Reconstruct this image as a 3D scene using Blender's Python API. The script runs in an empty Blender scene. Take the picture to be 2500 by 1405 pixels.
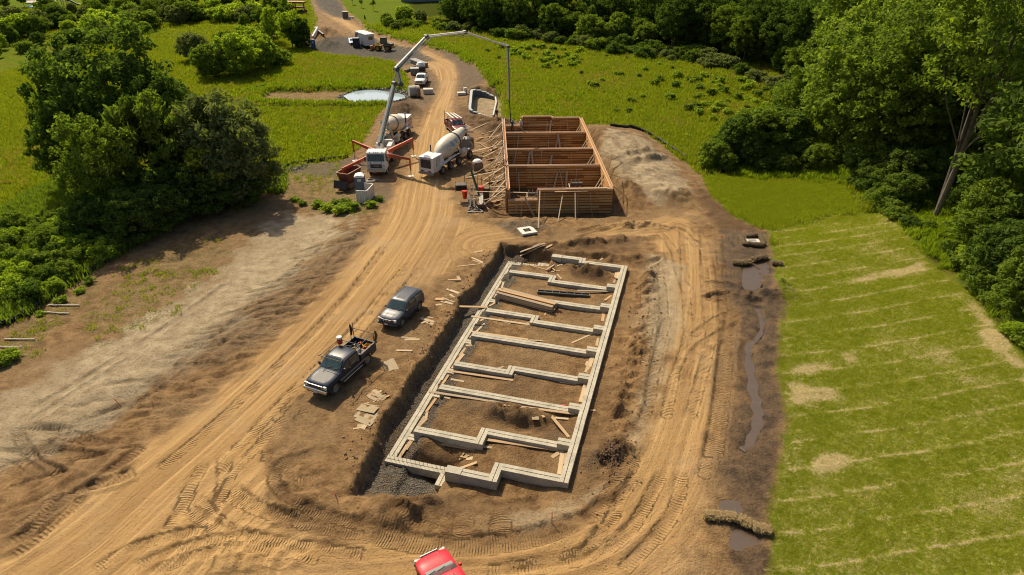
import bpy, bmesh, math, random
import numpy as np
from mathutils import Vector, Matrix, Euler
R = math.radians
random.seed(7); rng = np.random.default_rng(7)
SC = bpy.context.scene
COL = SC.collection
# ------------------------------------------------------------------ camera, sky, sun, exposure
CAM_H, PITCH, FPX, PCX, PCY = 30.0, R(29.4), 1629.0, 1250.0, 702.5
cd = bpy.data.cameras.new('camera'); cam = bpy.data.objects.new('camera', cd); COL.objects.link(cam)
cam.location = (0, 0, CAM_H); cam.rotation_euler = (R(90) - PITCH, 0, 0)
cd.sensor_width = 36.0; cd.lens = 36.0 * FPX / 2500.0; cd.clip_start = 0.5; cd.clip_end = 3000
SC.camera = cam
SUN_EL, SUN_AZ = R(46), R(-30)          # azimuth from +Y, negative to the left
W = bpy.data.worlds.new('World'); SC.world = W; W.use_nodes = True
wn = W.node_tree; bg = wn.nodes['Background']
sky = wn.nodes.new('ShaderNodeTexSky'); sky.sky_type = 'NISHITA'; sky.sun_disc = False
sky.sun_elevation = SUN_EL; sky.sun_rotation = SUN_AZ; sky.air_density = 1.0; sky.dust_density = 4.0; sky.ozone_density = 1.0
wn.links.new(sky.outputs[0], bg.inputs[0]); bg.inputs[1].default_value = 0.085
sd = bpy.data.lights.new('sun', 'SUN'); sun = bpy.data.objects.new('sun', sd); COL.objects.link(sun)
sd.energy = 4.8; sd.angle = R(0.55); sd.color = (1.0, 0.85, 0.62)
S_DIR = Vector((math.sin(SUN_AZ) * math.cos(SUN_EL), math.cos(SUN_AZ) * math.cos(SUN_EL), math.sin(SUN_EL)))
sun.rotation_euler = S_DIR.to_track_quat('Z', 'Y').to_euler(); sun.location = (-40, 80, 90)
vs = SC.view_settings; vs.view_transform = 'Standard'; vs.look = 'None'; vs.gamma = 1; vs.use_curve_mapping = False
vs.exposure = 0.25
SC.cycles.filter_width = 1.1; SC.cycles.max_bounces = 6; SC.cycles.sample_clamp_indirect = 4.0; SC.cycles.diffuse_bounces = 3; SC.cycles.transmission_bounces = 3; SC.cycles.glossy_bounces = 2
# ------------------------------------------------------------------ pixel -> place
_c, _s = math.cos(PITCH), math.sin(PITCH)
def ray(px, py):
    a = (px - PCX) / FPX; b = (PCY - py) / FPX
    return Vector((a, _c + b * _s, -_s + b * _c))
def atz(px, py, z=0.0):
    d = ray(px, py); t = (z - CAM_H) / d.z
    return Vector((d.x * t, d.y * t, z))
def at_y(px, py, y):
    d = ray(px, py); t = y / d.y
    return Vector((d.x * t, y, CAM_H + d.z * t))
def PW(pts, z=0.0): return np.array([atz(p[0], p[1], z)[:2] for p in pts])
# ------------------------------------------------------------------ noise
_lat = rng.random((256, 256))
def vnoise(x, y):
    xi = np.floor(x).astype(int); yi = np.floor(y).astype(int); fx = x - xi; fy = y - yi
    fx = fx * fx * (3 - 2 * fx); fy = fy * fy * (3 - 2 * fy)
    a = _lat[xi & 255, yi & 255]; b = _lat[(xi + 1) & 255, yi & 255]; c = _lat[xi & 255, (yi + 1) & 255]; d = _lat[(xi + 1) & 255, (yi + 1) & 255]
    return (a * (1 - fx) + b * fx) * (1 - fy) + (c * (1 - fx) + d * fx) * fy
def fbm(x, y, o=4, g=0.5):
    s = 0.0; a = 1.0; t = 0.0
    for i in range(o):
        s = s + a * vnoise(x + 17.3 * i, y - 9.1 * i); t += a; a *= g; x = x * 2.03; y = y * 2.03
    return s / t * 2 - 1
def sstep(a, b, x):
    t = np.clip((x - a) / (b - a), 0, 1); return t * t * (3 - 2 * t)
# ------------------------------------------------------------------ objects
def tag(o, label=None, cat=None, group=None, kind=None):
    if label: o['label'] = label
    if cat: o['category'] = cat
    if group: o['group'] = group
    if kind: o['kind'] = kind
    return o
def empty(name, loc=(0, 0, 0), rz=0.0, label=None, cat=None, group=None):
    o = bpy.data.objects.new(name, None); COL.objects.link(o); o.location = loc; o.rotation_euler = (0, 0, rz); o.empty_display_size = 0.3
    return tag(o, label, cat, group)
def link(name, me, parent=None, loc=None, rot=None, scale=None):
    o = bpy.data.objects.new(name, me); COL.objects.link(o)
    if parent: o.parent = parent
    if loc is not None: o.location = loc
    if rot is not None: o.rotation_euler = rot
    if scale is not None: o.scale = scale
    return o
def copy_tree(o, parent=None):
    c = o.copy(); COL.objects.link(c); c.parent = parent
    for ch in list(o.children): copy_tree(ch, c)
    return c
class MB:
    def __init__(s): s.v = []; s.f = []; s.sm = []
    def add(s, vs_, fs, smooth=False):
        b = len(s.v); s.v += [tuple(p) for p in vs_]
        for f in fs: s.f.append(tuple(i + b for i in f)); s.sm.append(smooth)
        return s
    def box(s, c, d, rot=None, taper=1.0):
        x, y, z = d[0] / 2, d[1] / 2, d[2] / 2; t = taper
        P = [Vector(p) for p in ((-x, -y, -z), (x, -y, -z), (x, y, -z), (-x, y, -z), (-x * t, -y * t, z), (x * t, -y * t, z), (x * t, y * t, z), (-x * t, y * t, z))]
        M = rot.to_matrix() if isinstance(rot, Euler) else (Euler(rot).to_matrix() if rot is not None else None)
        if M: P = [M @ p for p in P]
        c = Vector(c)
        return s.add([p + c for p in P], [(0, 3, 2, 1), (4, 5, 6, 7), (0, 1, 5, 4), (1, 2, 6, 5), (2, 3, 7, 6), (3, 0, 4, 7)])
    def beam(s, a, b, w, h, up=(0, 0, 1), w2=None, h2=None):
        a = Vector(a); b = Vector(b); d = (b - a).normalized(); up = Vector(up)
        r = d.cross(up)
        if r.length < 1e-4: r = d.cross(Vector((0, 1, 0)))
        r.normalize(); u = r.cross(d); w2 = w2 or w; h2 = h2 or h
        P = []
        for p, ww, hh in ((a, w, h), (b, w2, h2)):
            P += [p - r * ww / 2 - u * hh / 2, p + r * ww / 2 - u * hh / 2, p + r * ww / 2 + u * hh / 2, p - r * ww / 2 + u * hh / 2]
        return s.add(P, [(0, 1, 2, 3), (7, 6, 5, 4), (0, 4, 5, 1), (1, 5, 6, 2), (2, 6, 7, 3), (3, 7, 4, 0)])
    def tube(s, pts, r, n=8, r2=None, cap=True):
        pts = [Vector(p) for p in pts]; b = []; N = len(pts); fs = []
        d0 = (pts[1] - pts[0]).normalized(); ref = Vector((0, 0, 1)) if abs(d0.z) < 0.9 else Vector((1, 0, 0))
        for i, p in enumerate(pts):
            d = (pts[min(i + 1, N - 1)] - pts[max(i - 1, 0)]).normalized()
            x = d.cross(ref).normalized(); y = x.cross(d)
            rr = r[i] if isinstance(r, (list, tuple)) else (r + (r2 - r) * i / (N - 1) if r2 is not None else r)
            for k in range(n):
                a = 2 * math.pi * k / n; b.append(p + x * rr * math.cos(a) + y * rr * math.sin(a))
        for i in range(N - 1):
            for k in range(n):
                k2 = (k + 1) % n; fs.append((i * n + k, i * n + k2, (i + 1) * n + k2, (i + 1) * n + k))
        s.add(b, fs, True)
        if cap:
            s.add(b[:n], [tuple(range(n))[::-1]]); s.add(b[-n:], [tuple(range(n))])
        return s
    def lathe(s, prof, c=(0, 0, 0), axis='Y', n=24, smooth=True):   # prof: (r, h)
        c = Vector(c); P = []; fs = []
        for r_, h in prof:
            for k in range(n):
                a = 2 * math.pi * k / n; q = (r_ * math.cos(a), r_ * math.sin(a))
                P.append(c + Vector({'Z': (q[0], q[1], h), 'Y': (q[0], h, q[1]), 'X': (h, q[0], q[1])}[axis]))
        for i in range(len(prof) - 1):
            for k in range(n):
                k2 = (k + 1) % n; fs.append((i * n + k, i * n + k2, (i + 1) * n + k2, (i + 1) * n + k))
        return s.add(P, fs, smooth)
    def prism(s, poly, a, b, plane='XZ'):     # polygon in plane, extruded between a and b along the third axis
        n = len(poly); P = []
        for h in (a, b):
            for p in poly: P.append({'XZ': (p[0], h, p[1]), 'XY': (p[0], p[1], h), 'YZ': (h, p[0], p[1])}[plane])
        fs = [tuple(range(n)), tuple(range(2 * n - 1, n - 1, -1))] + [(i, i + n, (i + 1) % n + n, (i + 1) % n) for i in range(n)]
        return s.add(P, fs)
    def mesh(s, name, mat, sharp=35, fix=True):
        me = bpy.data.meshes.new(name); me.from_pydata(s.v, [], s.f)
        me.polygons.foreach_set('use_smooth', s.sm)
        if fix:
            bm = bmesh.new(); bm.from_mesh(me); bmesh.ops.recalc_face_normals(bm, faces=bm.faces); bm.to_mesh(me); bm.free()
        if any(s.sm): me.set_sharp_from_angle(angle=R(sharp))
        if mat: me.materials.append(mat)
        me.update(); return me
    def build(s, name, mat, parent=None, bevel=0.0, **k):
        o = link(name, s.mesh(name, mat, **k), parent)
        if bevel:
            m = o.modifiers.new('bevel', 'BEVEL'); m.width = bevel; m.segments = 2; m.limit_method = 'ANGLE'; m.angle_limit = R(40)
            m.harden_normals = False
        return o
# ------------------------------------------------------------------ materials
class NT:
    def __init__(s, name):
        s.m = bpy.data.materials.new(name); s.m.use_nodes = True; s.t = s.m.node_tree
        s.p = s.t.nodes['Principled BSDF']; s.out = s.t.nodes['Material Output']
    def n(s, typ, **k):
        q = s.t.nodes.new('ShaderNode' + typ)
        for a, b in k.items():
            if a.startswith('_'): setattr(q, a[1:], b)
            else:
                i = int(a[1:]) if a[0] == 'i' and a[1:].isdigit() else a
                s.set(q.inputs[i], b)
        return q
    def set(s, sock, v):
        if isinstance(v, bpy.types.NodeSocket): s.t.links.new(v, sock)
        elif v is not None:
            if isinstance(v, (tuple, list)) and len(v) == 3 and sock.type == 'RGBA': v = (*v, 1)
            sock.default_value = v
    def math(s, op, a, b=None, c=None, clamp=False):
        q = s.t.nodes.new('ShaderNodeMath'); q.operation = op; q.use_clamp = clamp
        for i, v in enumerate((a, b, c)):
            if v is not None: s.set(q.inputs[i], v)
        return q.outputs[0]
    def mix(s, f, a, b, blend='MIX'):
        q = s.t.nodes.new('ShaderNodeMix'); q.data_type = 'RGBA'; q.blend_type = blend
        s.set(q.inputs[0], f); s.set(q.inputs[6], a); s.set(q.inputs[7], b); return q.outputs[2]
    def noise(s, vec, scale, detail=4, rough=0.55, dim='3D', dist=0.0):
        q = s.n('TexNoise', _noise_dimensions=dim, Scale=scale, Detail=detail, Roughness=rough, Distortion=dist)
        if vec is not None: s.set(q.inputs['Vector'], vec)
        return q.outputs['Fac']
    def ramp(s, f, *stops):
        q = s.t.nodes.new('ShaderNodeValToRGB'); e = q.color_ramp.elements
        while len(e) < len(stops): e.new(0.5)
        for i, (p, c) in enumerate(stops):
            e[i].position = p; e[i].color = (*c, 1) if len(c) == 3 else c
        s.set(q.inputs[0], f); return q.outputs[0]
    def rng(s, f, a, b, c=0.0, d=1.0):
        q = s.t.nodes.new('ShaderNodeMapRange'); s.set(q.inputs[0], f)
        for i, v in enumerate((a, b, c, d)): q.inputs[i + 1].default_value = v
        return q.outputs[0]
    def attr(s, name): return s.n('Attribute', _attribute_name=name)
    def coord(s, which='Object'): return s.n('TexCoord').outputs[which]
    def scaled(s, vec, sc, rot=(0, 0, 0)):
        return s.n('Mapping', Vector=vec, Scale=sc, Rotation=rot).outputs[0]
    def bump(s, h, strength=0.4, dist=0.05, normal=None):
        q = s.n('Bump', Strength=strength, Distance=dist, Height=h)
        if normal is not None: s.set(q.inputs['Normal'], normal)
        return q.outputs[0]
    def fin(s, col=None, rough=None, metal=None, normal=None, spec=None):
        for k, v in (('Base Color', col), ('Roughness', rough), ('Metallic', metal), ('Normal', normal), ('Specular IOR Level', spec)):
            if v is not None: s.set(s.p.inputs[k], v)
        return s.m
_M = {}
def simple(name, col, rough=0.6, metal=0.0, var=0.15, scale=6.0, dirt=0.0, bump=0.0, spec=0.5, coat=0.0, rvar=0.1):
    """one plain material with noise-driven tone, wear and dust"""
    if name in _M: return _M[name]
    t = NT(name); co = t.coord('Object'); n1 = t.noise(co, scale, 5); oi = t.n('ObjectInfo').outputs['Random']
    lo = tuple(c * (1 - var) for c in col); hi = tuple(min(1, c * (1 + var)) for c in col)
    c = t.mix(t.rng(n1, 0.3, 0.7), lo, hi)
    if dirt:
        geo = t.n('NewGeometry'); z = t.n('SeparateXYZ', Vector=co).outputs[2]
        d = t.math('MULTIPLY', t.rng(t.noise(co, 3.1, 6, 0.65), 0.42, 0.72), dirt, clamp=True)
        c = t.mix(d, c, (0.30, 0.21, 0.12))
        rr = t.mix(d, (rough,) * 3, (0.9,) * 3)
    else: rr = t.rng(n1, 0.2, 0.8, max(0, rough - rvar), min(1, rough + rvar))
    t.fin(c, rr, metal, t.bump(t.noise(co, scale * 6, 3), bump, 0.02) if bump else None, spec)
    if coat: t.p.inputs['Coat Weight'].default_value = coat; t.p.inputs['Coat Roughness'].default_value = 0.085
    _M[name] = t.m; return t.m
def wood(name, cols, grain=18.0, rough=0.8):
    if name in _M: return _M[name]
    t = NT(name); co = t.coord('Object'); oi = t.n('ObjectInfo'); rnd = oi.outputs['Random']
    off = t.n('VectorMath', _operation='ADD'); t.set(off.inputs[0], co)
    t.set(off.inputs[1], t.n('CombineXYZ', X=t.math('MULTIPLY', rnd, 37.0), Y=t.math('MULTIPLY', rnd, 11.0), Z=0.0).outputs[0])
    sc = t.scaled(off.outputs[0], (1.2, grain, grain))
    g = t.noise(sc, 1.0, 6, 0.6); base = t.ramp(rnd, *[(i / (len(cols) - 1), c) for i, c in enumerate(cols)])
    c = t.mix(t.rng(g, 0.35, 0.7, 0.0, 0.55), base, t.mix(1.0, base, (0.55, 0.45, 0.36), 'MULTIPLY'))
    st = t.noise(off.outputs[0], 1.6, 4, 0.6); c = t.mix(t.rng(st, 0.56, 0.72, 0, 0.45), c, (0.33, 0.30, 0.25))
    t.fin(c, rough, normal=t.bump(g, 0.25, 0.01), spec=0.25); _M[name] = t.m; return t.m
def glass(name='glass', tint=(0.02, 0.035, 0.035)):
    if name in _M: return _M[name]
    t = NT(name); co = t.coord('Object'); n = t.noise(co, 2.3, 3)
    t.fin(t.mix(n, tint, tuple(c * 2.6 for c in tint)), 0.06, spec=0.8); _M[name] = t.m; return t.m
# ------------------------------------------------------------------ terrain: base relief
def base(x, y):
    xb = 13.6 + (y - 22.8) * 0.29
    r = 2.3 * sstep(0.0, 22.0, x - xb) * (1 - sstep(78, 105, y))
    xl = np.where(y < 62, -27.5 + (y - 24.5) * 0.307, -16.0 - (y - 62) * 0.06)
    l = -0.75 * sstep(0.3, 7.5, xl - x) * (1 - 0.5 * sstep(85, 120, y))
    far = 1.6 * sstep(150, 300, y) + 0.8 * sstep(-6, 12, x - 0.28 * (y - 30)) * (1 - sstep(58, 68, y))
    return r + l + far
def atb(px, py, dz=0.0):
    z = 0.0
    for _ in range(12):
        p = atz(px, py, z + dz); z = float(base(np.float64(p.x), np.float64(p.y)))
    return Vector((p.x, p.y, z + dz))
def PB(pts): return np.array([atb(*p)[:2] for p in pts])
# foundation frame: u runs from the right wall to the left, v away from the camera
FA = R(15.54); FO = np.array((3.46, 30.01)); FV = np.array((math.sin(FA), math.cos(FA))); FU = np.array((-FV[1], FV[0]))
FS = 0.964; FO = FO * FS
def fuv(u, v, z=0.0): p = FO + (FU * u + FV * v) * FS; return Vector((p[0], p[1], z))
# formwork frame: u to the right, v away
GO = np.array((-0.62, 72.05)); GA = R(1.75); GV = np.array((-math.sin(GA), math.cos(GA))); GU = np.array((GV[1], -GV[0]))
def guv(u, v, z=0.0): p = GO + GU * u + GV * v; return Vector((p[0], p[1], z))
# grid
def axis(segs):
    a = []
    for s0, s1, d in segs: a.append(np.arange(s0, s1, d))
    return np.concatenate(a + [[segs[-1][1]]])
XS = axis([(-420, -150, 6), (-150, -62, 1.2), (-62, -34, 0.4), (-34, 30, 0.16), (30, 62, 0.4), (62, 150, 1.2), (150, 420, 6)])
YS = axis([(-40, 16, 2.0), (16, 68, 0.16), (68, 112, 0.26), (112, 150, 0.5), (150, 300, 1.6), (300, 640, 8)])
X, Y = np.meshgrid(XS, YS)
BIG = 50.0
def sdf(poly, pad=8.0, X=None, Y=None):
    X = globals()['X'] if X is None else X; Y = globals()['Y'] if Y is None else Y
    out = np.full(X.shape, BIG)
    m = (X > poly[:, 0].min() - pad) & (X < poly[:, 0].max() + pad) & (Y > poly[:, 1].min() - pad) & (Y < poly[:, 1].max() + pad)
    if not m.any(): return out
    px, py = X[m], Y[m]; d = np.full(px.shape, 1e9); ins = np.zeros(px.shape, bool); n = len(poly)
    for i in range(n):
        ax, ay = poly[i]; bx, by = poly[(i + 1) % n]; ex, ey = bx - ax, by - ay; L = ex * ex + ey * ey + 1e-12
        t = np.clip(((px - ax) * ex + (py - ay) * ey) / L, 0, 1); d = np.minimum(d, (px - ax - t * ex) ** 2 + (py - ay - t * ey) ** 2)
        c = ((ay > py) != (by > py)) & (px < (bx - ax) * (py - ay) / (by - ay + 1e-12) + ax); ins ^= c
    d = np.sqrt(d); out[m] = np.where(ins, -d, d); return out
def stline(pts, wid):      # nearest point on a polyline: along, across
    S = np.zeros(X.shape); T = np.full(X.shape, BIG)
    m = (X > pts[:, 0].min() - wid) & (X < pts[:, 0].max() + wid) & (Y > pts[:, 1].min() - wid) & (Y < pts[:, 1].max() + wid)
    px, py = X[m], Y[m]; bs = np.zeros(px.shape); bt = np.full(px.shape, BIG); acc = 0.0
    for i in range(len(pts) - 1):
        ax, ay = pts[i]; ex, ey = pts[i + 1] - pts[i]; L = math.hypot(ex, ey) + 1e-9
        t = np.clip(((px - ax) * ex + (py - ay) * ey) / L, 0, L); qx = px - ax - ex / L * t; qy = py - ay - ey / L * t
        d = np.hypot(qx, qy) * np.sign(ex * qy - ey * qx + 1e-12); k = np.abs(d) < np.abs(bt); bt[k] = d[k]; bs[k] = (acc + t)[k]; acc += L
    S[m] = bs; T[m] = bt; return S, T
def smooth_line(pts, n=6):
    pts = np.asarray(pts, float); out = []
    for i in range(len(pts) - 1):
        p0, p1, p2, p3 = pts[max(i - 1, 0)], pts[i], pts[i + 1], pts[min(i + 2, len(pts) - 1)]
        for t in np.linspace(0, 1, n, endpoint=False):
            out.append(0.5 * ((2 * p1) + (-p0 + p2) * t + (2 * p0 - 5 * p1 + 4 * p2 - p3) * t * t + (-p0 + 3 * p1 - 3 * p2 + p3) * t ** 3))
    out.append(pts[-1]); return np.array(out)
Z = base(X, Y)
n_big = fbm(X * 0.05, Y * 0.05, 3); n_mid = fbm(X * 0.35 + 40, Y * 0.35, 4); n_fine = fbm(X * 1.6, Y * 1.6 + 90, 4, 0.6); n_edge = fbm(X * 0.8 + 7, Y * 0.8, 3)
Z = Z + n_big * 0.18 + n_mid * 0.05
# ------------------------------------------------------------------ zones
def zone(px_poly, soft=0.5, rough=0.6, conv=PB):
    s = sdf(conv(px_poly) if conv else np.asarray(px_poly)); return 1 - sstep(-soft, soft, s + n_edge * rough)
SITE = [(-700, 1500), (-300, 960), (0, 795), (60, 772), (150, 708), (260, 642), (400, 562), (520, 502), (640, 472), (690, 470), (700, 420), (760, 400), (850, 388), (880, 360), (900, 325), (915, 290), (960, 245), (1000, 215), (985, 180), (960, 150), (900, 142), (800, 133), (762, 124), (735, 112), (762, 85), (775, 50), (760, 10), (750, -20),
        (815, -20), (850, 30), (900, 66), (960, 92), (1040, 112), (1100, 130), (1160, 160), (1192, 198), (1205, 212), (1220, 285), (1270, 300), (1430, 306), (1500, 308), (1560, 325), (1625, 362), (1672, 400), (1715, 428), (1745, 482), (1800, 532), (1880, 562), (1900, 700), (1926, 745), (1908, 800), (1902, 900), (1926, 1050), (1905, 1150), (1878, 1250), (1892, 1330), (1860, 1500), (1840, 1900), (-700, 1900)]
s_site = sdf(PB(SITE), 14)
site = 1 - sstep(-0.35, 0.35, s_site + n_edge * 0.5 + n_fine * 0.25)
ROAD = [(-300, 1560), (0, 1350), (120, 1268), (250, 1165), (400, 1065), (560, 935), (700, 805), (800, 705), (880, 600), (935, 520), (965, 465), (1000, 430), (1005, 350), (1035, 300), (1052, 262), (1066, 232), (1074, 200), (1058, 176), (1030, 155), (990, 138), (930, 112), (860, 78), (800, 40), (765, 12),
        (800, 16), (850, 52), (910, 86), (990, 112), (1060, 132), (1108, 155), (1118, 182), (1108, 235), (1100, 285), (1100, 340), (1068, 430), (1100, 470), (1120, 520), (1080, 575), (1010, 650), (930, 770), (800, 905), (690, 1000), (640, 1120), (660, 1250), (780, 1330), (820, 1500), (-200, 1700)]
ROAD2 = [(1590, 570), (1680, 525), (1735, 620), (1750, 800), (1745, 1000), (1715, 1200), (1680, 1500), (700, 1500), (760, 1330), (1000, 1318), (1200, 1335), (1400, 1285), (1515, 1180), (1560, 1080), (1610, 950), (1650, 800), (1630, 650)]
ROAD3 = [(990, 570), (1100, 520), (1180, 545), (1300, 590), (1500, 552), (1620, 528), (1690, 520), (1640, 585), (1540, 578), (1400, 592), (1250, 598), (1130, 630), (1050, 690), (950, 740)]
road = np.maximum.reduce([zone(ROAD, 0.7, 0.8), zone(ROAD2, 0.9, 1.2) * 0.85, zone(ROAD3, 0.9, 1.2) * 0.8]) * site
pale = np.maximum.reduce([zone([(-60, 1010), (120, 905), (260, 830), (420, 735), (560, 655), (640, 560), (700, 520), (820, 530), (850, 560), (720, 660), (560, 790), (380, 930), (150, 1080), (-60, 1180)], 1.2, 2.2),
                          zone([(1480, 330), (1560, 345), (1640, 400), (1690, 470), (1600, 500), (1520, 440), (1470, 380)], 0.8, 1.2), 0.8 * zone([(1590, 620), (1660, 640), (1650, 800), (1600, 950), (1560, 1100), (1540, 1060), (1590, 900), (1570, 760)], 0.9, 1.0),
                          0.7 * zone([(1240, 1270), (1400, 1200), (1480, 1170), (1400, 1250), (1300, 1300)], 0.5, 0.6)]) * site
gravel = np.maximum.reduce([zone([(765, 128), (770, 100), (840, 92), (900, 90), (1010, 118), (1060, 150), (990, 160), (960, 148), (880, 140)], 1.2, 1.4), zone([(755, -30), (815, -30), (838, 25), (848, 48), (810, 40), (775, 20)], 1.5, 1.0),
                            0.55 * zone([(1060, 122), (1110, 132), (1160, 160), (1190, 196), (1150, 215), (1112, 240), (1122, 190), (1112, 156)], 0.9, 0.8), 0.45 * zone([(1010, 150), (1055, 178), (1070, 205), (1055, 250), (1000, 300), (940, 300), (1000, 240), (1040, 215)], 1.0, 1.6),
                            0.6 * zone([(700, 405), (870, 385), (910, 400), (880, 430), (700, 425)], 0.5, 0.6), 0.5 * zone([(860, 445), (950, 440), (960, 480), (930, 500), (880, 480)], 0.5, 0.6), 0.6 * zone([(1210, 545), (1300, 540), (1340, 560), (1260, 580)], 0.4, 0.6),
                            0.28 * zone([(590, 745), (860, 560), (900, 560), (850, 640), (640, 820), (300, 1010), (80, 1130), (280, 960)], 1.0, 1.6)]) * site
wet = zone([(1770, 560), (1885, 565), (1905, 700), (1920, 750), (1905, 900), (1925, 1050), (1900, 1150), (1875, 1260), (1890, 1340), (1860, 1500), (1790, 1500), (1800, 1300), (1760, 1150), (1800, 1000), (1830, 850), (1790, 760), (1760, 650)], 0.8, 1.0) * site
straw_z = zone([(1885, 566), (2000, 532), (2165, 519), (2260, 632), (2372, 722), (2445, 812), (2500, 882), (2760, 1120), (2800, 1500), (1860, 1500), (1892, 1330), (1878, 1250), (1905, 1150), (1926, 1050), (1902, 900), (1908, 800), (1926, 745), (1900, 700)], 0.25, 0.35)
lawn_z = zone([(1715, 428), (1860, 426), (2050, 440), (2110, 515), (1995, 528), (1880, 562), (1800, 532), (1745, 482)], 0.3, 0.5) * (1 - straw_z)
flawn_z = np.maximum(zone([(800, -40), (870, 48), (905, 62), (960, 50), (1070, 40), (1300, -40)], 1.0, 1.0), zone([(-200, 34), (40, 22), (200, 14), (330, -40), (-300, -40)], 2.0, 2.0)) * (1 - site)
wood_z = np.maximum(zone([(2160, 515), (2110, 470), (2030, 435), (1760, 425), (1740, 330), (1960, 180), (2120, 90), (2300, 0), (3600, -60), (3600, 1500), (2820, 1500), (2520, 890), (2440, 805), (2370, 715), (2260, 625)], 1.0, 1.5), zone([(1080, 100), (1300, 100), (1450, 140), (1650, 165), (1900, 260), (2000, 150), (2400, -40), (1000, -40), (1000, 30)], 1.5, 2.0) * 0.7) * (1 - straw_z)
dark = np.maximum.reduce([zone([(1470, 1075), (1510, 1068), (1532, 1100), (1520, 1140), (1480, 1140), (1455, 1110)], 0.3, 0.4), 0.8 * zone([(930, 300), (965, 245), (1005, 240), (1020, 275), (975, 300)], 0.5, 0.6), 0.7 * zone([(1120, 255), (1200, 285), (1270, 300), (1240, 330), (1180, 330), (1120, 300)], 0.6, 0.9),
                          0.8 * zone([(1690, 430), (1745, 482), (1810, 535), (1880, 570), (1820, 560), (1760, 570), (1700, 470)], 0.6, 0.8), 0.5 * zone([(920, 1205), (1100, 1200), (1250, 1215), (1330, 1220), (1200, 1260), (1050, 1250), (900, 1270)], 0.5, 1.0), 0.5 * zone([(1200, 590), (1420, 570), (1560, 580), (1570, 640), (1540, 620), (1240, 620)], 0.5, 0.7)]) * site
sparse = np.maximum.reduce([0.75 * zone([(230, 735), (330, 650), (470, 575), (570, 590), (520, 670), (380, 770), (250, 840), (180, 830)], 1.0, 2.2), 0.9 * zone([(0, 800), (150, 715), (230, 680), (250, 720), (130, 800), (60, 880), (0, 905)], 0.7, 1.2), 0.95 * zone([(690, 475), (700, 425), (760, 402), (830, 392), (850, 440), (830, 475), (760, 500)], 0.6, 1.2),
                            0.95 * zone([(700, 490), (790, 480), (870, 470), (935, 475), (925, 520), (840, 535), (740, 510)], 0.4, 0.7), 0.5 * zone([(520, 510), (640, 478), (690, 490), (600, 520)], 0.6, 1.0), 0.6 * zone([(590, 235), (640, 222), (840, 222), (860, 250), (700, 252)], 0.6, 0.8)])
pondbasin = zone([(630, 246), (650, 224), (840, 219), (870, 228), (850, 250), (700, 251)], 0.8, 0.8)
grass = np.clip(1 - site - 0.85 * pondbasin, 0, 1)
# ------------------------------------------------------------------ relief: pit, pads, mounds, ruts
U = ((X - FO[0]) * FU[0] + (Y - FO[1]) * FU[1]) / FS; V = ((X - FO[0]) * FV[0] + (Y - FO[1]) * FV[1]) / FS
near_fo = (np.abs(U - 6) < 16) & (np.abs(V - 15) < 26)
floor = -0.12 - 0.22 * sstep(0.4, 1.6, U) - 0.56 * sstep(10.7, 11.1, U + n_edge * 0.2) - 0.26 * sstep(11.9, 12.3, U) - 0.82 * sstep(7.75, 8.0, U) * (1 - sstep(0.35, 1.0, V)) * (1 - sstep(10.5, 11.1, U))
floor = floor - 0.82 * sstep(7.75, 8.0, U) * sstep(28.8, 29.3, V) * (1 - sstep(10.5, 11.1, U))
eL = U - 13.3 + 0.75 * (1 - sstep(-1, 5, V)) - 0.3 * n_edge - 0.4 * n_mid; eR = -1.3 - U + 0.5 * n_edge; eN = -1.35 - 0.85 * sstep(6.8, 7.6, U) - V + 0.4 * n_edge; eF = V - 31.6 - 0.5 * n_edge
bank = np.maximum.reduce([sstep(0, 0.7, eL), sstep(0, 2.3, eR + 0.35 * n_fine), sstep(0, 2.2, eN), sstep(0, 1.0, eF)])
pit = np.where(near_fo, 1 - bank, 0.0)
Z = Z * (1 - pit) + (floor + n_mid * 0.10 + n_edge * 0.05 + n_fine * 0.045) * pit
lip = np.where(near_fo, np.exp(-((bank - 0.93) / 0.12) ** 2) * (bank < 0.9999), 0)
Z += lip * (0.12 + 0.18 * n_edge) * (1 - sstep(-5, -1, -V) * 0.5)
grv = np.where(near_fo, bank * (1 - bank) * 4, 0); Z += grv * ((vnoise(V * 2.6 + 9, U * 0.7) - 0.5) * 0.42 + n_fine * 0.16)
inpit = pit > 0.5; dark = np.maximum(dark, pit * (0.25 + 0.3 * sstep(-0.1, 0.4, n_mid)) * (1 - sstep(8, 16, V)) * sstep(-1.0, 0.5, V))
for _q in ([(1010, 1085), (1090, 1095), (1130, 1120), (1100, 1140), (1020, 1125)], [(1225, 1000), (1290, 1010), (1370, 1045), (1360, 1065), (1270, 1045), (1220, 1025)], [(1380, 650), (1440, 660), (1490, 685), (1470, 695), (1400, 680)]):
    dark = np.maximum(dark, 0.8 * zone(_q, 0.5, 0.5, lambda p: PW(p, -.35)))
pgravel = np.where(near_fo, pit * np.maximum.reduce([sstep(10.2, 10.8, U + n_edge * 0.5) , sstep(8.0, 8.6, U) * (1 - sstep(-0.4, 0.3, V)), 0.5 * (sstep(0.1, 0.5, n_mid) * sstep(0.1, 0.5, n_edge))]), 0)
gravel = np.maximum(gravel, pgravel * 0.95)
def bump_at(px, py, r, h, rough=0.35, z=0.0, el=1.0, ang=0.0):
    global Z
    p = atz(px, py, z); c, s = math.cos(ang), math.sin(ang); dx, dy = X - p.x, Y - p.y
    q = np.hypot((dx * c + dy * s) / el, -dx * s + dy * c) / r; Z = Z + h * np.exp(-(q ** 2) * 1.4) * (1 + rough * n_edge * 2 + rough * n_fine * 1.2)
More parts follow.
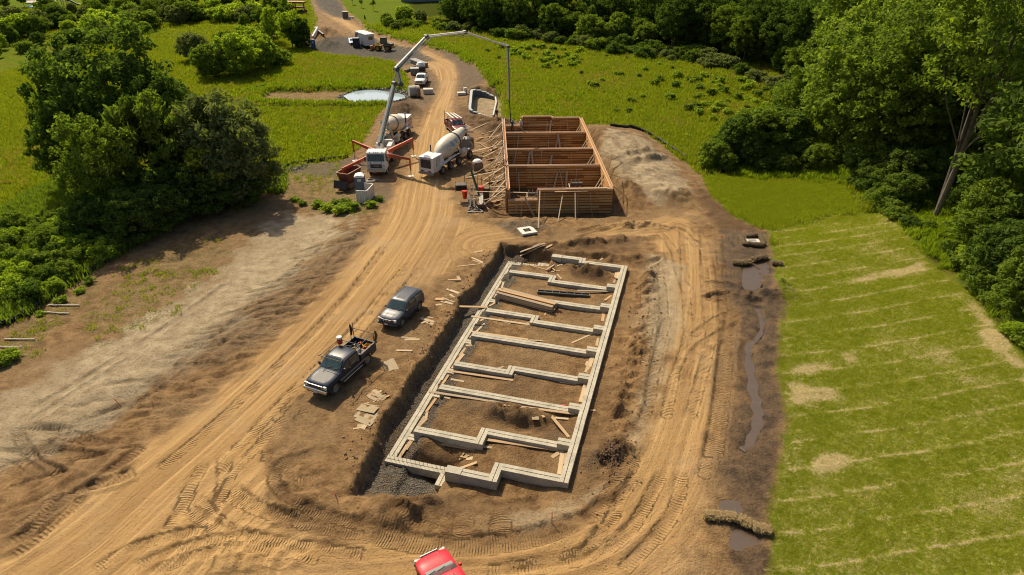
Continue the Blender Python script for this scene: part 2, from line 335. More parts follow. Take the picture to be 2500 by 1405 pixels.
for a in [(1075, 1112, 1.5, -0.85, .5, -.35, 1.8, -0.1), (1035, 1092, 1.1, 0.45, .7, -.35), (1250, 1012, 0.9, 0.7, .7, -.35, 2.6, -0.25), (1280, 1034, 0.8, -0.5, .6, -.35, 3.0, -0.2), (1430, 665, 0.9, 0.65, .7, -.35, 3.2, -0.5), (1330, 645, 1.2, 0.25, .5, -.35), (1245, 668, 0.7, 0.2, .5, -.35, 1.4),
          (1497, 1108, 1.3, 0.9, .7), (985, 275, 3.3, 1.7, .3), (798, 112, 4.2, 1.8, .3), (795, 88, 4.5, 2.0, .3), (1220, 300, 2.6, 0.7, .5), (1150, 295, 4, 0.5, .4), (1280, 548, 2.2, 0.25, .5), (1330, 555, 1.6, 0.35, .6), (690, 145, 5, 0.4, .3)]: bump_at(*a)
# spoil bank right of the formwork
gU = (X - GO[0]) * GU[0] + (Y - GO[1]) * GU[1]; gV = (X - GO[0]) * GV[0] + (Y - GO[1]) * GV[1]
spoil = sstep(12.6, 14.5, gU) * (1 - sstep(19, 25, gU + n_mid * 1.5)) * sstep(-1.0, 3.0, gV) * (1 - sstep(29, 35, gV + n_mid))
Z += spoil * (0.95 + 0.35 * n_mid + 0.16 * n_edge + 0.05 * n_fine)
gpad = (1 - sstep(0.0, 1.8, np.maximum.reduce([-0.8 - gU, gU - 12.7, -1.4 - gV, gV - 32.3]) + n_edge * 0.4))
Z = Z * (1 - gpad) + (-0.72 + 0.06 * n_mid) * gpad
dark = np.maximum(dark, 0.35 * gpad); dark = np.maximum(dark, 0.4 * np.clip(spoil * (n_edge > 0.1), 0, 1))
for a in [(1555, 385, 0.8, 0.55, .6, 0, 4.0, 0.4), (1590, 400, 0.8, 0.5, .6, 0, 5.0, 0.4), (1530, 470, 1.4, 0.5, .7), (1545, 555, 1.3, 0.6, .6, 0, 3.5, 0.05), (1500, 590, 1.0, 0.6, .6, 0, 4, 0.15), (1390, 597, .8, 0.4, .6, 0, 5, -.05), (1580, 690, .8, .4, .6, 0, 4, 1.3), (1545, 850, .8, .45, .7, 0, 5, 1.25), (1510, 980, .7, .4, .7, 0, 4, 1.2),
          (1850, 740, 0.9, 0.4, .8, 0, 3.0, -.1), (1905, 722, 1.3, 0.5, .8), (1840, 718, .7, -.35, .5, 0, 2.6, -.1), (940, 1255, 1.2, .35, .6, 0, 3), (1010, 1225, 1.0, .4, .8, 0, 2), (690, 1190, 1.0, .3, .6, 0, 2), (760, 1230, .8, .3, .7, 0, 3), (1640, 480, 2, .5, .5), (640, 1370, 1.2, .3, .7, 0, 3), (420, 630, 1.0, -.35, .6, -.6, 1.6, .2)]: bump_at(*a)
# retaining wall court and pond bowls
RW = np.array([atz(*p, 0.0)[:2] for p in [(1150, 218), (1146, 240), (1146, 262), (1160, 276), (1200, 288), (1230, 285), (1225, 225), (1170, 212)]])
court = 1 - sstep(-0.5, 0.3, sdf(RW)); Z = Z * (1 - court) + (-1.5 + 0.12 * n_mid + 0.05 * n_edge) * court
pale = np.maximum(pale, court * 0.8); grass *= 1 - court * 0.7
POND = smooth_line(PB([(842, 233), (870, 223), (905, 219), (950, 221), (985, 226), (980, 238), (945, 247), (900, 250), (862, 246), (842, 233)]), 5)[:-1]
s_pond = sdf(POND); Z -= 0.75 * (1 - sstep(-1.2, 1.4, s_pond)) + 0.25 * pondbasin
gravel = np.maximum(gravel, 1 - sstep(0.6, 1.8, np.abs(s_pond - 0.6))); grass *= sstep(0.5, 1.6, s_pond)
bank_z = zone([(588, 232), (620, 216), (690, 205), (850, 201), (950, 205), (985, 212), (1000, 225), (985, 236), (950, 222), (850, 217), (660, 222), (632, 246), (700, 252), (860, 253), (940, 250), (940, 258), (700, 260), (640, 258)], 0.5, 0.4)
bank_z = bank_z * sstep(0.8, 2.2, s_pond); Z += 0.35 * bank_z
WEEDS = [(885, 62), (930, 78), (1010, 96), (1090, 112), (1160, 142), (1200, 172), (1222, 205), (1200, 214), (1190, 192), (1155, 158), (1095, 130), (1030, 112), (950, 92), (900, 74)]
weed_z = zone(WEEDS, 0.8, 0.8); Z += 0.6 * weed_z
# roads: long wheel streaks
RC = smooth_line(PB([(-250, 1640), (180, 1390), (420, 1180), (620, 1000), (790, 830), (930, 660), (1010, 540), (1030, 460), (1045, 380), (1060, 300), (1085, 230), (1096, 190), (1080, 160), (1020, 136), (950, 108), (860, 68), (785, 5)]), 6)
RC2 = smooth_line(PB([(760, 1385), (1100, 1350), (1400, 1310), (1560, 1190), (1640, 1000), (1680, 820), (1690, 640), (1660, 560), (1540, 556), (1400, 572), (1200, 600)]), 6)
S1, T1 = stline(RC, 11); S2, T2 = stline(RC2, 8); k2 = np.abs(T2) < np.abs(T1) * 0.8
SR = np.where(k2, S2, S1); TR = np.where(k2, T2 + 40, T1)
streak = vnoise(SR * 0.05 + 30, TR * 2.2 + 60) * 0.6 + vnoise(SR * 0.12 + 90, TR * 4.5) * 0.4
road_m = road * (np.minimum(np.abs(T1), np.abs(T2)) < 9)
Z += road_m * (streak - 0.5) * 0.10
rake_s, rake_t = stline(smooth_line(PB([(60, 1160), (330, 985), (560, 840), (740, 690), (860, 580)]), 6), 7)
rake = (np.abs(rake_t) < 5.5) * (1 - sstep(3.4, 5.5, np.abs(rake_t))) * site * (1 - road)
rdg = 1 - np.abs(vnoise(rake_s * 0.75 + rake_t * 0.5 + n_mid * 0.8, rake_t * 0.22 + 20) * 2 - 1); rdg2 = 1 - np.abs(vnoise(rake_s * 1.9 + rake_t * 1.1 + 50 + n_mid, rake_t * 0.35 + 5) * 2 - 1)
Z += rake * ((rdg ** 6) * -0.26 + (rdg2 ** 5) * -0.13 + n_edge * 0.06 + n_fine * 0.05)
rough_m = site * (1 - road) * (1 - pit) * (1 - sstep(0.3, 0.7, pale)) * (Y < 80)
Z += rough_m * (0.25 + 0.75 * sstep(-0.15, 0.35, n_mid)) * (n_edge * 0.10 + n_fine * 0.12 + np.abs(fbm(X * 1.1 + 3, Y * 1.1, 3)) * -0.12) + road * (Y < 80) * n_fine * 0.035
# tyre and crawler tracks
def q3(l): return [(x / 2.531, 850 + y / 2.531) for x, y in l]
def q4(l): return [(900 + x / 2.778, 1150 + y / 2.778) for x, y in l]
def q5(l): return [(1400 + x / 3.1217, 550 + y / 3.1217) for x, y in l]
TRACKS = [(q3(l), w, d, f) for l, w, d, f in [
    ([(130, 480), (300, 500), (420, 540), (600, 590)], .5, .13, .32), ([(230, 590), (420, 640), (560, 655), (720, 640)], .5, .15, .32), ([(100, 480), (150, 600), (250, 720), (430, 780)], .5, .13, .32), ([(0, 1240), (200, 1120), (330, 1000), (480, 870), (700, 810), (860, 740)], .7, .2, .36), ([(0, 1330), (180, 1220), (350, 1060), (560, 900)], .55, .16, .36), ([(0, 1160), (100, 1100), (240, 1010), (330, 900)], .45, .1, .3), ([(250, 470), (400, 500), (560, 560), (700, 600)], .45, .09, .3), ([(0, 640), (120, 690), (260, 800)], .45, .09, .3), ([(520, 870), (700, 740), (900, 580)], .6, .16, .36),
    ([(1270, 690), (1180, 850), (1120, 990), (1030, 1150)], .55, .06, .18), ([(1380, 640), (1385, 850), (1330, 980), (1260, 1110)], .6, .07, .18), ([(1490, 690), (1400, 850), (1340, 1000), (1270, 1090)], .45, .06, .2), ([(1200, 900), (1300, 1020), (1420, 1120), (1600, 1200)], .5, .06, .2), ([(1380, 900), (1500, 960), (1700, 1040), (2000, 1060), (2278, 1110)], .5, .08, .22), ([(1420, 850), (1600, 980), (1900, 1100), (2278, 1170)], .5, .07, .22), ([(1150, 990), (1300, 1090), (1450, 1150), (1900, 1230), (2278, 1290)], .55, .08, .22), ([(800, 1370), (1000, 1280), (1300, 1190), (1560, 1160)], .5, .1, .25), ([(540, 1405), (800, 1240), (1100, 1150), (1300, 1130)], .5, .08, .22), ([(900, 1405), (1100, 1320), (1400, 1250), (1700, 1260), (2000, 1330)], .5, .1, .22),
    ([(1960, 640), (1780, 690), (1700, 760), (1700, 850), (1800, 950), (1960, 1020), (2278, 1110)], .5, .12, .22), ([(2080, 770), (1900, 810), (1780, 840)], .6, .08, .25), ([(2080, 910), (1890, 970)], .6, .08, .25), ([(1830, 290), (1740, 420)], .4, .06, .2), ([(1920, 330), (1800, 480)], .4, .06, .2), ([(1660, 560), (1640, 720)], .45, .07, .2), ([(1480, 600), (1560, 560), (1700, 420)], .4, .05, .2)]]
TRACKS += [(l, .45, .10, 0) for l in [[(560, 690), (420, 790), (250, 900), (60, 1010)], [(640, 760), (500, 870), (330, 985), (120, 1110)], [(800, 590), (690, 680), (560, 790), (430, 890)], [(850, 590), (760, 690), (640, 800), (520, 900)], [(330, 870), (200, 950), (60, 1040)]]]
TRACKS += [(l, .5, .07, .2) for l in [[(1000, 640), (900, 760), (790, 880), (660, 1010), (560, 1110)], [(1030, 650), (930, 775), (820, 895), (690, 1025), (590, 1130)], [(940, 600), (850, 720), (720, 850), (560, 1000), (380, 1150)], [(1750, 620), (1765, 760), (1760, 900), (1740, 1050), (1715, 1180)], [(1610, 640), (1620, 760), (1600, 900), (1570, 1040)]]]
TRACKS += [(q4(l), w, d, f) for l, w, d, f in [([(0, 430), (400, 505), (700, 515), (1050, 470), (1350, 370), (1560, 240), (1700, 60), (1780, -120)], .9, .13, .22), ([(1640, 320), (1500, 520), (1380, 640)], .5, .07, .25), ([(1830, 0), (1720, 180), (1600, 400), (1440, 560), (1100, 640), (760, 690)], .5, .09, .25), ([(2000, 0), (1900, 200), (1750, 430), (1560, 560), (1300, 640), (900, 700)], .5, .1, .25), ([(2130, 0), (2080, 250), (1950, 450), (1800, 600), (1700, 708)], .55, .08, .28), ([(650, 270), (640, 380), (620, 490)], .8, .05, .15), ([(925, 240), (900, 350), (880, 470)], .8, .05, .15), ([(1750, 60), (1640, 330), (1500, 480)], .5, .06, .18), ([(100, 280), (260, 320), (420, 400)], .5, .14, .25), ([(30, 340), (200, 390), (340, 430)], .5, .12, .25), ([(860, 200), (1000, 190), (1190, 130)], .5, .14, 0), ([(1040, 250), (1210, 210)], .4, .12, 0)]]
TRACKS += [(q5(l), w, d, f) for l, w, d, f in [([(830, 0), (850, 380), (870, 700), (860, 900), (760, 1200), (700, 1500)], .5, .07, .22), ([(920, 0), (990, 200), (1000, 400), (1030, 700), (1040, 900), (950, 1250), (880, 1500)], .55, .08, .22), ([(1020, 0), (1030, 180), (1030, 330)], 1.0, .08, .3), ([(1160, 60), (1170, 420)], .5, .06, .25), ([(1215, 660), (1165, 1000), (1120, 1405), (1060, 1800)], .75, .1, .26), ([(720, 700), (650, 950), (600, 1200), (590, 1405)], .5, .07, .22), ([(1320, 720), (1000, 900), (880, 1050), (840, 1200)], .5, .09, .2), ([(640, 40), (760, 180), (800, 350), (860, 500)], .5, .07, .2), ([(1250, 640), (1050, 740), (900, 860)], .45, .07, .2), ([(700, 60), (820, 40), (960, 180)], .5, .08, .2), ([(1000, 450), (1150, 450), (1300, 490), (1450, 540)], .7, .2, 0), ([(980, 560), (1150, 530), (1300, 570), (1480, 600)], .6, .22, 0), ([(0, 60), (300, 10), (500, -20), (640, -30)], .5, .08, .25), ([(0, 110), (250, 40), (560, 10)], .5, .07, .25), ([(620, 560), (560, 900), (540, 1100)], .45, .05, .2)]]
trk = np.zeros(X.shape + (3,)); gn = np.zeros(X.shape)
for pts, w, d, f in TRACKS:
    L = smooth_line(PB(pts), 6); s_, t_ = stline(L, w + 1.0); a = np.abs(t_ + n_fine * 0.05)
    tot = float(np.hypot(*np.diff(L, axis=0).T).sum()); endf = sstep(0, 0.8, s_) * (1 - sstep(tot - 0.8, tot, s_)) if True else 1
    prof = (1 - sstep(w * 0.62, w * 0.9, a)) * endf; berm = np.exp(-((a - w * 1.02) / (w * 0.22)) ** 2) * endf
    Z += -d * prof * (0.8 + 0.4 * n_edge) + d * 0.55 * berm * (1 + n_edge)
    if f:
        k = prof > 0.35; trk[k, 0] = (s_ / (f * 0.72))[k]; trk[k, 1] = (t_ / w)[k]; trk[k, 2] = prof[k]
        lug = (np.sin(2 * np.pi * (s_ / f + np.abs(t_ / w) * 0.5))) * prof
        if f >= 0.3: Z += lug * 0.015
    dark = np.maximum(dark, 0.3 * prof * (d > 0.11))
# puddles and the run of water
PUD = [PB([(1815, 652), (1835, 642), (1868, 634), (1878, 648), (1876, 672), (1862, 690), (1850, 706), (1822, 706), (1812, 690)]), PB([(1755, 1226), (1790, 1215), (1822, 1222), (1818, 1246), (1790, 1256), (1762, 1250)]), PB([(1775, 1300), (1800, 1290), (1860, 1320), (1845, 1332), (1800, 1345), (1780, 1330)])]
STREAM = smooth_line(PB([(1848, 752), (1862, 790), (1850, 825), (1828, 850), (1832, 900), (1842, 960), (1850, 1000), (1848, 1040), (1830, 1085), (1812, 1100)]), 5)
ss, st_ = stline(STREAM, 3); sw = 0.30 + 0.35 * sstep(4, 9, ss) * (1 - sstep(12, 17, ss))
for P_ in PUD: Z -= 0.10 * (1 - sstep(-0.3, 0.5, sdf(P_)))
Z -= 0.10 * (1 - sstep(sw * 0.7, sw * 1.5, np.abs(st_)))
wet = np.maximum(wet, 0.9 * (1 - sstep(0, 1.6, np.abs(st_))))
# straw blanket: seams and bare patches
seam = np.abs(((Y - 0.10 * X + 1.1 * n_big + 0.12 * n_mid) % 2.25) - 1.1); seam_m = (1 - sstep(0.03, 0.11, seam + 0.05 * n_fine)) * straw_z * sstep(-0.55, -0.1, n_mid + n_edge * 0.4)
spx = 0.8 * sum(zone(p, 0.6, 0.9) for p in [[(1925, 890), (2025, 885), (2030, 905), (1930, 912)], [(1935, 945), (2040, 940), (2055, 970), (1940, 985)], [(2050, 870), (2085, 865), (2100, 890), (2065, 895)], [(2040, 690), (2130, 665), (2260, 640), (2270, 660), (2120, 690)], [(2330, 720), (2380, 730), (2480, 860), (2440, 850)], [(1990, 1110), (2060, 1090), (2080, 1130), (2000, 1150)], [(2380, 800), (2440, 820), (2500, 900), (2400, 850)]])
straw = straw_z * np.clip(0.14 + 0.30 * n_mid + 0.75 * spx + 0.25 * n_edge * sstep(-0.2, 0.3, n_big + n_mid), 0, 1); straw = np.clip(straw + straw_z * 0.22 * sstep(0.0, 0.5, fbm(X * 0.2 + 11, Y * 0.34 + 3, 4, 0.6)), 0, 1); straw = np.maximum(straw, seam_m * (0.6 + 0.4 * n_edge))
Z += seam_m * 0.04 + straw_z * n_fine * 0.02
def zat(x, y):
    x = float(x); y = float(y); i = int(np.clip(np.searchsorted(XS, x) - 1, 0, len(XS) - 2)); j = int(np.clip(np.searchsorted(YS, y) - 1, 0, len(YS) - 2))
    a = min(max((x - XS[i]) / (XS[i + 1] - XS[i]), 0), 1); b = min(max((y - YS[j]) / (YS[j + 1] - YS[j]), 0), 1)
    return float((Z[j, i] * (1 - a) + Z[j, i + 1] * a) * (1 - b) + (Z[j + 1, i] * (1 - a) + Z[j + 1, i + 1] * a) * b)
def samp(A, x, y):
    i = np.clip(np.searchsorted(XS, x) - 1, 0, len(XS) - 2); j = np.clip(np.searchsorted(YS, y) - 1, 0, len(YS) - 2)
    a = np.clip((x - XS[i]) / (XS[i + 1] - XS[i]), 0, 1); b = np.clip((y - YS[j]) / (YS[j + 1] - YS[j]), 0, 1)
    return (A[j, i] * (1 - a) + A[j, i + 1] * a) * (1 - b) + (A[j + 1, i] * (1 - a) + A[j + 1, i + 1] * a) * b
def at(px, py, dz=0.0):
    z = 0.0
    for _ in range(14):
        p = atz(px, py, z + dz); z = z * 0.3 + zat(p.x, p.y) * 0.7
    p = atz(px, py, z + dz); return Vector((p.x, p.y, zat(p.x, p.y) + dz))
# mesh
ny, nx = X.shape; nv = nx * ny
co = np.stack([X, Y, Z], -1).reshape(-1, 3).astype(np.float32)
idx = np.arange(nv).reshape(ny, nx); quads = np.stack([idx[:-1, :-1], idx[:-1, 1:], idx[1:, 1:], idx[1:, :-1]], -1).reshape(-1, 4)
gme = bpy.data.meshes.new('ground'); gme.vertices.add(nv); gme.vertices.foreach_set('co', co.ravel())
nq = len(quads); gme.loops.add(nq * 4); gme.loops.foreach_set('vertex_index', quads.ravel().astype(np.int32)); gme.polygons.add(nq)
gme.polygons.foreach_set('loop_start', np.arange(0, nq * 4, 4, dtype=np.int32)); gme.polygons.foreach_set('use_smooth', np.ones(nq, bool)); gme.update(calc_edges=True)
def fattr(name, arrs, typ='FLOAT_COLOR', key='color'):
    a = gme.attributes.new(name, typ, 'POINT'); a.data.foreach_set(key, np.stack(arrs, -1).reshape(-1).astype(np.float32))
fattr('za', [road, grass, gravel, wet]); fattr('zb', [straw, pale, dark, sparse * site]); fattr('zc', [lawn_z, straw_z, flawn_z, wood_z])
fattr('trk', [trk[..., 0], trk[..., 1], trk[..., 2]], 'FLOAT_VECTOR', 'vector'); fattr('rd', [SR, TR, road_m], 'FLOAT_VECTOR', 'vector')
def ground_mat():
    t = NT('ground'); co = t.coord('Object')
    A = t.attr('za'); B = t.attr('zb'); C = t.attr('zc'); a = t.n('SeparateColor', Color=A.outputs['Color']).outputs; b = t.n('SeparateColor', Color=B.outputs['Color']).outputs; c_ = t.n('SeparateColor', Color=C.outputs['Color']).outputs
    n0 = t.noise(co, 0.18, 3); n1 = t.noise(co, 1.1, 4, 0.62); n2 = t.noise(co, 6.0, 3, 0.68); n3 = t.noise(co, 26.0, 2, 0.7)
    col = t.mix(t.rng(n1, 0.32, 0.7), (0.16, 0.088, 0.035), (0.40, 0.25, 0.112)); col = t.mix(t.rng(n0, 0.45, 0.62, 0, 0.6), col, (0.30, 0.20, 0.10))
    rd = t.attr('rd').outputs['Vector']; rs = t.scaled(rd, (0.05, 2.0, 1)); rs2 = t.scaled(rd, (0.14, 5.0, 1))
    k1 = t.noise(rs, 1.0, 2, 0.6, '2D'); k2 = t.noise(rs2, 1.0, 2, 0.6, '2D')
    rc = t.mix(t.rng(k1, 0.36, 0.64), (0.35, 0.21, 0.082), (0.55, 0.355, 0.15)); rc = t.mix(t.rng(k2, 0.42, 0.62, 0.0, 0.6), rc, (0.40, 0.25, 0.108)); rc = t.mix(t.rng(n0, 0.5, 0.66, 0.0, 0.55), rc, (0.46, 0.31, 0.16))
    col = t.mix(t.math('MULTIPLY', a[0], t.rng(n2, 0.25, 0.5, 0.75, 1.0), clamp=True), col, rc)
    pc = t.mix(t.rng(n1, 0.35, 0.65), (0.34, 0.26, 0.155), (0.54, 0.44, 0.28)); pc = t.mix(t.rng(n0, 0.42, 0.6, 0, 0.5), pc, (0.34, 0.265, 0.16)); col = t.mix(b[1], col, pc)
    gv = t.n('TexVoronoi', Scale=9.0); t.set(gv.inputs['Vector'], co); gcol = t.mix(t.rng(t.n('SeparateColor', Color=gv.outputs['Color']).outputs[0], 0, 1), (0.075, 0.07, 0.058), (0.21, 0.19, 0.15))
    col = t.mix(t.math('MULTIPLY', a[2], t.rng(n1, 0.3, 0.5, 0.55, 1.0), clamp=True), col, gcol)
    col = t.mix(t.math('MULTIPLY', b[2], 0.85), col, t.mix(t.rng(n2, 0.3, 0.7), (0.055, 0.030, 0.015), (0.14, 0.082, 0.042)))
    col = t.mix(t.math('MULTIPLY', A.outputs['Alpha'], 0.95), col, t.mix(t.rng(n1, 0.35, 0.65), (0.060, 0.038, 0.022), (0.17, 0.112, 0.062)))
    spm = t.math('MULTIPLY', B.outputs['Alpha'], t.rng(n2, 0.46, 0.58), clamp=True); col = t.mix(spm, col, t.mix(n1, (0.10, 0.115, 0.03), (0.21, 0.19, 0.07)))
    gf = t.mix(t.rng(n1, 0.3, 0.7), (0.10, 0.15, 0.014), (0.18, 0.22, 0.026)); gf = t.mix(t.rng(n0, 0.52, 0.68, 0, 0.6), gf, (0.20, 0.17, 0.03))
    gl = t.mix(t.rng(n2, 0.3, 0.7), (0.12, 0.18, 0.012), (0.22, 0.28, 0.02)); gf = t.mix(c_[0], gf, gl); gf = t.mix(c_[2], gf, t.mix(n1, (0.11, 0.16, 0.02), (0.17, 0.22, 0.03)))
    gs = t.mix(t.rng(n2, 0.35, 0.65), (0.155, 0.19, 0.016), (0.33, 0.32, 0.06)); gf = t.mix(c_[1], gf, gs)
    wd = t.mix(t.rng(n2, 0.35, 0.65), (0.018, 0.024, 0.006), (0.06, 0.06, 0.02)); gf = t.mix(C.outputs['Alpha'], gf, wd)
    col = t.mix(a[1], col, gf)
    sn = t.noise(t.scaled(co, (30, 90, 30), (0, 0, 0.5)), 1.0, 3, 0.6); stc = t.mix(t.rng(sn, 0.35, 0.65), (0.30, 0.235, 0.10), (0.56, 0.465, 0.25))
    sm = t.math('MULTIPLY', t.rng(t.math('ADD', b[0], t.math('MULTIPLY', t.math('SUBTRACT', n2, 0.5), 0.9)), 0.32, 0.62), 1.0, clamp=True); col = t.mix(t.math('MULTIPLY', sm, t.rng(b[0], 0.02, 0.2)), col, stc)
    col = t.mix(t.math('MULTIPLY', t.rng(n2, 0.50, 0.66), t.math('MULTIPLY', t.math('SUBTRACT', 1.0, a[1]), t.rng(a[0], 0.0, 1.0, 0.55, 0.22))), col, t.mix(1.0, col, (0.42, 0.36, 0.30), 'MULTIPLY'))
    col = t.mix(t.rng(n3, 0.3, 0.7, 0.0, 0.5), col, t.mix(1.0, col, (0.52, 0.50, 0.47), 'MULTIPLY'))
    # tread prints
    tv = t.n('SeparateXYZ', Vector=t.attr('trk').outputs['Vector']).outputs
    ph = t.math('ADD', tv[0], t.math('MULTIPLY', t.math('ABSOLUTE', tv[1]), 0.55)); tw = t.math('MULTIPLY', t.math('SINE', t.math('MULTIPLY', ph, 6.2832)), tv[2])
    fine = t.math('MULTIPLY', t.math('ADD', t.math('MULTIPLY', n2, 1.3), t.math('MULTIPLY', n3, 0.55)), t.rng(a[0], 0.0, 1.0, 1.0, 0.5)); fine = t.math('ADD', fine, t.math('MULTIPLY', t.math('SUBTRACT', k2, 0.5), t.math('MULTIPLY', a[0], 0.45)))
    h = t.math('ADD', t.math('MULTIPLY', fine, 0.55), t.math('MULTIPLY', t.math('MULTIPLY', tw, t.rng(n1, 0.40, 0.60)), 0.19))
    # stones
    vo = t.n('TexVoronoi', Scale=3.2); t.set(vo.inputs['Vector'], co); peb = t.math('MULTIPLY', t.rng(vo.outputs['Distance'], 0.0, 0.13, 1.0, 0.0), t.math('SUBTRACT', 1.0, a[1]), clamp=True)
    col = t.mix(t.math('MULTIPLY', peb, 0.5), col, (0.42, 0.33, 0.23)); h = t.math('ADD', h, t.math('MULTIPLY', peb, 0.5)); h = t.math('ADD', h, t.math('MULTIPLY', t.math('MULTIPLY', gv.outputs['Distance'], a[2]), 1.0))
    rough = t.math('SUBTRACT', 0.95, t.math('MULTIPLY', A.outputs['Alpha'], t.rng(n1, 0.4, 0.62, 0.55, 0.05)))
    m = t.fin(col, rough, normal=t.bump(h, 1.0, 0.21), spec=t.math('MULTIPLY', t.math('SUBTRACT', 1.0, a[1]), 0.2)); return m
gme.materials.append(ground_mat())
ground = link('ground', gme); tag(ground, kind='structure')
# water
def water_mat(name, col, rough=0.03):
    t = NT(name); co = t.coord('Object'); n = t.noise(co, 1.5, 3)
    t.fin(t.mix(n, col, tuple(c * 1.4 for c in col)), rough, normal=t.bump(t.noise(co, 5.0, 2), 0.05, 0.02), spec=0.9); return t.m
def sheet(name, poly, z, mat, kind='structure'):
    me = bpy.data.meshes.new(name); me.from_pydata([(p[0], p[1], z) for p in poly], [], [tuple(range(len(poly)))]); me.materials.append(mat)
    bm = bmesh.new(); bm.from_mesh(me); bmesh.ops.recalc_face_normals(bm, faces=bm.faces)
    if bm.faces[0].normal.z < 0: bmesh.ops.reverse_faces(bm, faces=bm.faces)
    bm.to_mesh(me); bm.free()
    o = link(name, me); tag(o, kind=kind); return o
zp = float(Z[s_pond < -1.5].mean()); sheet('pond_water', POND + (POND - POND.mean(0)) * 0.06, zp + 0.62, water_mat('pond_water', (0.29, 0.37, 0.42)))  # pale base colour carries part of the sky's reflection
wm = water_mat('puddle_water', (0.075, 0.050, 0.030), 0.34)
for P_ in PUD:
    c = P_.mean(0); sheet('puddle', smooth_line(np.vstack([P_, P_[:1]]), 4)[:-1], zat(*c) + 0.035, wm)
tn = np.gradient(STREAM, axis=0); tn /= np.linalg.norm(tn, axis=1)[:, None]; nn = np.stack([-tn[:, 1], tn[:, 0]], -1); hw = np.interp(np.linspace(0, 18, len(STREAM)), [0, 4, 9, 14, 18], [.18, .18, .34, .38, .2])
sv = []; sf = []
for i, p in enumerate(STREAM):
    z = zat(*p) + 0.04; sv += [(*(p + nn[i] * hw[i] * (1 + .3 * math.sin(i * 1.7))), z), (*(p - nn[i] * hw[i] * (1 + .3 * math.cos(i * 1.3))), z)]
    if i: sf.append((2 * i - 2, 2 * i - 1, 2 * i + 1, 2 * i))
sme = bpy.data.meshes.new('stream'); sme.from_pydata(sv, [], sf); sme.materials.append(wm); tag(link('stream_water', sme), kind='structure')
# ------------------------------------------------------------------ concrete foundation
def concrete():
    t = NT('concrete'); co = t.coord('Object'); n1 = t.noise(co, 1.3, 5, 0.6); n2 = t.noise(co, 9, 4, 0.6); rnd = t.n('ObjectInfo').outputs['Random']
    c = t.mix(t.rng(n1, 0.3, 0.7), (0.38, 0.345, 0.26), (0.58, 0.53, 0.41)); c = t.mix(t.rng(n2, 0.5, 0.68, 0, 0.7), c, (0.25, 0.205, 0.135)); c = t.mix(t.rng(t.noise(co, 0.7, 4, 0.6), 0.52, 0.66, 0, 0.45), c, (0.24, 0.215, 0.17)); c = t.mix(t.math('MULTIPLY', rnd, 0.25), c, (0.30, 0.29, 0.24))
    return t.fin(c, 0.85, normal=t.bump(n2, 0.3, 0.01), spec=0.2)
CONC = concrete(); ZR, ZC, ZL = 0.30, -0.05, -0.85
fo = empty('foundation', fuv(6, 15, -0.4), 0, 'pale concrete strip footings with keyway grooves laid out as a row of bays', 'foundation')
def footing(name, u0, v0, u1, v1, zt, zb, w=0.56, key=True):
    """strip footing from (u0,v0) to (u1,v1) along its centre line, with a keyway groove cut in the top"""
    a = fuv(u0, v0); b = fuv(u1, v1); d = (b - a); L = d.length; ang = math.atan2(d.y, d.x); h = zt - zb; g, gd = 0.05, 0.07
    sec = [(-w / 2, -h), (w / 2, -h), (w / 2, 0), (g / 2, 0), (g / 2, -gd), (-g / 2, -gd), (-g / 2, 0), (-w / 2, 0)] if key else [(-w / 2, -h), (w / 2, -h), (w / 2, 0), (-w / 2, 0)]
    m = MB(); n = max(2, int(L / 1.2)); k = len(sec); P = []; F = []
    for i in range(n + 1):
        wob = random.uniform(-.008, .008) if 0 < i < n else 0
        for (y, z) in sec: P.append((L * i / n, y + wob, z + (random.uniform(-.008, .008) if z == 0 and 0 < i < n else 0)))
    for i in range(n):
        for j in range(k): F.append((i * k + j, i * k + (j + 1) % k, (i + 1) * k + (j + 1) % k, (i + 1) * k + j))
    if key:
        for s_ in (0, n * k): F += [(s_ + 0, s_ + 1, s_ + 2, s_ + 3, s_ + 4, s_ + 5, s_ + 6, s_ + 7)]
    else: F += [(0, 1, 2, 3), (n * k, n * k + 1, n * k + 2, n * k + 3)]
    m.add(P, F); o = m.build(name, CONC); o.location = (a.x, a.y, zt); o.rotation_euler = (0, 0, ang)
    o.parent = fo; o.matrix_parent_inverse = Matrix.Translation(-fo.location); return o
e = 0.004
footing('footing', 0.28, 0.0, 0.28, 30.16, ZR, -0.7)
footing('footing', 12.1, 0.42, 12.1, 29.6, ZL, -1.45)
for v0, v1 in ((0.9, 2.2), (8.6, 10.4), (16.0, 17.2)): pass
# near end
footing('footing', 0.56 + e, 0.28, 4.3, 0.28, ZR - e, -0.75); footing('footing', 4.58, 0.56, 4.58, -1.1, ZR - 2 * e, -0.75); footing('footing', 4.86 + e, -0.82, 7.6, -0.82, ZR - e, -0.75)
footing('footing', 7.18, -0.53, 7.18, -1.12, ZR + 0.03, -1.5, 1.0, False)
footing('footing', 12.4, 0.12, 7.9, 0.12, ZL + e, -1.45); footing('footing', 8.1, -0.17, 8.1, -1.25, ZL - e, -1.45)
footing('footing', 7.82, -1.0, 7.0, -1.0, ZL - 2 * e, -1.45, 0.5, False)
# far end
footing('footing', 0.56 + e, 29.88, 4.3, 29.88, ZR - e, -0.75); footing('footing', 4.58, 29.6, 4.58, 30.75, ZR - 2 * e, -0.75); footing('footing', 4.86 + e, 30.47, 6.7, 30.47, ZR - e, -0.75)
footing('footing', 7.25, 30.75, 7.25, 30.1, ZR + 0.03, -1.5, 1.0, False)
footing('footing', 12.4, 29.9, 9.2, 29.9, ZL + e, -1.45); footing('footing', 8.95, 29.6, 8.95, 30.75, ZL - e, -1.45); footing('footing', 8.66, 30.5, 7.7, 30.5, ZL - 2 * e, -1.45, 0.5)
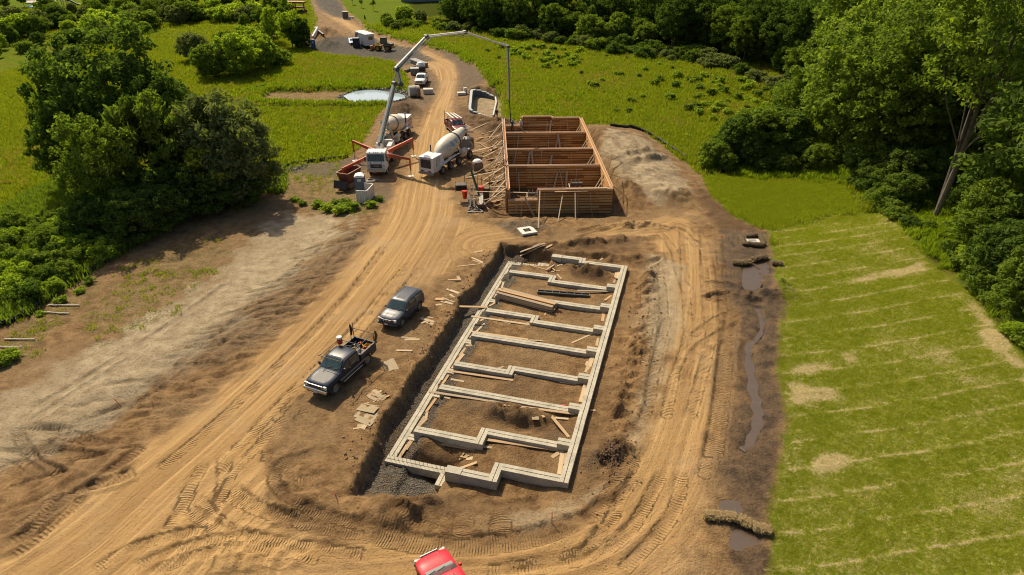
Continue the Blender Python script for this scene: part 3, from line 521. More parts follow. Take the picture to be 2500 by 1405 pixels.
# cross footings: (v of left half, v of right half, where it steps)
for vl, vr, uj in ((2.5, 3.6, 6.85), (7.4, 7.4, 0), (10.5, 11.1, 7.0), (14.85, 14.85, 0), (18.95, 18.2, 7.0), (21.95, 21.95, 0), (26.65, 25.75, 7.1)):
    zb = -0.74
    if uj:
        footing('footing', 11.25, vl, uj + 0.0, vl, ZC, zb); footing('footing', uj - 0.28, vl + (0.28 if vr < vl else -0.28), uj - 0.28, vr + (-0.28 if vr < vl else 0.28), ZC - e, zb); footing('footing', uj - 0.56 - e, vr, 1.3, vr, ZC - 2 * e, zb)
    else: footing('footing', 11.25, vl, 1.3, vr, ZC, zb)
    footing('footing', 0.56 + e, vr + 0.03, 1.42, vr + 0.03, ZR - 0.03, zb, 0.6); footing('footing', 12.38 - 0.56, vl, 10.9, vl, ZL - 0.01, -1.45, 0.56)
    footing('end_face', 11.252, vl, 11.0, vl, ZC - 0.01, -1.5, 0.55, False)
# rebar rows
rust = simple('rebar', (0.09, 0.05, 0.03), 0.7, 0.6)
for i in range(14):
    m = MB(); p = fuv(12.1 - i * 0.3, 0.12, ZL); m.tube([p - fo.location, p - fo.location + Vector((random.uniform(-.04, .04), random.uniform(-.04, .04), 0.75))], 0.012, 5); m.build('rebar', rust, fo)
for i in range(12):
    m = MB(); p = fuv(12.1 - i * 0.26, 29.9, ZL); m.tube([p - fo.location, p - fo.location + Vector((0, 0, 0.7))], 0.012, 5); m.build('rebar', rust, fo)
# ------------------------------------------------------------------ loose boards
PINE = wood('pine_board', [(0.50, 0.37, 0.21), (0.55, 0.43, 0.27), (0.38, 0.30, 0.20), (0.54, 0.35, 0.17), (0.30, 0.26, 0.20)])
PLYW = wood('plywood', [(0.42, 0.34, 0.21), (0.34, 0.28, 0.18), (0.46, 0.36, 0.21)], 9.0)
CUBE = MB().box((0, 0, 0), (1, 1, 1)).mesh('board', PINE); CUBEP = MB().box((0, 0, 0), (1, 1, 1)).mesh('plywood', PLYW)
z5 = lambda x, y: (1000 + x / 4.1667, 580 + y / 4.1667)
z6 = lambda x, y: (860 + x / 3.513, 850 + y / 3.513)
z4 = lambda x, y: (700 + x / 3.5125, 680 + y / 3.5125)
nb = 0
BAYS = [(2.9, 'the bay with the dug hole'), (7.4, 'the bay with the dirt trench'), (10.7, 'the bay next beyond the dirt trench'), (14.85, 'the wide bay midway along the foundation'), (18.6, 'the bay just before the lumber stack'), (21.95, 'the bay holding the lumber stack'), (26.3, 'the bay with the steel form panel'), (99, 'the farthest bay by the raised block')]
BANKS = [(5.5, 'beside the black pickup'), (9.5, 'between the black pickup and the grey SUV'), (17.0, 'beside the grey SUV'), (99, 'beyond the grey SUV')]
def where(label, p, L, w):
    v = float((np.array(p[:2]) - FO) @ FV) / FS; ln = ('short' if L < .95 else 'medium length' if L < 2.0 else 'long') + (' wide' if w > .24 else ' narrow' if w < .15 else '')
    return label.replace('{bay}', next(n for b, n in BAYS if v < b)).replace('{bank}', next(n for b, n in BANKS if v < b)).replace('{len}', ln)
def lay(conv, x1, y1, x2, y2, w=0.19, th=0.045, dz=0.0, label=None, group=None, me=None, name='board', cat='board', edge=False, zf=None):
    global nb; nb += 1
    a = at(*conv(x1, y1)) if zf is None else atz(*conv(x1, y1), zf); b = at(*conv(x2, y2)) if zf is None else atz(*conv(x2, y2), zf)
    if zf == -.9:
        um = max(float((np.array(q[:2]) - FO) @ FU) / FS for q in (a, b)); sh = FU * min(0.0, 11.62 - um) * FS; a.x += sh[0]; a.y += sh[1]; b.x += sh[0]; b.y += sh[1]
    if zf == -.33 and dz == .02:
        for q in (a, b): q.x -= FV[0] * .3; q.y -= FV[1] * .3
    d = b - a; L = max(d.length, 0.3); o = bpy.data.objects.new(name, me or CUBE); COL.objects.link(o)
    mid = (a + b) / 2; zm = max(zat(mid.x, mid.y), mid.z - 0.15); mid.z = max(mid.z, zm) if zf is None else max(zat(q.x, q.y) for q in (a, mid, b) if zat(q.x, q.y) < zf + .25) if any(zat(q.x, q.y) < zf + .25 for q in (a, mid, b)) else zf + th / 2 + 0.015 + dz + 0.004 * (nb % 7)
    o.location = mid; o.rotation_euler = (random.uniform(-.04, .04), -math.atan2(d.z, math.hypot(d.x, d.y)), math.atan2(d.y, d.x))
    o.scale = (L, th if edge else w, w if edge else th)
    if edge: o.location.z += w / 2
    return tag(o, where(label, mid, L, w), cat, group)
INB = ('{len} board in the dirt of {bay}', 'loose form boards inside the foundation')
for a in [(845, 182, 1390, 262), (675, 365, 1240, 452), (1310, 487, 1910, 565), (580, 738, 1060, 820), (1120, 760, 1800, 858)]: lay(z6, *a, w=.22, zf=-.33, dz=.02, label='{len} board along the cross footing in {bay}', group='boards along the cross footings')
for a in [(640, 790, 1250, 878), (1190, 862, 1765, 935), (640, 942, 1215, 1023), (1620, 262, 2130, 325), (1610, 932, 1910, 950), (1710, 542, 2085, 552)]: lay(z5, *a, w=.22, zf=-.33, dz=.02, label='{len} board along the cross footing in {bay}', group='boards along the cross footings')
for a in [(1180, 465, 1360, 476), (1735, 605, 1855, 615), (1100, 745, 1045, 822), (1040, 825, 1200, 846), (1780, 292, 1920, 306), (1345, 215, 1400, 242), (845, 268, 960, 288), (790, 425, 840, 435), (1250, 175, 1300, 160), (2035, 555, 2085, 560), (1625, 590, 1645, 615)]: lay(z6, *a, zf=-.33, label=INB[0], group=INB[1])
for a in [(345, 965, 475, 775), (390, 955, 470, 825), (460, 870, 510, 795), (555, 535, 640, 420), (460, 695, 545, 570), (490, 685, 585, 592), (575, 595, 590, 520), (720, 355, 800, 232), (770, 310, 792, 285), (850, 60, 895, 8), (800, 170, 905, 50)]: lay(z6, *a, zf=-.9, label='{len} board by the low footing of {bay}', group='boards beside the low footing')
for a in [(540, 1015, 690, 872), (672, 850, 715, 825), (485, 1090, 580, 1086), (430, 1190, 490, 1115), (420, 1265, 495, 1180), (870, 560, 905, 450), (810, 610, 865, 515), (800, 700, 870, 660)]: lay(z5, *a, zf=-.9, label='{len} board by the low footing of {bay}', group='boards beside the low footing')
for a in [(1775, 1085, 1802, 900, .28), (1822, 1000, 1836, 900), (1960, 470, 2010, 290, .34), (2005, 210, 2065, 55, .3)]: lay(z6, *a[:4], w=a[4] if len(a) > 4 else .2, zf=-.2, label='{len} board beside the right footing in {bay}', group='boards along the right footing')
for a in [(1960, 850, 1985, 720, .25), (1985, 650, 2050, 600), (2105, 430, 2140, 330, .3), (2090, 420, 2100, 370), (2075, 465, 2090, 430), (1835, 1320, 1872, 1190, .25), (1900, 1105, 1920, 1025), (1795, 1295, 1812, 1250)]: lay(z5, *a[:4], w=a[4] if len(a) > 4 else .2, zf=-.2, label='{len} board beside the right footing in {bay}', group='boards along the right footing')
for a in [(975, 815, 1060, 825), (900, 847, 1025, 880), (1165, 1045, 1355, 1051), (1370, 800, 1388, 772), (1640, 285, 1690, 280), (1220, 290, 1420, 345), (885, 535, 1100, 582), (1500, 375, 1545, 425), (1390, 350, 1470, 300), (1420, 290, 1480, 350), (1440, 355, 1530, 340), (1450, 315, 1560, 285)]: lay(z5, *a, w=.14, zf=-.33, label=INB[0], group=INB[1])
lay(z6, 1680, 552, 1858, 765, w=.22, label='long board lying diagonally against the right footing beside a dirt trench', cat='board')
lay(z6, 1710, 940, 1815, 872, w=.3, label='short wide board lying slantwise in the corner of the nearest bay', cat='board')
lay(z5, 1650, 1075, 1890, 967, w=.17, label='long board lying slantwise across red dirt towards the right footing', cat='board')
lay(z5, 1440, 310, 1640, 240, w=.2, dz=.25, label='board leaning over the raised concrete block at the far end', cat='board')
lay(z5, 1005, 250, 1400, 365, w=.2, dz=.1, label='long board lying diagonally across the farthest bay by the rebar row', cat='board')
lay(z5, 400, 700, 795, 712, w=.3, th=.06, dz=.75, label='long plank bridging the trench from the bank to the footings', cat='plank', name='plank')
lay(z6, 1700, 497, 1835, 490, w=.12, th=.06, dz=.42, me=MB().box((0, 0, 0), (1, 1, 1)).mesh('level', simple('red_level', (0.42, 0.03, 0.03), .4)), name='spirit_level', label='red spirit level lying on top of a cross footing', cat='level')
for a in [(800, 1090, 855, 1045), (860, 1047, 940, 1026), (930, 1047, 1070, 996)]: lay(z6, *a, w=.2, dz=.35, label='board resting across the raised concrete block of the near footing', group='boards over the raised block')
for a in [(915, 960, 960, 900), (930, 955, 985, 915), (950, 950, 1000, 925), (925, 930, 985, 945)]: lay(z6, *a, w=.09, label='short lath in the small heap beside the dug hole', group='laths by the hole', name='lath', cat='lath')
lay(z6, 980, 947, 1035, 944, w=.35, label='short wide board by the heap of laths near the dug hole', cat='board')
lay(z6, 1540, 592, 1600, 592, w=.55, th=.02, me=CUBEP, name='plywood_sheet', label='small square of plywood lying beside the dirt trench', cat='plywood')
BK = ('{len} weathered board on the trench bank {bank}', 'boards dropped on the bank')
for a in [(655, 155, 750, 137, .3), (630, 208, 750, 258), (640, 235, 760, 270), (480, 297, 720, 270, .15), (390, 432, 520, 430, .3), (490, 400, 512, 436, .3), (380, 525, 500, 570, .28), (410, 580, 455, 612), (260, 625, 350, 632, .4), (330, 615, 455, 663), (320, 650, 445, 676, .35), (265, 690, 330, 682, .25), (115, 822, 250, 862, .28), (175, 810, 240, 822), (120, 875, 170, 855), (170, 865, 240, 885, .3), (1370, 115, 1450, 75, .25), (1940, 185, 1965, 215, .2)]: lay(z5, *a[:4], w=a[4] if len(a) > 4 else .2, label=BK[0], group=BK[1])
for i, a in enumerate([(1125, 118, 1330, 92), (1130, 122, 1370, 95), (1180, 105, 1380, 84), (1125, 128, 1290, 112), (1200, 115, 1375, 104)]): lay(z5, *a, w=.22, dz=.05 * i, label='dark weathered board in the pile on the far lip of the pit', group='boards piled on the far lip')
for a in [(980, 505, 1105, 517), (1010, 527, 1140, 525, .25), (940, 622, 1078, 625), (1155, 345, 1265, 376, .3), (665, 1082, 850, 1032, .12), (690, 1087, 790, 1101, .1), (690, 1017, 745, 987, .3), (710, 1018, 775, 1047, .3), (740, 1005, 785, 990), (800, 1040, 880, 1005, .15), (820, 1050, 850, 985, .12), (780, 1030, 840, 1040, .15), (640, 1290, 690, 1240, .2), (570, 1296, 640, 1280, .15), (660, 1300, 685, 1260, .12)]: lay(z4, *a[:4], w=a[4] if len(a) > 4 else .2, label=BK[0], group=BK[1])
PY = ('{len} plywood piece on the bank {bank}', 'plywood sheets on the bank')
for i, a in enumerate([(830, 715, 890, 795, .35), (865, 705, 915, 785, .35), (895, 690, 945, 782, .36), (745, 955, 800, 980, .5), (770, 1000, 835, 1018, .45), (620, 1110, 770, 1140, .7), (605, 1150, 765, 1200, .95), (600, 1200, 735, 1255, .5), (605, 1275, 690, 1262, .5)]): lay(z4, *a[:4], w=a[4], th=.022, dz=.03 * (i % 3), me=CUBEP, name='plywood_sheet', cat='plywood', label=PY[0], group=PY[1])
# lumber stack in the sixth bay
LS = ('pale plank in the stacked pile of lumber between two cross footings', 'planks of the lumber stack')
a0 = at(*z5(905, 640)); b0 = at(*z5(1480, 735)); dv = (b0 - a0); dv.z = 0; L0 = dv.length; dv.normalize(); pv = Vector((-dv.y, dv.x, 0)); zb0 = zat(*((a0 + b0) / 2)[:2])
for lay_i in range(5):
    for k in range(5):
        if lay_i == 4 and k in (1, 4): continue
        L = L0 * random.uniform(.9, 1.0); o = link('plank', CUBE, loc=a0 + dv * (L0 / 2 + random.uniform(-.25, .25)) + pv * ((k - 2) * 0.27 + random.uniform(-.03, .03)) + Vector((0, 0, 0.14 + lay_i * 0.11 + zb0 - a0.z)), rot=(0, 0, math.atan2(dv.y, dv.x) + random.uniform(-.012, .012)), scale=(L, 0.25, 0.095)); tag(o, LS[0], 'plank', LS[1])
for f in (.2, .8):
    o = link('timber_block', CUBE, loc=a0 + dv * L0 * f + Vector((0, 0, zb0 - a0.z + 0.02)), rot=(0, 0, math.atan2(pv.y, pv.x)), scale=(1.5, .12, .12)); tag(o, 'square timber bearer under the stacked lumber', 'timber', 'bearers under the lumber')
# dark steel form with ribs
st = simple('form_steel', (0.085, 0.09, 0.09), .5, .4); p0 = at(*z5(1300, 560)); p1 = at(*z5(1830, 600)); d = p1 - p0; ff = empty('steel_form', (p0 + p1) / 2 + Vector((0, 0, 0.03)), math.atan2(d.y, d.x), 'dark ribbed steel form panel lying on the ground in a foundation bay', 'form panel')
L = math.hypot(d.x, d.y); MB().box((0, 0, .03), (L, .42, .05)).build('panel', st, ff)
for s_ in (-.2, .2): MB().box((0, s_, .1), (L, .03, .14)).build('rail', st, ff)
for i in range(8): MB().box((-L / 2 + .02 + i * (L - .04) / 7, 0, .09), (.03, .37, .1)).build('rib', simple('form_rib', (.3, .31, .3), .5), ff)
# ------------------------------------------------------------------ timber wall formwork
FPL = wood('form_plank', [(0.54, 0.27, 0.085), (0.64, 0.37, 0.13), (0.34, 0.155, 0.05), (0.70, 0.45, 0.175), (0.42, 0.24, 0.095)], 14.0)
TOPW = wood('top_plate', [(0.62, 0.47, 0.36), (0.55, 0.38, 0.24), (0.66, 0.52, 0.42)]); BRW = wood('brace_wood', [(0.52, 0.41, 0.27), (0.46, 0.36, 0.23), (0.58, 0.47, 0.33)])
CF = MB().box((0, 0, 0), (1, 1, 1)).mesh('plank', FPL); CT = MB().box((0, 0, 0), (1, 1, 1)).mesh('top_plate', TOPW); CB = MB().box((0, 0, 0), (1, 1, 1)).mesh('brace', BRW)
fw = empty('wall_formwork', guv(6.1, 15, -0.72), 0, 'brown timber wall formwork of stacked horizontal planks, open rooms seen from above', 'formwork')
FPI = Matrix.Translation(-fw.location)
def ch(name, me, a, b, w, h, parent=fw, roll=0.0):
    d = b - a; o = bpy.data.objects.new(name, me); COL.objects.link(o); o.parent = parent
    o.matrix_parent_inverse = parent.matrix_parent_inverse.copy() if parent is not fw else FPI
    o.location = (a + b) / 2; o.rotation_euler = (roll, -math.atan2(d.z, math.hypot(d.x, d.y)), math.atan2(d.y, d.x)); o.scale = (d.length, w, h); return o
ZF = -0.72
def fwall(u0, v0, u1, v1, top, plank_l, show, thick=0.34, cap=True, rows=None):
    """two plank faces with a gap for the pour; show = which side (+1/-1 of the wall's left normal) gets single planks"""
    A = guv(u0, v0); B = guv(u1, v1); d = (B - A); L = d.length; d.normalize(); nrm = Vector((-d.y, d.x, 0)); n = rows or round((top - ZF) / 0.333); rh = (top - ZF) / n
    for r in range(n):
        z = ZF + (r + .5) * rh; x = -random.uniform(0, plank_l * .6) if r % 2 else 0.0; cuts = [0.0]
        while x < L:
            x += plank_l
            if 0.5 < x < L - 0.5: cuts.append(x)
        cuts.append(L)
        for c0, c1 in zip(cuts, cuts[1:]):
            off = nrm * show * (thick / 2 + random.uniform(-.012, .014)); ch('plank', CF, A + d * (c0 + .006) + off + Vector((0, 0, z)), A + d * (c1 - .006) + off + Vector((0, 0, z)), .05, rh - .085)
    m = MB(); bk = -nrm * show * (thick / 2)
    for r in range(n): z = ZF + (r + .5) * rh; m.beam(A + bk + Vector((0, 0, z)) - fw.location, B + bk + Vector((0, 0, z)) - fw.location, .05, rh - .02)
    m.beam(A + Vector((0, 0, (ZF + top) / 2 - .06)) - fw.location, B + Vector((0, 0, (ZF + top) / 2 - .06)) - fw.location, thick * .72, top - ZF - .14)
    o = m.build('back_planks', FPL, fw); tag(o, kind='stuff')
    m = MB(); m.beam(A + Vector((0, 0, (ZF + top) / 2 - .1)) + nrm * show * (thick / 2 - .05) - fw.location, B + Vector((0, 0, (ZF + top) / 2 - .1)) + nrm * show * (thick / 2 - .05) - fw.location, .02, top - ZF - .3); m.build('gap_shade_sheet', simple('gap_shade', (.045, .028, .014), .9), fw)  # dark sheet added behind the planks to stand in for shade in gaps
    if cap:
        for s_, ww in ((1, .07), (-1, .06)): ch('top_plate', CT, A + nrm * s_ * thick / 2 + Vector((0, 0, top + .025)), B + nrm * s_ * thick / 2 + Vector((0, 0, top + .025)), ww + .03, .05)
    for k in range(int(L / 1.9)):          # upright stiffeners
        p = A + d * (1.0 + k * 1.9 + random.uniform(-.3, .3)) + nrm * show * (thick / 2 + .07)
        if k % 2 == 0: ch('stud', CB, p + Vector((0, 0, ZF + random.uniform(0, .3))), p + Vector((0, 0, top - random.uniform(.1, .5))), .05, .09)
TT = 2.28
fwall(3.55, 0.0, 12.2, 0.0, TT, 2.4, -1); fwall(0.2, 0.0, 3.5, 0.0, 1.0, 1.7, -1)
for v in (8.2, 14.9, 22.5): fwall(0.4, v, 11.95, v, TT, 2.4, -1)
fwall(0.3, 30.4, 3.1, 30.4, 1.1, 2.4, -1); fwall(3.1, 31.2, 7.7, 31.2, TT, 2.4, -1); fwall(7.8, 30.4, 12.0, 30.4, TT, 2.4, -1); fwall(3.1, 30.6, 3.1, 31.0, TT, 2, -1, .25); fwall(7.75, 30.6, 7.75, 31.0, TT, 2, 1, .25)
fwall(0.18, 0.3, 0.18, 7.9, TT - .02, 6.0, -1); fwall(0.18, 8.4, 0.18, 30.2, TT - .02, 6.0, -1); fwall(12.15, 0.3, 12.15, 30.2, TT + .03, 6.0, 1)
# braces inside and outside
def br(p, q, w=.1, h=.05, name='brace'): return ch(name, CB, p, q, w, h)
for k in range(30):                          # left side, fanned out over the ground
    v = 0.4 + k * 1.0 + random.uniform(-.5, .5); L = random.choice([1.4, 1.8, 2.2, 2.8, 3.8, 5.0]) if k < 26 else 2.0; zt = random.uniform(.9, 2.3); e1 = guv(-0.05, v, zt); gx = guv(-L, v - random.uniform(-.4, 1.8))
    gx.z = zat(gx.x, gx.y) + .06; br(gx, e1, random.choice([.09, .09, .2]), .045)
    if k % 2:
        e2 = guv(-.02, v + .2, random.uniform(-.2, .5)); g2 = guv(-random.uniform(.8, 1.8), v + random.uniform(-.4, .4)); g2.z = zat(g2.x, g2.y) + .05; br(g2, e2, .09, .045)
for k in range(14): br(guv(-.06, .5 + k * 2.1, ZF), guv(-.06, .5 + k * 2.1 + random.uniform(-.1, .1), TT + random.uniform(-.1, .5)), .09, .09, 'post')
for (a, b, w) in [((1318, 466), (1314, 558), .12), ((1281, 482), (1305, 530), .3), ((1374, 473), (1362, 542), .1), ((1404, 470), (1405, 538), .12), ((1441, 472), (1446, 526), .1), ((1275, 488), (1272, 528), .08), ((1313, 471), (1274, 522), .08)]:
    g = at(*b); t_ = guv(0, -.32); d = ray(*a); k = (Vector((0, t_.y, 0)).y) / d.y; tp = Vector((d.x * k, d.y * k, CAM_H + d.z * k)); br(g, tp, w, .05)
for (a, b) in [((1497, 455), (1530, 482)), ((1487, 425), (1535, 440)), ((1463, 378), (1520, 396)), ((1456, 365), (1510, 383))]:
    g = at(*b); tp = guv(12.35, 0, 0); d = ray(*a); k = (tp.x - (g.y - tp.y) * 0.03) / d.x; tp = Vector((d.x * k, d.y * k, CAM_H + d.z * k)); br(g, tp, .1, .05)
br(at(1495, 515), guv(10.0, -.35, 2.2), .09)
for v0 in (0.0, 8.2, 14.9, 22.5):            # inside each room, against the right wall and the far face
    vn = {0.0: 8.2, 8.2: 14.9, 14.9: 22.5, 22.5: 30.4}[v0]
    for q in (1.2, 2.4): br(guv(10.0, v0 + 2.5 + q * .6, ZF + .05), guv(11.9, v0 + 3.4 + q, 1.7), .09)
    for q in range(4): uu = random.uniform(1.5, 10.5); br(guv(uu + random.uniform(-.6, .6), vn - random.uniform(1.0, 2.2), ZF + .03), guv(uu, vn - .25, TT - random.uniform(.05, .9)), random.choice([.1, .1, .25]), .05)
# catwalk boards, ties and pour tools
for (u0, v0, u1, v1, z) in [(5.5, -.5, 9.3, -.45, 2.12), (6.8, -.2, 11.5, -.2, 2.36), (3.0, 30.2, 8.2, 30.0, 1.2), (-3.6, 1.9, 3.0, 1.2, 1.35), (-3.3, 3.0, .2, 3.2, 1.4)]: br(guv(u0, v0, z), guv(u1, v1, z + .03), .16, .05, 'walk_board')

# loose timber beside the braces
for i, (a_, b_, w_) in enumerate([((1128, 300), (1150, 312), .2), ((1150, 318), (1192, 300), .2), ((1160, 345), (1215, 338), .25), ((1170, 352), (1200, 372), .15), ((1183, 392), (1222, 384), .25), ((1140, 430), (1222, 418), .2), ((1188, 447), (1225, 440), .3), ((1195, 468), (1222, 476), .15), ((1190, 495), (1226, 488), .3), ((1150, 350), (1180, 348), .2), ((1200, 360), (1216, 345), .15), ((1176, 330), (1206, 322), .2), ((1175, 378), (1214, 362), .2), ((1200, 410), (1220, 402), .15), ((1198, 508), (1222, 500), .2)]):
    o = lay(lambda x, y: (x, y), *a_, *b_, w=w_, dz=.08, label=('wide' if w_ > .22 else 'narrow' if w_ < .18 else 'plain') + ' loose timber on the dirt among the formwork braces', group='loose timber beside the formwork', cat='timber', name='timber')
# ------------------------------------------------------------------ vehicles
TYRE = simple('tyre', (0.022, 0.021, 0.02), .85, dirt=.5, bump=.2); RIM = simple('rim', (0.38, 0.37, 0.35), .35, .7, dirt=.35); DKPL = simple('dark_plastic', (0.028, 0.028, 0.03), .55, dirt=.25); CHROME = simple('chrome', (0.62, 0.62, 0.62), .15, .95, dirt=.15)
LAMP = simple('lamp_glass', (0.55, 0.55, 0.50), .12, .2); AMBER = simple('amber_lamp', (0.5, 0.16, 0.02), .2); REDL = simple('red_lamp', (0.32, 0.02, 0.015), .2); WHITE = simple('white_paint', (0.74, 0.73, 0.70), .35, dirt=.22, coat=.3); GLS = glass(); PLATE = simple('plate', (0.6, 0.6, 0.62), .4); STEEL = simple('dark_steel', (0.05, 0.047, 0.045), .55, .5, dirt=.3)
def wheel_meshes(r, w, rim_mat=None, n=22):
    t = MB(); k = r * .62
    t.lathe([(k, -w / 2 * .8), (r * .93, -w / 2), (r, -w / 2 * .72), (r, w / 2 * .72), (r * .93, w / 2), (k, w / 2 * .8), (k * .98, w / 2 * .3), (k * .98, -w / 2 * .3), (k, -w / 2 * .8)], n=n)
    for i in range(n):
        a = 2 * math.pi * i / n
        t.box((math.cos(a) * r, 0, math.sin(a) * r), (.035 * r / .4, w * .8, .07 * r / .4), (0, -a, 0))
    q = MB(); q.lathe([(k, -w * .36), (k * .9, -w * .40), (k * .8, -w * .25), (k * .35, -w * .22), (k * .3, -w * .38), (0.001, -w * .40)], n=n); q.lathe([(k, w * .36), (k * .9, w * .40), (k * .8, w * .25), (k * .35, w * .22), (k * .3, w * .38), (0.001, w * .40)], n=n)
    for i in range(6):
        a = 2 * math.pi * i / 6
        for s_ in (-1, 1): q.box((math.cos(a) * k * .55, s_ * w * .3, math.sin(a) * k * .55), (k * .6, w * .08, k * .16), (0, -a, 0))
    return t.mesh('wheel', TYRE), q.mesh('rim', rim_mat or RIM)
def add_wheels(root, spots, r, w, rim_mat=None):
    tm, rm = wheel_meshes(r, w, rim_mat)
    for (x, y) in spots: o = link('wheel', tm, root, (x, y, r)); link('rim', rm, o)
class Shell:
    """car body: side profile swept across the width, with tumblehome, rounded edges and tapered nose"""
    def __init__(s, W_, belt, tumble, xf, xr, top0, taper=.10): s.W, s.belt, s.tm, s.xf, s.xr, s.top0, s.tp = W_, belt, tumble, xf, xr, top0, taper
    def pt(s, x, z, t, out=0.0):
        w = s.W * (1 - s.tm * max(0, z - s.belt)); 
        f = max(0, (x - (s.xf - .7)) / .7); b = max(0, ((s.xr + .5) - x) / .5); w *= 1 - s.tp * f ** 2 - s.tp * .5 * b ** 2
        a = abs(t); dz = 0
        if z > s.top0: dz = {0: 0}.get(a, 0.075 * max(0, (a - .55) / .45) ** 2.5)
        xx = x - (0.10 * f * a ** 4) + (0.07 * b * a ** 4)
        return Vector((xx, t * w + (out if t > 0 else -out), z - dz))
    def body(s, prof, name, mat, root, bevel=0.0):
        ts = (-1, -.97, -.88, -.7, -.35, 0, .35, .7, .88, .97, 1); n = len(prof); m = MB(); P = []; F = []
        for k, t in enumerate(ts):
            cx_ = sum(p[0] for p in prof) / n; 
            for (x, z) in prof:
                q = s.pt(x, z, t)
                if abs(t) == 1 and z > .5: q.z -= 0.0
                P.append(q)
        for k in range(len(ts) - 1):
            for i in range(n): F.append((k * n + i, k * n + (i + 1) % n, (k + 1) * n + (i + 1) % n, (k + 1) * n + i))
        F += [tuple(range(n)), tuple(range((len(ts) - 1) * n, len(ts) * n))]
        m.add(P, F, True); return m.build(name, mat, root, sharp=38)
    def side(s, poly, name, mat, root, out=.012, both=True, parent_list=None):
        os_ = []
        for sg in ((1, -1) if both else (1,)):
            n = len(poly); c = [s.pt(x, z, sg, out) for x, z in poly]; d = [s.pt(x, z, sg * .985, -.02) for x, z in poly]; m = MB(); m.add(c + d, [tuple(range(n)), tuple(range(2 * n - 1, n - 1, -1))] + [(i, (i + 1) % n, (i + 1) % n + n, i + n) for i in range(n)]); os_.append(m.build(name, mat, root))
        return os_
    def cross(s, a, b, t0, t1, name, mat, root, out=.012, nt=8):      # panel lying on the swept surface between two profile points
        d = Vector((b[0] - a[0], 0, b[1] - a[1])).normalized(); nrm = Vector((-d.z, 0, d.x)); nrm = nrm if nrm.z > 0 or (abs(nrm.z) < .01) else -nrm
        if abs(nrm.z) < .01: nrm = Vector((1 if a[0] > 0 else -1, 0, 0))
        P = []; F = []
        for i in range(nt + 1):
            t = -1 + 2 * i / nt
            for q, tt in ((a, t0), (b, t1)): P.append(s.pt(q[0], q[1], t * tt) + nrm * out)
        for i in range(nt): F.append((2 * i, 2 * i + 1, 2 * i + 3, 2 * i + 2))
        m = MB(); m.add(P, F, True); return m.build(name, mat, root)
def arch(xc, r, zc, n=8): return [(xc + r * math.cos(a), zc + r * math.sin(a)) for a in [math.pi * i / n for i in range(n + 1)]]   # front to back
def paint(name, col, rough=.38, dirt=.05): return simple(name + '_%d_%d_%d' % tuple(int(c * 1000) for c in col), col, rough, 0.0, .08, 2.0, dirt, spec=.28, coat=.06)
def lights_box(root, name, mat, c, d, rz=0.0): return MB().box(c, d, (0, 0, rz)).build(name, mat, root, bevel=.012)
def mirrors(root, x, y, z, mat, big=False):
    for s_ in (1, -1): MB().box((x, s_ * (y + .12), z), (.12, .16 if not big else .14, .17 if not big else .32)).box((x, s_ * (y + .02), z - .03), (.05, .14, .04)).build('mirror', mat, root, bevel=.02)
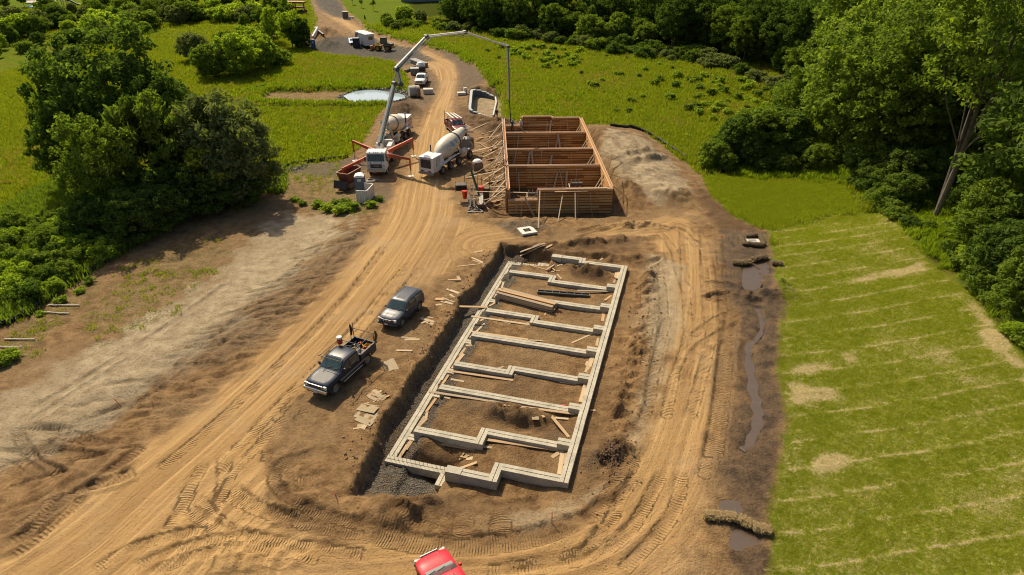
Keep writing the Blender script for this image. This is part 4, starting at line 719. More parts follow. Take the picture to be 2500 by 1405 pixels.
def suv(name, loc, rz, col, label, rails=True):
    t = empty(name, loc, rz, label, 'suv'); s = Shell(.925, 1.02, .18, 2.37, -2.37, .9)
    zb = .42; pr = [(2.30, zb), (2.36, .55), (2.36, .78), (2.31, .95), (2.20, 1.05), (1.7, 1.11), (1.06, 1.17), (.62, 1.50), (.34, 1.71), (.1, 1.76), (-.6, 1.80), (-1.5, 1.79), (-2.0, 1.74), (-2.18, 1.62), (-2.30, 1.2), (-2.36, .85), (-2.35, .5), (-2.25, zb)] + [(x, z) for x, z in reversed(arch(-1.42, .44, .42))] + [(.9, zb - .06)] + [(x, z) for x, z in reversed(arch(1.43, .44, .42))]
    b = s.body(pr, 'body', paint(name + '_paint', col), t)
    s.cross((1.02, 1.20), (.36, 1.70), .90, .84, 'windshield', GLS, t); s.cross((-2.21, 1.58), (-2.29, 1.22), .80, .84, 'rear_window', GLS, t)
    s.side([(.92, 1.14), (.38, 1.62), (.18, 1.66), (.14, 1.12)], 'window', GLS, t); s.side([(.06, 1.12), (.10, 1.66), (-.72, 1.68), (-.82, 1.12)], 'window', GLS, t); s.side([(-.92, 1.12), (-.82, 1.68), (-1.75, 1.66), (-1.98, 1.2), (-1.9, 1.12)], 'window', GLS, t)
    MB().box((2.36, 0, .86), (.06, 1.0, .2)).build('grille', DKPL, t); MB().box((2.38, .26, .86), (.05, .06, .22), (R(18), 0, 0)).box((2.38, -.26, .86), (.05, .06, .22), (R(-18), 0, 0)).box((2.385, 0, .97), (.04, .95, .03)).build('grille_trim', CHROME, t)
    m = MB(); m.lathe([(.085, 0), (.085, .03), (.06, .03), (.06, 0), (.085, 0)], (2.395, 0, .87), 'X', 16); m.box((2.41, 0, .87), (.02, .19, .035)); m.build('emblem', CHROME, t)
    MB().box((2.35, 0, .56), (.14, 1.72, .2)).build('bumper', simple(name + '_bumper', tuple(c * .75 for c in col), .5, dirt=.3), t, bevel=.04); MB().box((2.41, -.05, .55), (.03, .34, .15)).build('licence_plate', PLATE, t); MB().box((-2.37, 0, .58), (.14, 1.7, .22)).build('rear_bumper', DKPL, t, bevel=.04)
    for s_ in (1, -1):
        lights_box(t, 'headlight', LAMP, (2.24, s_ * .68, .89), (.16, .34, .19), s_ * -.25); lights_box(t, 'tail_light', REDL, (-2.30, s_ * .78, 1.0), (.12, .14, .42))
        if rails: m = MB(); m.tube([(-.1, s_ * .62, 1.80), (-.2, s_ * .62, 1.86), (-1.7, s_ * .62, 1.86), (-1.8, s_ * .62, 1.80)], .025, 6); m.build('roof_rail', DKPL, t)
        MB().box((0, s_ * .93, .47), (1.9, .12, .07)).build('running_board', DKPL, t, bevel=.02)
        for x in (.35, -.55): MB().box((x, s_ * .935, .98), (.16, .03, .03)).build('door_handle', CHROME, t)
    for y in (-.3, -.1, .1, .3): MB().box((-.75, y, 1.797), (1.7, .03, .02)).build('roof_rib', DKPL, t)
    MB().box((1.62, .33, 1.128), (.95, .02, .012), (0, R(4), 0)).box((1.62, -.33, 1.128), (.95, .02, .012), (0, R(4), 0)).build('hood_crease', simple(name + '_crease', tuple(c * .5 for c in col), .4), t)
    m = MB()
    for y in (.25, -.3): m.beam((1.06, y, 1.2), (.86, y + .45, 1.36), .02, .02)
    m.build('wiper', DKPL, t); mirrors(t, .78, .9, 1.17, paint(name + '_paint', col)); add_wheels(t, [(1.43, .80), (1.43, -.80), (-1.42, .80), (-1.42, -.80)], .38, .26); return t
def pickup(name, loc, rz, col, label, rack=False, ext=True, stripe=None, L=6.2, hoodcol=None, far=False, chrome_grille=False):
    t = empty(name, loc, rz, label, 'pickup truck'); s = Shell(1.0, 1.15, .17, 3.05, -1.0, 1.0); P_ = paint(name + '_paint', col); zb = .55
    cr = -1.0 if ext else -.5; wr = .46; ax = 2.05; rx = -1.8
    pr = [(2.98, zb), (3.03, .7), (3.03, 1.0), (2.97, 1.18), (2.85, 1.26), (2.2, 1.32), (1.35, 1.38), (.95, 1.66), (.62, 1.92), (.4, 1.97), (-.2, 1.99), (cr + .25, 1.97), (cr + .08, 1.88), (cr, 1.4), (cr, zb)] + [(x, z) for x, z in reversed(arch(ax, .54, .52))]
    s.xr = cr; b = s.body(pr, 'cab', P_, t)
    s.cross((1.33, 1.40), (.64, 1.92), .90, .82, 'windshield', GLS, t); s.cross((cr + .07, 1.86), (cr + .01, 1.46), .72, .8, 'rear_window', GLS, t)
    s.side([(1.16, 1.34), (.66, 1.82), (.3, 1.86), (.26, 1.32)], 'window', GLS, t); s.side([(.18, 1.32), (.22, 1.86), (cr + .25, 1.84), (cr + .15, 1.32)], 'window', GLS, t)
    # bed
    bl, bf, bw = -2.95, cr - .05, .99
    for s_ in (1, -1):
        m = MB(); pl = [(bf, .6), (bf, 1.36), (bl, 1.36), (bl, .6)] + [(x, z) for x, z in reversed(arch(rx, .54, .52))]; m.prism(pl, s_ * bw, s_ * (bw - .09)); m.build('bed_side', P_, t)
        MB().box(((bf + bl) / 2, s_ * (bw - .05), 1.375), (bf - bl, .12, .03)).build('bed_rail', DKPL, t); MB().box((rx, s_ * .78, .95), (1.0, .26, .32)).build('wheel_well', DKPL, t)
    MB().box(((bf + bl) / 2, 0, .78), (bf - bl, 1.82, .06)).build('bed_floor', DKPL, t); MB().box((bl + .03, 0, 1.0), (.06, 1.8, .7)).build('tailgate', P_, t); MB().box((bf - .03, 0, 1.06), (.05, 1.8, .6)).build('bed_front', P_, t)
    MB().box((bl - .1, 0, .66), (.16, 1.9, .2)).build('rear_bumper', CHROME, t, bevel=.03); MB().box((3.08, 0, .74), (.2, 2.0, .26)).build('bumper', CHROME, t, bevel=.06); MB().box((3.03, 0, .56), (.12, 1.6, .16)).build('air_dam', DKPL, t)
    MB().box((3.05, 0, 1.03), (.06, 1.22, .27)).build('grille', DKPL, t)
    m = MB(); m.box((3.07, 0, 1.18), (.06, 1.3, .04)).box((3.07, 0, .9), (.06, 1.3, .04)).box((3.07, .63, 1.04), (.06, .05, .28)).box((3.07, -.63, 1.04), (.06, .05, .28)); m.build('grille_frame', CHROME, t)
    m = MB(); m.lathe([(.001, .03), (.09, .03), (.09, 0)], (3.08, 0, 1.05), 'X', 14); m.build('emblem', simple('blue_badge', (.02, .05, .2), .3), t)
    MB().box((3.20, .1, .70), (.03, .34, .16)).build('licence_plate', PLATE, t)
    for s_ in (1, -1):
        lights_box(t, 'headlight', LAMP, (2.98, s_ * .80, 1.04), (.14, .3, .24), s_ * -.15); lights_box(t, 'tail_light', REDL, (bl, s_ * .93, 1.05), (.06, .13, .5))
        MB().box((.1, s_ * 1.0, .52), (2.3, .2, .06)).build('running_board', CHROME if not far else DKPL, t, bevel=.02)
        for x in (.35, -.65): MB().box((x, s_ * 1.01, 1.2), (.16, .03, .04)).build('door_handle', CHROME, t)
        if stripe: MB().box((-.05, s_ * 1.005, .78), (3.1, .02, .16)).build('stripe', stripe, t)
    if hoodcol: s.cross((2.75, 1.272), (1.5, 1.372), .62, .62, 'hood_sheen', hoodcol, t, .006)  # lighter patch painting the sheen of sun and sky on the hood
    m = MB()
    for y in (.25, -.35): m.beam((1.36, y, 1.41), (1.14, y + .5, 1.58), .02, .02)
    m.build('wiper', DKPL, t); mirrors(t, 1.05, 1.0, 1.42, DKPL, True); add_wheels(t, [(ax, .84), (ax, -.84), (rx, .84), (rx, -.84)], wr, .3)
    for y in (-.35, -.17, 0, .17, .35): MB().box((.5, y, 1.985), (.08, .05, .03)).build('cab_light', AMBER, t)
    if rack:
        rk = STEEL; m = MB(); H_ = 2.18
        for s_ in (1, -1):
            m.tube([(bl + .1, s_ * .93, 1.38), (bl + .1, s_ * .93, H_ + (.5 if s_ < 0 else .1))], .03, 6); m.tube([(bf - .1, s_ * .93, 1.38), (bf - .1, s_ * .93, H_)], .03, 6); m.tube([(bl + .1, s_ * .93, H_), (1.2, s_ * .93, H_), (1.25, s_ * .93, H_ + .14)], .028, 6)
        for x in (bl + .1, bf - .1, 1.15): m.tube([(x, .93, H_), (x, -.93, H_)], .028, 6)
        m.tube([(-2.5, -.93, 1.38), (-2.5, -.93, H_ + .62)], .03, 6); m.build('ladder_rack', rk, t)
    return t
def heading(a, b): return math.atan2(b[1] - a[1], b[0] - a[0])
# grey suv
fr = at(958, 796); re_ = at(1010, 737); d = (fr - re_); rz = math.atan2(d.y, d.x); c = Vector((-9.34, 48.37, zat(-9.34, 48.37))); suv('suv', (c.x, c.y, c.z), R(-113), (0.055, 0.070, 0.098), 'dark grey SUV with roof rails parked beside the trench bank')
# dark pickup with rack
pk = Vector((-12.56, 40.14, zat(-12.56, 40.14))); tk = pickup('pickup_truck', pk, R(-114.5), (0.018, 0.032, 0.060), 'black pickup truck with a steel ladder rack and a tool-filled bed', rack=True, stripe=simple('tan_stripe', (.22, .18, .12), .5, dirt=.3), hoodcol=simple('sheen_grey', (.12, .12, .12), .5, 0, .6, 5.0, spec=.2))  # grey hood colour stands in for reflected sun and sky
def on(t, p): return t.matrix_world @ Vector(p)
bpy.context.view_layer.update()
def onp(t, p): return Matrix.Translation(t.location) @ Euler(t.rotation_euler).to_matrix().to_4x4() @ Vector(p)
def cooler(loc, col, lid, label):
    t = empty('water_cooler', loc, 0, label, 'cooler'); MB().lathe([(.001, 0), (.19, 0), (.20, .05), (.20, .45), (.18, .5)], n=18, axis='Z').build('body', simple('cooler_' + label[:3], col, .4), t); MB().lathe([(.21, .46), (.21, .56), (.17, .6), (.001, .61)], n=18, axis='Z').build('lid', simple('cooler_lid', lid, .4), t); MB().box((.21, 0, .1), (.06, .05, .07)).build('tap', WHITE, t); return t
cooler(onp(tk, (-.95, -.72, 2.0)), (.5, .07, .02), (.8, .78, .74), 'orange water cooler with a white lid strapped to the pickup rack')
def crate(loc, rz, d, col, label, cat='crate', name='tool_crate'):
    t = empty(name, loc, rz, label, cat); m = simple('crate_%d_%d' % (int(col[0] * 99), int(col[2] * 99)), col, .5, dirt=.2); w, l, h = d
    MB().box((0, 0, .01), (w, l, .02)).build('floor', m, t)
    for s_ in (1, -1): MB().box((s_ * (w / 2 - .01), 0, h / 2), (.02, l, h)).build('side', m, t); MB().box((0, s_ * (l / 2 - .01), h / 2), (w - .042, .02, h)).build('end', m, t)
    return t
crate(onp(tk, (-1.5, .55, .82)), tk.rotation_euler.z, (.55, .45, .5), (.55, .55, .53), 'pale grey tool box standing in the pickup bed', 'tool box')
crate(onp(tk, (-1.35, -.5, 1.2)), tk.rotation_euler.z + .2, (.6, .4, .2), (.05, .06, .06), 'black lidless tray on the bed rail of the pickup', 'tray')
crate(onp(tk, (-2.6, .45, .82)), tk.rotation_euler.z, (.5, .4, .35), (.62, .38, .03), 'yellow crate in the back corner of the pickup bed')
crate(onp(tk, (-2.1, .6, .82)), tk.rotation_euler.z + .3, (.4, .35, .4), (.5, .12, .03), 'orange crate beside the yellow one in the pickup bed')
for i in range(16):
    p = (random.uniform(-2.9, -1.7), random.uniform(-.75, .2), .9 + random.uniform(0, .25)); q = MB(); q.tube([(-.2, 0, 0), (.0, .04, .05), (.2, 0, 0)], .035, 6).box((.2, 0, 0), (.12, .08, .08))
    o = q.build('hand_tool', simple('tool_%d' % (i % 4), [(.5, .1, .03), (.5, .33, .05), (.45, .42, .36), (.06, .06, .06)][i % 4], .5)); o.location = onp(tk, p); o.rotation_euler = (random.uniform(-.4, .4), random.uniform(-.4, .4), random.uniform(0, 6)); tag(o, 'small tool lying in the heap in the pickup bed', 'tool', 'tools heaped in the pickup bed')
m = MB(); m.tube([(0, 0, 0), (.05, .1, -.5), (-.05, .05, -.95), (0, .15, -1.2)], [.06, .12, .09, .05], 8); o = m.build('safety_harness', simple('harness', (.10, .085, .02), .9, 0, .5)); o.location = onp(tk, (-3.05, .95, 2.35)); tag(o, 'dark yellow harness hanging from the pickup rack post', 'harness')
m = MB(); m.tube([(0, 0, 0), (.03, .05, -.45), (0, -.02, -.9)], [.05, .1, .05], 8); o = m.build('rope_coil', simple('rope', (.04, .035, .03), .9)); o.location = onp(tk, (-2.6, -.93, 2.6)); tag(o, 'black rope bundle hanging from the tall rack post of the pickup', 'rope')
# red pickup at the near edge, seen from behind over roof and hood
rp = atz(1050, 1356, 1.12); red = suv('suv', (rp.x - math.cos(R(121)) * 2.2, rp.y - math.sin(R(121)) * 2.2, zat(rp.x, rp.y)), R(121), (0.50, 0.02, 0.035), 'glossy red SUV driving away on the loop of tyre tracks', rails=False)
MB().box((1.1, 0, 1.185), (.2, 1.45, .03)).build('cowl_grille', simple('cowl', (.22, .23, .22), .6), red)
# white pickup, red pickup behind the mixer, small cars
wp = at(1030, 205); pickup('pickup_truck', wp, R(-92), (0.66, 0.67, 0.68), 'silver white pickup truck parked on the inside of the road bend', far=True)
rb = at(1113, 322); r2 = pickup('pickup_truck', rb, R(-68), (0.22, 0.012, 0.02), 'dark red pickup truck carrying white forms, parked behind the mixer', rack=True, far=True)
for i, (y, z, l) in enumerate([(-.5, 2.28, 3.4), (.1, 2.26, 3.0), (.55, 2.3, 2.6)]):
    o = MB().box((0, 0, 0), (l, .22, .12)).build('aluminium_form', simple('alu', (.62, .6, .54), .5, .2)); o.location = onp(r2, (-1.2 + i * .3, y, z)); o.rotation_euler = (0, .05 * i, r2.rotation_euler.z + .1 * i); tag(o, 'pale form beam carried on the dark red pickup rack', 'form beam', 'beams on the red pickup')
def sedan(name, loc, rz, col, label):
    t = empty(name, loc, rz, label, 'car'); s = Shell(.9, .92, .26, 2.3, -2.3, .8); zb = .3
    pr = [(2.22, zb), (2.3, .5), (2.24, .72), (2.0, .82), (1.1, .95), (.3, 1.38), (-.3, 1.46), (-1.0, 1.42), (-1.7, 1.08), (-2.2, 1.0), (-2.3, .7), (-2.26, zb)] + [(x, z) for x, z in reversed(arch(-1.35, .36, .32))] + [(x, z) for x, z in reversed(arch(1.4, .36, .32))]
    s.body(pr, 'body', paint(name + label[:4], col), t); s.cross((1.02, .99), (.34, 1.36), .88, .78, 'windshield', GLS, t); s.cross((-1.06, 1.39), (-1.66, 1.10), .78, .86, 'rear_window', GLS, t); s.side([(.9, .98), (.28, 1.32), (-.3, 1.38), (-.3, .98)], 'window', GLS, t); s.side([(-.38, .98), (-.38, 1.38), (-.95, 1.34), (-1.4, 1.02)], 'window', GLS, t)
    for s_ in (1, -1): lights_box(t, 'headlight', LAMP, (2.14, s_ * .65, .68), (.18, .34, .13), s_ * -.3); lights_box(t, 'tail_light', REDL, (-2.24, s_ * .68, .85), (.12, .3, .14))
    MB().box((2.27, 0, .5), (.08, 1.1, .2)).build('grille', DKPL, t); MB().box((2.32, 0, .42), (.02, .4, .1)).build('licence_plate', PLATE, t); mirrors(t, .75, .86, 1.0, paint(name + label[:4], col)); add_wheels(t, [(1.4, .76), (1.4, -.76), (-1.35, .76), (-1.35, -.76)], .32, .22); return t
c = at(860, 108); sedan('car', c, R(-70), (0.42, 0.52, 0.66), 'pale blue car parked beside the white office trailer'); c = at(72, 2); sedan('car', c, R(10), (0.05, 0.16, 0.38), 'blue car parked on the far driveway by the paddling pool')
# ------------------------------------------------------------------ concrete pump truck
ORNG = simple('outrigger_orange', (0.52, 0.085, 0.022), .45, dirt=.15); GREY = simple('machine_grey', (.24, .235, .22), .5, dirt=.3); CREAM = simple('drum_cream', (.66, .60, .47), .42, 0, .06, 1.2, .22); TEAL = simple('teal_paint', (.02, .17, .17), .4); BLUE = simple('logo_blue', (.05, .26, .42), .5); BOOM = simple('boom_white', (.66, .64, .58), .42, dirt=.25)
pt = empty('concrete_pump_truck', (-17.5, 87.5, zat(-17.5, 86)), R(-90), 'white concrete pump truck with orange outriggers and long folded boom raised', 'pump truck')
def inv(root):
    M = (Matrix.Translation(root.location) @ Euler(root.rotation_euler).to_matrix().to_4x4()).inverted(); return lambda p: M @ Vector(p)
L_ = inv(pt)
MB().box((-.3, .45, .95), (9.4, .14, .3)).box((-.3, -.45, .95), (9.4, .14, .3)).box((-2, 0, .95), (.3, .9, .2)).build('chassis', STEEL, pt)
cabm = MB(); cabm.prism([(2.9, .75), (4.85, .75), (4.9, 1.5), (4.78, 2.1), (4.6, 3.0), (4.4, 3.12), (3.0, 3.12), (2.9, 3.0)], -1.22, 1.22); cabm.build('cab', WHITE, pt, bevel=.06)
def quad(pts, name, mat, root, th=.02):
    a, b, c, d = [Vector(p) for p in pts]; n = (b - a).cross(d - a).normalized() * th; m = MB(); m.add([a, b, c, d, a + n, b + n, c + n, d + n], [(0, 1, 2, 3), (4, 5, 6, 7), (0, 1, 5, 4), (1, 2, 6, 5), (2, 3, 7, 6), (3, 0, 4, 7)]); return m.build(name, mat, root)
quad([(4.83, -1.08, 2.0), (4.83, 1.08, 2.0), (4.64, 1.05, 2.88), (4.64, -1.05, 2.88)], 'windshield', GLS, pt, .02)
for s_ in (1, -1):
    quad([(4.55, s_ * 1.225, 2.0), (3.6, s_ * 1.225, 2.0), (3.6, s_ * 1.225, 2.85), (4.45, s_ * 1.225, 2.85)], 'window', GLS, pt, .015); MB().box((4.88, s_ * .95, 1.45), (.08, .3, .22)).build('headlight', LAMP, pt, bevel=.01)
    MB().box((4.6, s_ * 1.42, 2.2), (.12, .16, .6)).box((4.6, s_ * 1.3, 2.5), (.04, .2, .04)).build('mirror', DKPL, pt)
    MB().box((4.93, s_ * .7, 1.55), (.04, .06, .9), (0, .1, 0)).build('grab_rail', CHROME, pt)
MB().box((4.9, 0, 1.38), (.06, 1.5, .5)).build('grille', DKPL, pt); MB().box((4.98, 0, .82), (.24, 2.44, .34)).build('bumper', simple('bumper_cream', (.62, .50, .32), .45, dirt=.2), pt, bevel=.03)
m = MB(); m.prism([(-.34, 1.72), (.34, 1.72), (.1, 1.9), (0, 2.0), (-.1, 1.9)], 4.9, 4.95, 'YZ'); m.build('badge', WHITE, pt)
def text(s_, size, loc, rot, mat, parent, name='lettering', ext=.006):
    cu = bpy.data.curves.new(name, 'FONT'); cu.body = s_; cu.size = size; cu.align_x = 'CENTER'; cu.align_y = 'CENTER'; cu.extrude = ext; o = bpy.data.objects.new(name, cu); COL.objects.link(o)
    dg = bpy.context.evaluated_depsgraph_get(); me = bpy.data.meshes.new_from_object(o.evaluated_get(dg)); bpy.data.objects.remove(o); me.materials.append(mat); return link(name, me, parent, loc, rot)
text('MACK', .3, (4.945, 0, 1.4), (R(90), 0, R(90)), CHROME, pt)
for y in (-.8, -.25, 0, .25, .8): MB().box((4.45, y, 3.14), (.1, .1, .06)).build('cab_light', AMBER, pt)
add_wheels(pt, [(3.7, 1.02), (3.7, -1.02), (2.3, 1.02), (2.3, -1.02), (-1.6, 1.0), (-1.6, -1.0), (-2.95, 1.0), (-2.95, -1.0)], .52, .34)
MB().box((-.8, 0, 1.35), (6.2, 2.3, .5)).build('deck', GREY, pt, bevel=.02); MB().box((-2.2, .75, 1.9), (2.6, .6, .7)).box((-2.2, -.75, 1.9), (2.6, .6, .7)).build('tool_box', WHITE, pt, bevel=.03)
m = MB(); m.prism([(-4.9, 1.75), (-3.6, 1.75), (-3.8, .9), (-4.6, .9)], -.95, .95); m.build('hopper', GREY, pt); MB().box((-3.2, .2, 2.0), (.5, 1.4, .9)).build('valve_box', simple('valve_tan', (.45, .42, .36), .5, dirt=.3), pt)
MB().lathe([(.001, 1.5), (.75, 1.5), (.75, 1.75), (.6, 1.85), (.001, 1.85)], (1.3, 0, 0), 'Z', 20).build('slew_ring', DKPL, pt); m = MB(); m.prism([(.75, 1.85), (1.85, 1.85), (1.75, 2.6), (1.6, 3.4), (1.1, 3.45), (.9, 2.7)], -.42, .42); m.build('turret', WHITE, pt, bevel=.04)
for (hx, hy, kx, ky, fx, fy, zt) in [(1.9, 1.0, 0, 0, -13.1, 82.6, 2.35), (.3, 1.0, 0, 0, -13.8, 90.7, 2.55), (1.9, -1.0, 0, 0, -21.0, 79.3, 2.2), (.3, -1.0, 0, 0, -21.9, 89.8, 2.5)]:
    f = L_((fx, fy, zat(fx, fy))); a = Vector((hx, hy * .9, 1.9)); b = Vector((f.x, f.y, zt)); md = a.lerp(b, .55)
    m = MB(); m.beam(a, md, .26, .5, w2=.24, h2=.42); m.beam(md, b, .2, .34, w2=.2, h2=.3); m.build('outrigger_arm', ORNG, pt, bevel=.015)
    m = MB(); m.beam((b.x, b.y, zt + .12), (b.x, b.y, .95), .2, .2); m.build('outrigger_leg', ORNG, pt, bevel=.01); m = MB(); m.tube([(b.x, b.y, 1.0), (b.x, b.y, f.z + .08)], .06, 8); m.build('jack_rod', CHROME, pt)
    q = Matrix.Rotation(.4, 3, 'Z'); m = MB(); m.box((b.x, b.y, f.z + .05), (.7, .7, .06), (0, 0, .4)); m.build('jack_pad', simple('pad', (.5, .47, .4), .6), pt)
# boom
B0, B1, B1b, B2, B3, B4, B5 = [L_(p) for p in ((-17.5, 86.2, 3.25), (-15.25, 88.45, 10.55), (-14.55, 88.95, 10.35), (-11.1, 91.3, 15.85), (-6.3, 94.55, 15.95), (-.65, 98.38, 13.5), (-.42, 98.55, 5.95))]
def boomsec(a, b, w0, h0, w1, h1, n=4):
    m = MB(); d = (b - a); m.beam(a, b, w0, h0, w2=w1, h2=h1); r = d.normalized().cross(Vector((0, 0, 1))).normalized()
    o = m.build('boom_section', BOOM, pt, bevel=.02)
    q = MB()
    for i in range(n): p = a + d * ((i + .7) / (n + .4)); q.box(p + r * (w0 / 2 + .005), (.16, .03, .1)); q.box(p - r * (w0 / 2 + .005), (.16, .03, .1))
    link('bracket', q.mesh('bracket', DKPL), o); return o
boomsec(B0, B1, .5, .62, .42, .5)
KN = L_((-14.9, 88.75, 12.3)); kn2 = L_((-14.2, 89.2, 12.9))
m = MB(); m.beam(B1b, KN, .42, .5, w2=.44, h2=.62); m.build('knuckle_arm', BOOM, pt, bevel=.02); boomsec(KN, B2, .42, .62, .32, .38); boomsec(B2, B3, .3, .36, .26, .3); boomsec(B3, B4, .24, .3, .2, .24); boomsec(B4, B5, .2, .22, .15, .16, 3)
PNK = simple('knuckle_dark', (.09, .08, .08), .5)
for p, s_ in ((B0, .34), (B1, .3), (B1b, .3), (KN, .3), (B2, .28), (B3, .24), (B4, .2)):
    m = MB(); ax = (B2 - B0).cross(Vector((0, 0, 1))).normalized(); m.tube([p - ax * .33, p + ax * .33], s_, 14); m.build('pivot', PNK, pt)
m = MB(); m.beam(B1, B1b, .2, .18); m.build('link_plate', CHROME, pt)
m = MB(); m.tube([B0.lerp(B1, .62) + Vector((0, 0, -.5)), B1.lerp(KN, .7)], .07, 8); m.tube([KN.lerp(B2, .55) + Vector((0, 0, -.55)), B2.lerp(B3, .1) + Vector((0, 0, -.35))], .06, 8); m.tube([B2.lerp(B3, .75) + Vector((0, 0, -.25)), B3.lerp(B4, .12) + Vector((0, 0, -.3))], .05, 8); m.tube([B3.lerp(B4, .8) + Vector((0, 0, .2)), B4 + Vector((0, 0, .25))], .04, 8); m.tube([L_((-17.2, 86.0, 2.4)), B0.lerp(B1, .22) + Vector((.3, 0, -.1))], .09, 8); m.build('hydraulic_ram', CHROME, pt)
off = (B2 - B0).cross(Vector((0, 0, 1))).normalized() * .36
m = MB(); m.tube([B0 + off, B1 + off, B1b + off + Vector((0, 0, -.2)), KN + off, KN.lerp(B2, .5) + off], .065, 8); m.build('delivery_pipe', TEAL, pt); m = MB(); m.tube([B4 + off * .6, B4.lerp(B5, .5) + off * .6, B5 + off * .4], .06, 8); m.build('delivery_pipe', TEAL, pt)
m = MB(); m.tube([KN.lerp(B2, .5) + off, B2 + off, B3 + off, B4 + off * .6], .06, 8); m.build('delivery_pipe', BOOM, pt)
hz = L_((-.2, 98.7, 2.6)); m = MB(); m.tube([B5, B5.lerp(hz, .3) + Vector((.03, .05, 0)), hz], .075, 10); m.build('end_hose', simple('rubber', (.02, .02, .02), .7), pt)
# ------------------------------------------------------------------ front discharge concrete mixers
def mixer(name, loc, rz, label, logo=True, chev=False):
    t = empty(name, loc, rz, label, 'concrete mixer'); ax = (-3.6, -1.5, .6, 3.6)
    MB().box((0, .45, 1.0), (9.6, .16, .32)).box((0, -.45, 1.0), (9.6, .16, .32)).build('chassis', STEEL, t); add_wheels(t, [(x, s_ * 1.05) for x in ax for s_ in (1, -1)], .54, .42)
    m = MB(); m.prism([(-5.8, .75), (-3.4, .75), (-3.0, 1.6), (-3.5, 2.75), (-5.75, 2.75)], -1.1, 1.1); m.build('engine_housing', WHITE, t, bevel=.05)
    MB().box((-5.82, 0, 1.9), (.06, 1.5, 1.1)).build('radiator_grille', DKPL, t)
    for y in (-.6, -.3, 0, .3, .6): MB().box((-5.86, y, 2.6), (.04, .09, .07)).build('marker_light', REDL, t)
    for y in (-.55, .55): MB().box((-5.86, y, .95), (.06, .4, .14)).build('tail_light', REDL, t)
    MB().box((-5.8, 0, .66), (.3, 2.2, .28)).build('bumper', GREY, t)
    # drum
    a = Vector((-3.1, 0, 2.15)); b = Vector((3.7, 0, 3.75)); d = (b - a); Ld = d.length; prof = [(.001, 0), (.5, 0), (.62, .12), (1.05, 1.1), (1.24, 1.9), (1.26, 3.0), (1.1, 4.1), (.85, 5.4), (.62, 6.6), (.55, Ld), (.42, Ld), (.40, Ld - .5)]
    ang = -math.atan2(d.z, d.x); dr = MB().lathe([(r_, h) for r_, h in prof], n=30, axis='X').build('drum', CREAM, t); dr.location = a; dr.rotation_euler = (0, ang, 0)
    MB().lathe([(1.02, 4.35), (1.12, 4.37), (1.12, 4.5), (1.0, 4.52)], n=30, axis='X').build('drum_ring', DKPL, dr)
    def rad(x): return float(np.interp(x, [p[1] for p in prof[1:10]], [p[0] for p in prof[1:10]]))
    def strip(x0, x1, a0, a1, nm, mat, sl=0.0):
        P = []; F = []; n = 6
        for i in range(n + 1):
            for xx, o_ in ((x0, 0), (x1, 0)):
                th = a0 + (a1 - a0) * i / n; x_ = xx + sl * (th - a0); r_ = rad(x_) + .012; P.append((x_, r_ * math.cos(th), r_ * math.sin(th)))
        for i in range(n): F.append((2 * i, 2 * i + 1, 2 * i + 3, 2 * i + 2))
        m = MB(); m.add(P, F, True); m.build(nm, mat, dr)
    if logo:
        for sgn in (-1,):
            c0 = R(180 - 2); 
            for x0 in (3.15, 3.4): strip(x0, x0 + .13, R(140), R(166), 'logo_stripe', BLUE, .25)
            strip(2.2, 2.32, R(138), R(168), 'logo_letter', BLUE, .1); strip(2.32, 2.75, R(162), R(168), 'logo_letter', BLUE); strip(2.3, 2.7, R(150), R(155), 'logo_letter', BLUE); strip(2.3, 2.75, R(138), R(143), 'logo_letter', BLUE)
            for k in range(16):
                th0 = 2 * math.pi * k / 16; P_ = []
                x_ = 1.55 + .3 * math.cos(th0); w_ = R(155) + .26 * math.sin(th0); strip(x_ - .03, x_ + .03, w_ - .04, w_ + .04, 'logo_dot', GREY)
    for s_ in (1, -1):
        m = MB(); m.beam((-4.2, s_ * 1.2, 1.35), (-.2, s_ * 1.2, 1.72), .4, .06); m.beam((-4.5, s_ * 1.2, 1.35), (-4.2, s_ * 1.2, 1.35), .4, .06); m.build('fender', WHITE, t); m = MB(); m.prism([(2.9, 1.3), (4.6, 1.3), (4.4, 1.5), (3.1, 1.5)], s_ * .9, s_ * 1.3); m.build('front_fender', GREY, t)
        m = MB(); m.tube([(3.4, s_ * .75, 1.1), (3.2, s_ * .55, 3.0)], .07, 8); m.tube([(2.6, s_ * .75, 1.1), (3.2, s_ * .55, 3.0)], .06, 8); m.build('drum_stand', GREY, t)
        m = MB(); m.lathe([(.001, -.6), (.3, -.6), (.36, -.5), (.36, .5), (.3, .6), (.001, .6)], (1.9, s_ * 1.05, 1.55), 'X', 16); m.build('water_tank', CREAM, t)
        m = MB(); m.lathe([(.001, -.45), (.2, -.45), (.2, .45), (.001, .45)], (2.0, s_ * 1.1, 1.0), 'X', 12); m.build('air_tank', CREAM, t)
        if logo:
            for k, mt in ((0, TEAL), (1, TEAL), (2, simple('gold', (.5, .33, .05), .5))): MB().box((-4.9 + k * .3, s_ * 1.106, 2.0), (.1, .015, 1.1), (0, R(12), 0)).build('side_stripe', mt, t)
        if chev:
            for k in range(5):
                for j in range(3): MB().box((-5.5 + k * .45 + j * .1, s_ * 1.106, 1.1 + j * .55), (.24, .015, .5), (0, R(35), 0)).build('chevron', simple('chev_red', (.34, .03, .04), .45), t)
    MB().box((-3.0, 0, 1.9), (.5, 1.2, 1.3)).build('pedestal', GREY, t); MB().lathe([(.001, 0), (.09, 0), (.09, 1.6), (.001, 1.6)], (-3.25, .8, 2.0), 'Z', 10).build('exhaust_stack', STEEL, t)
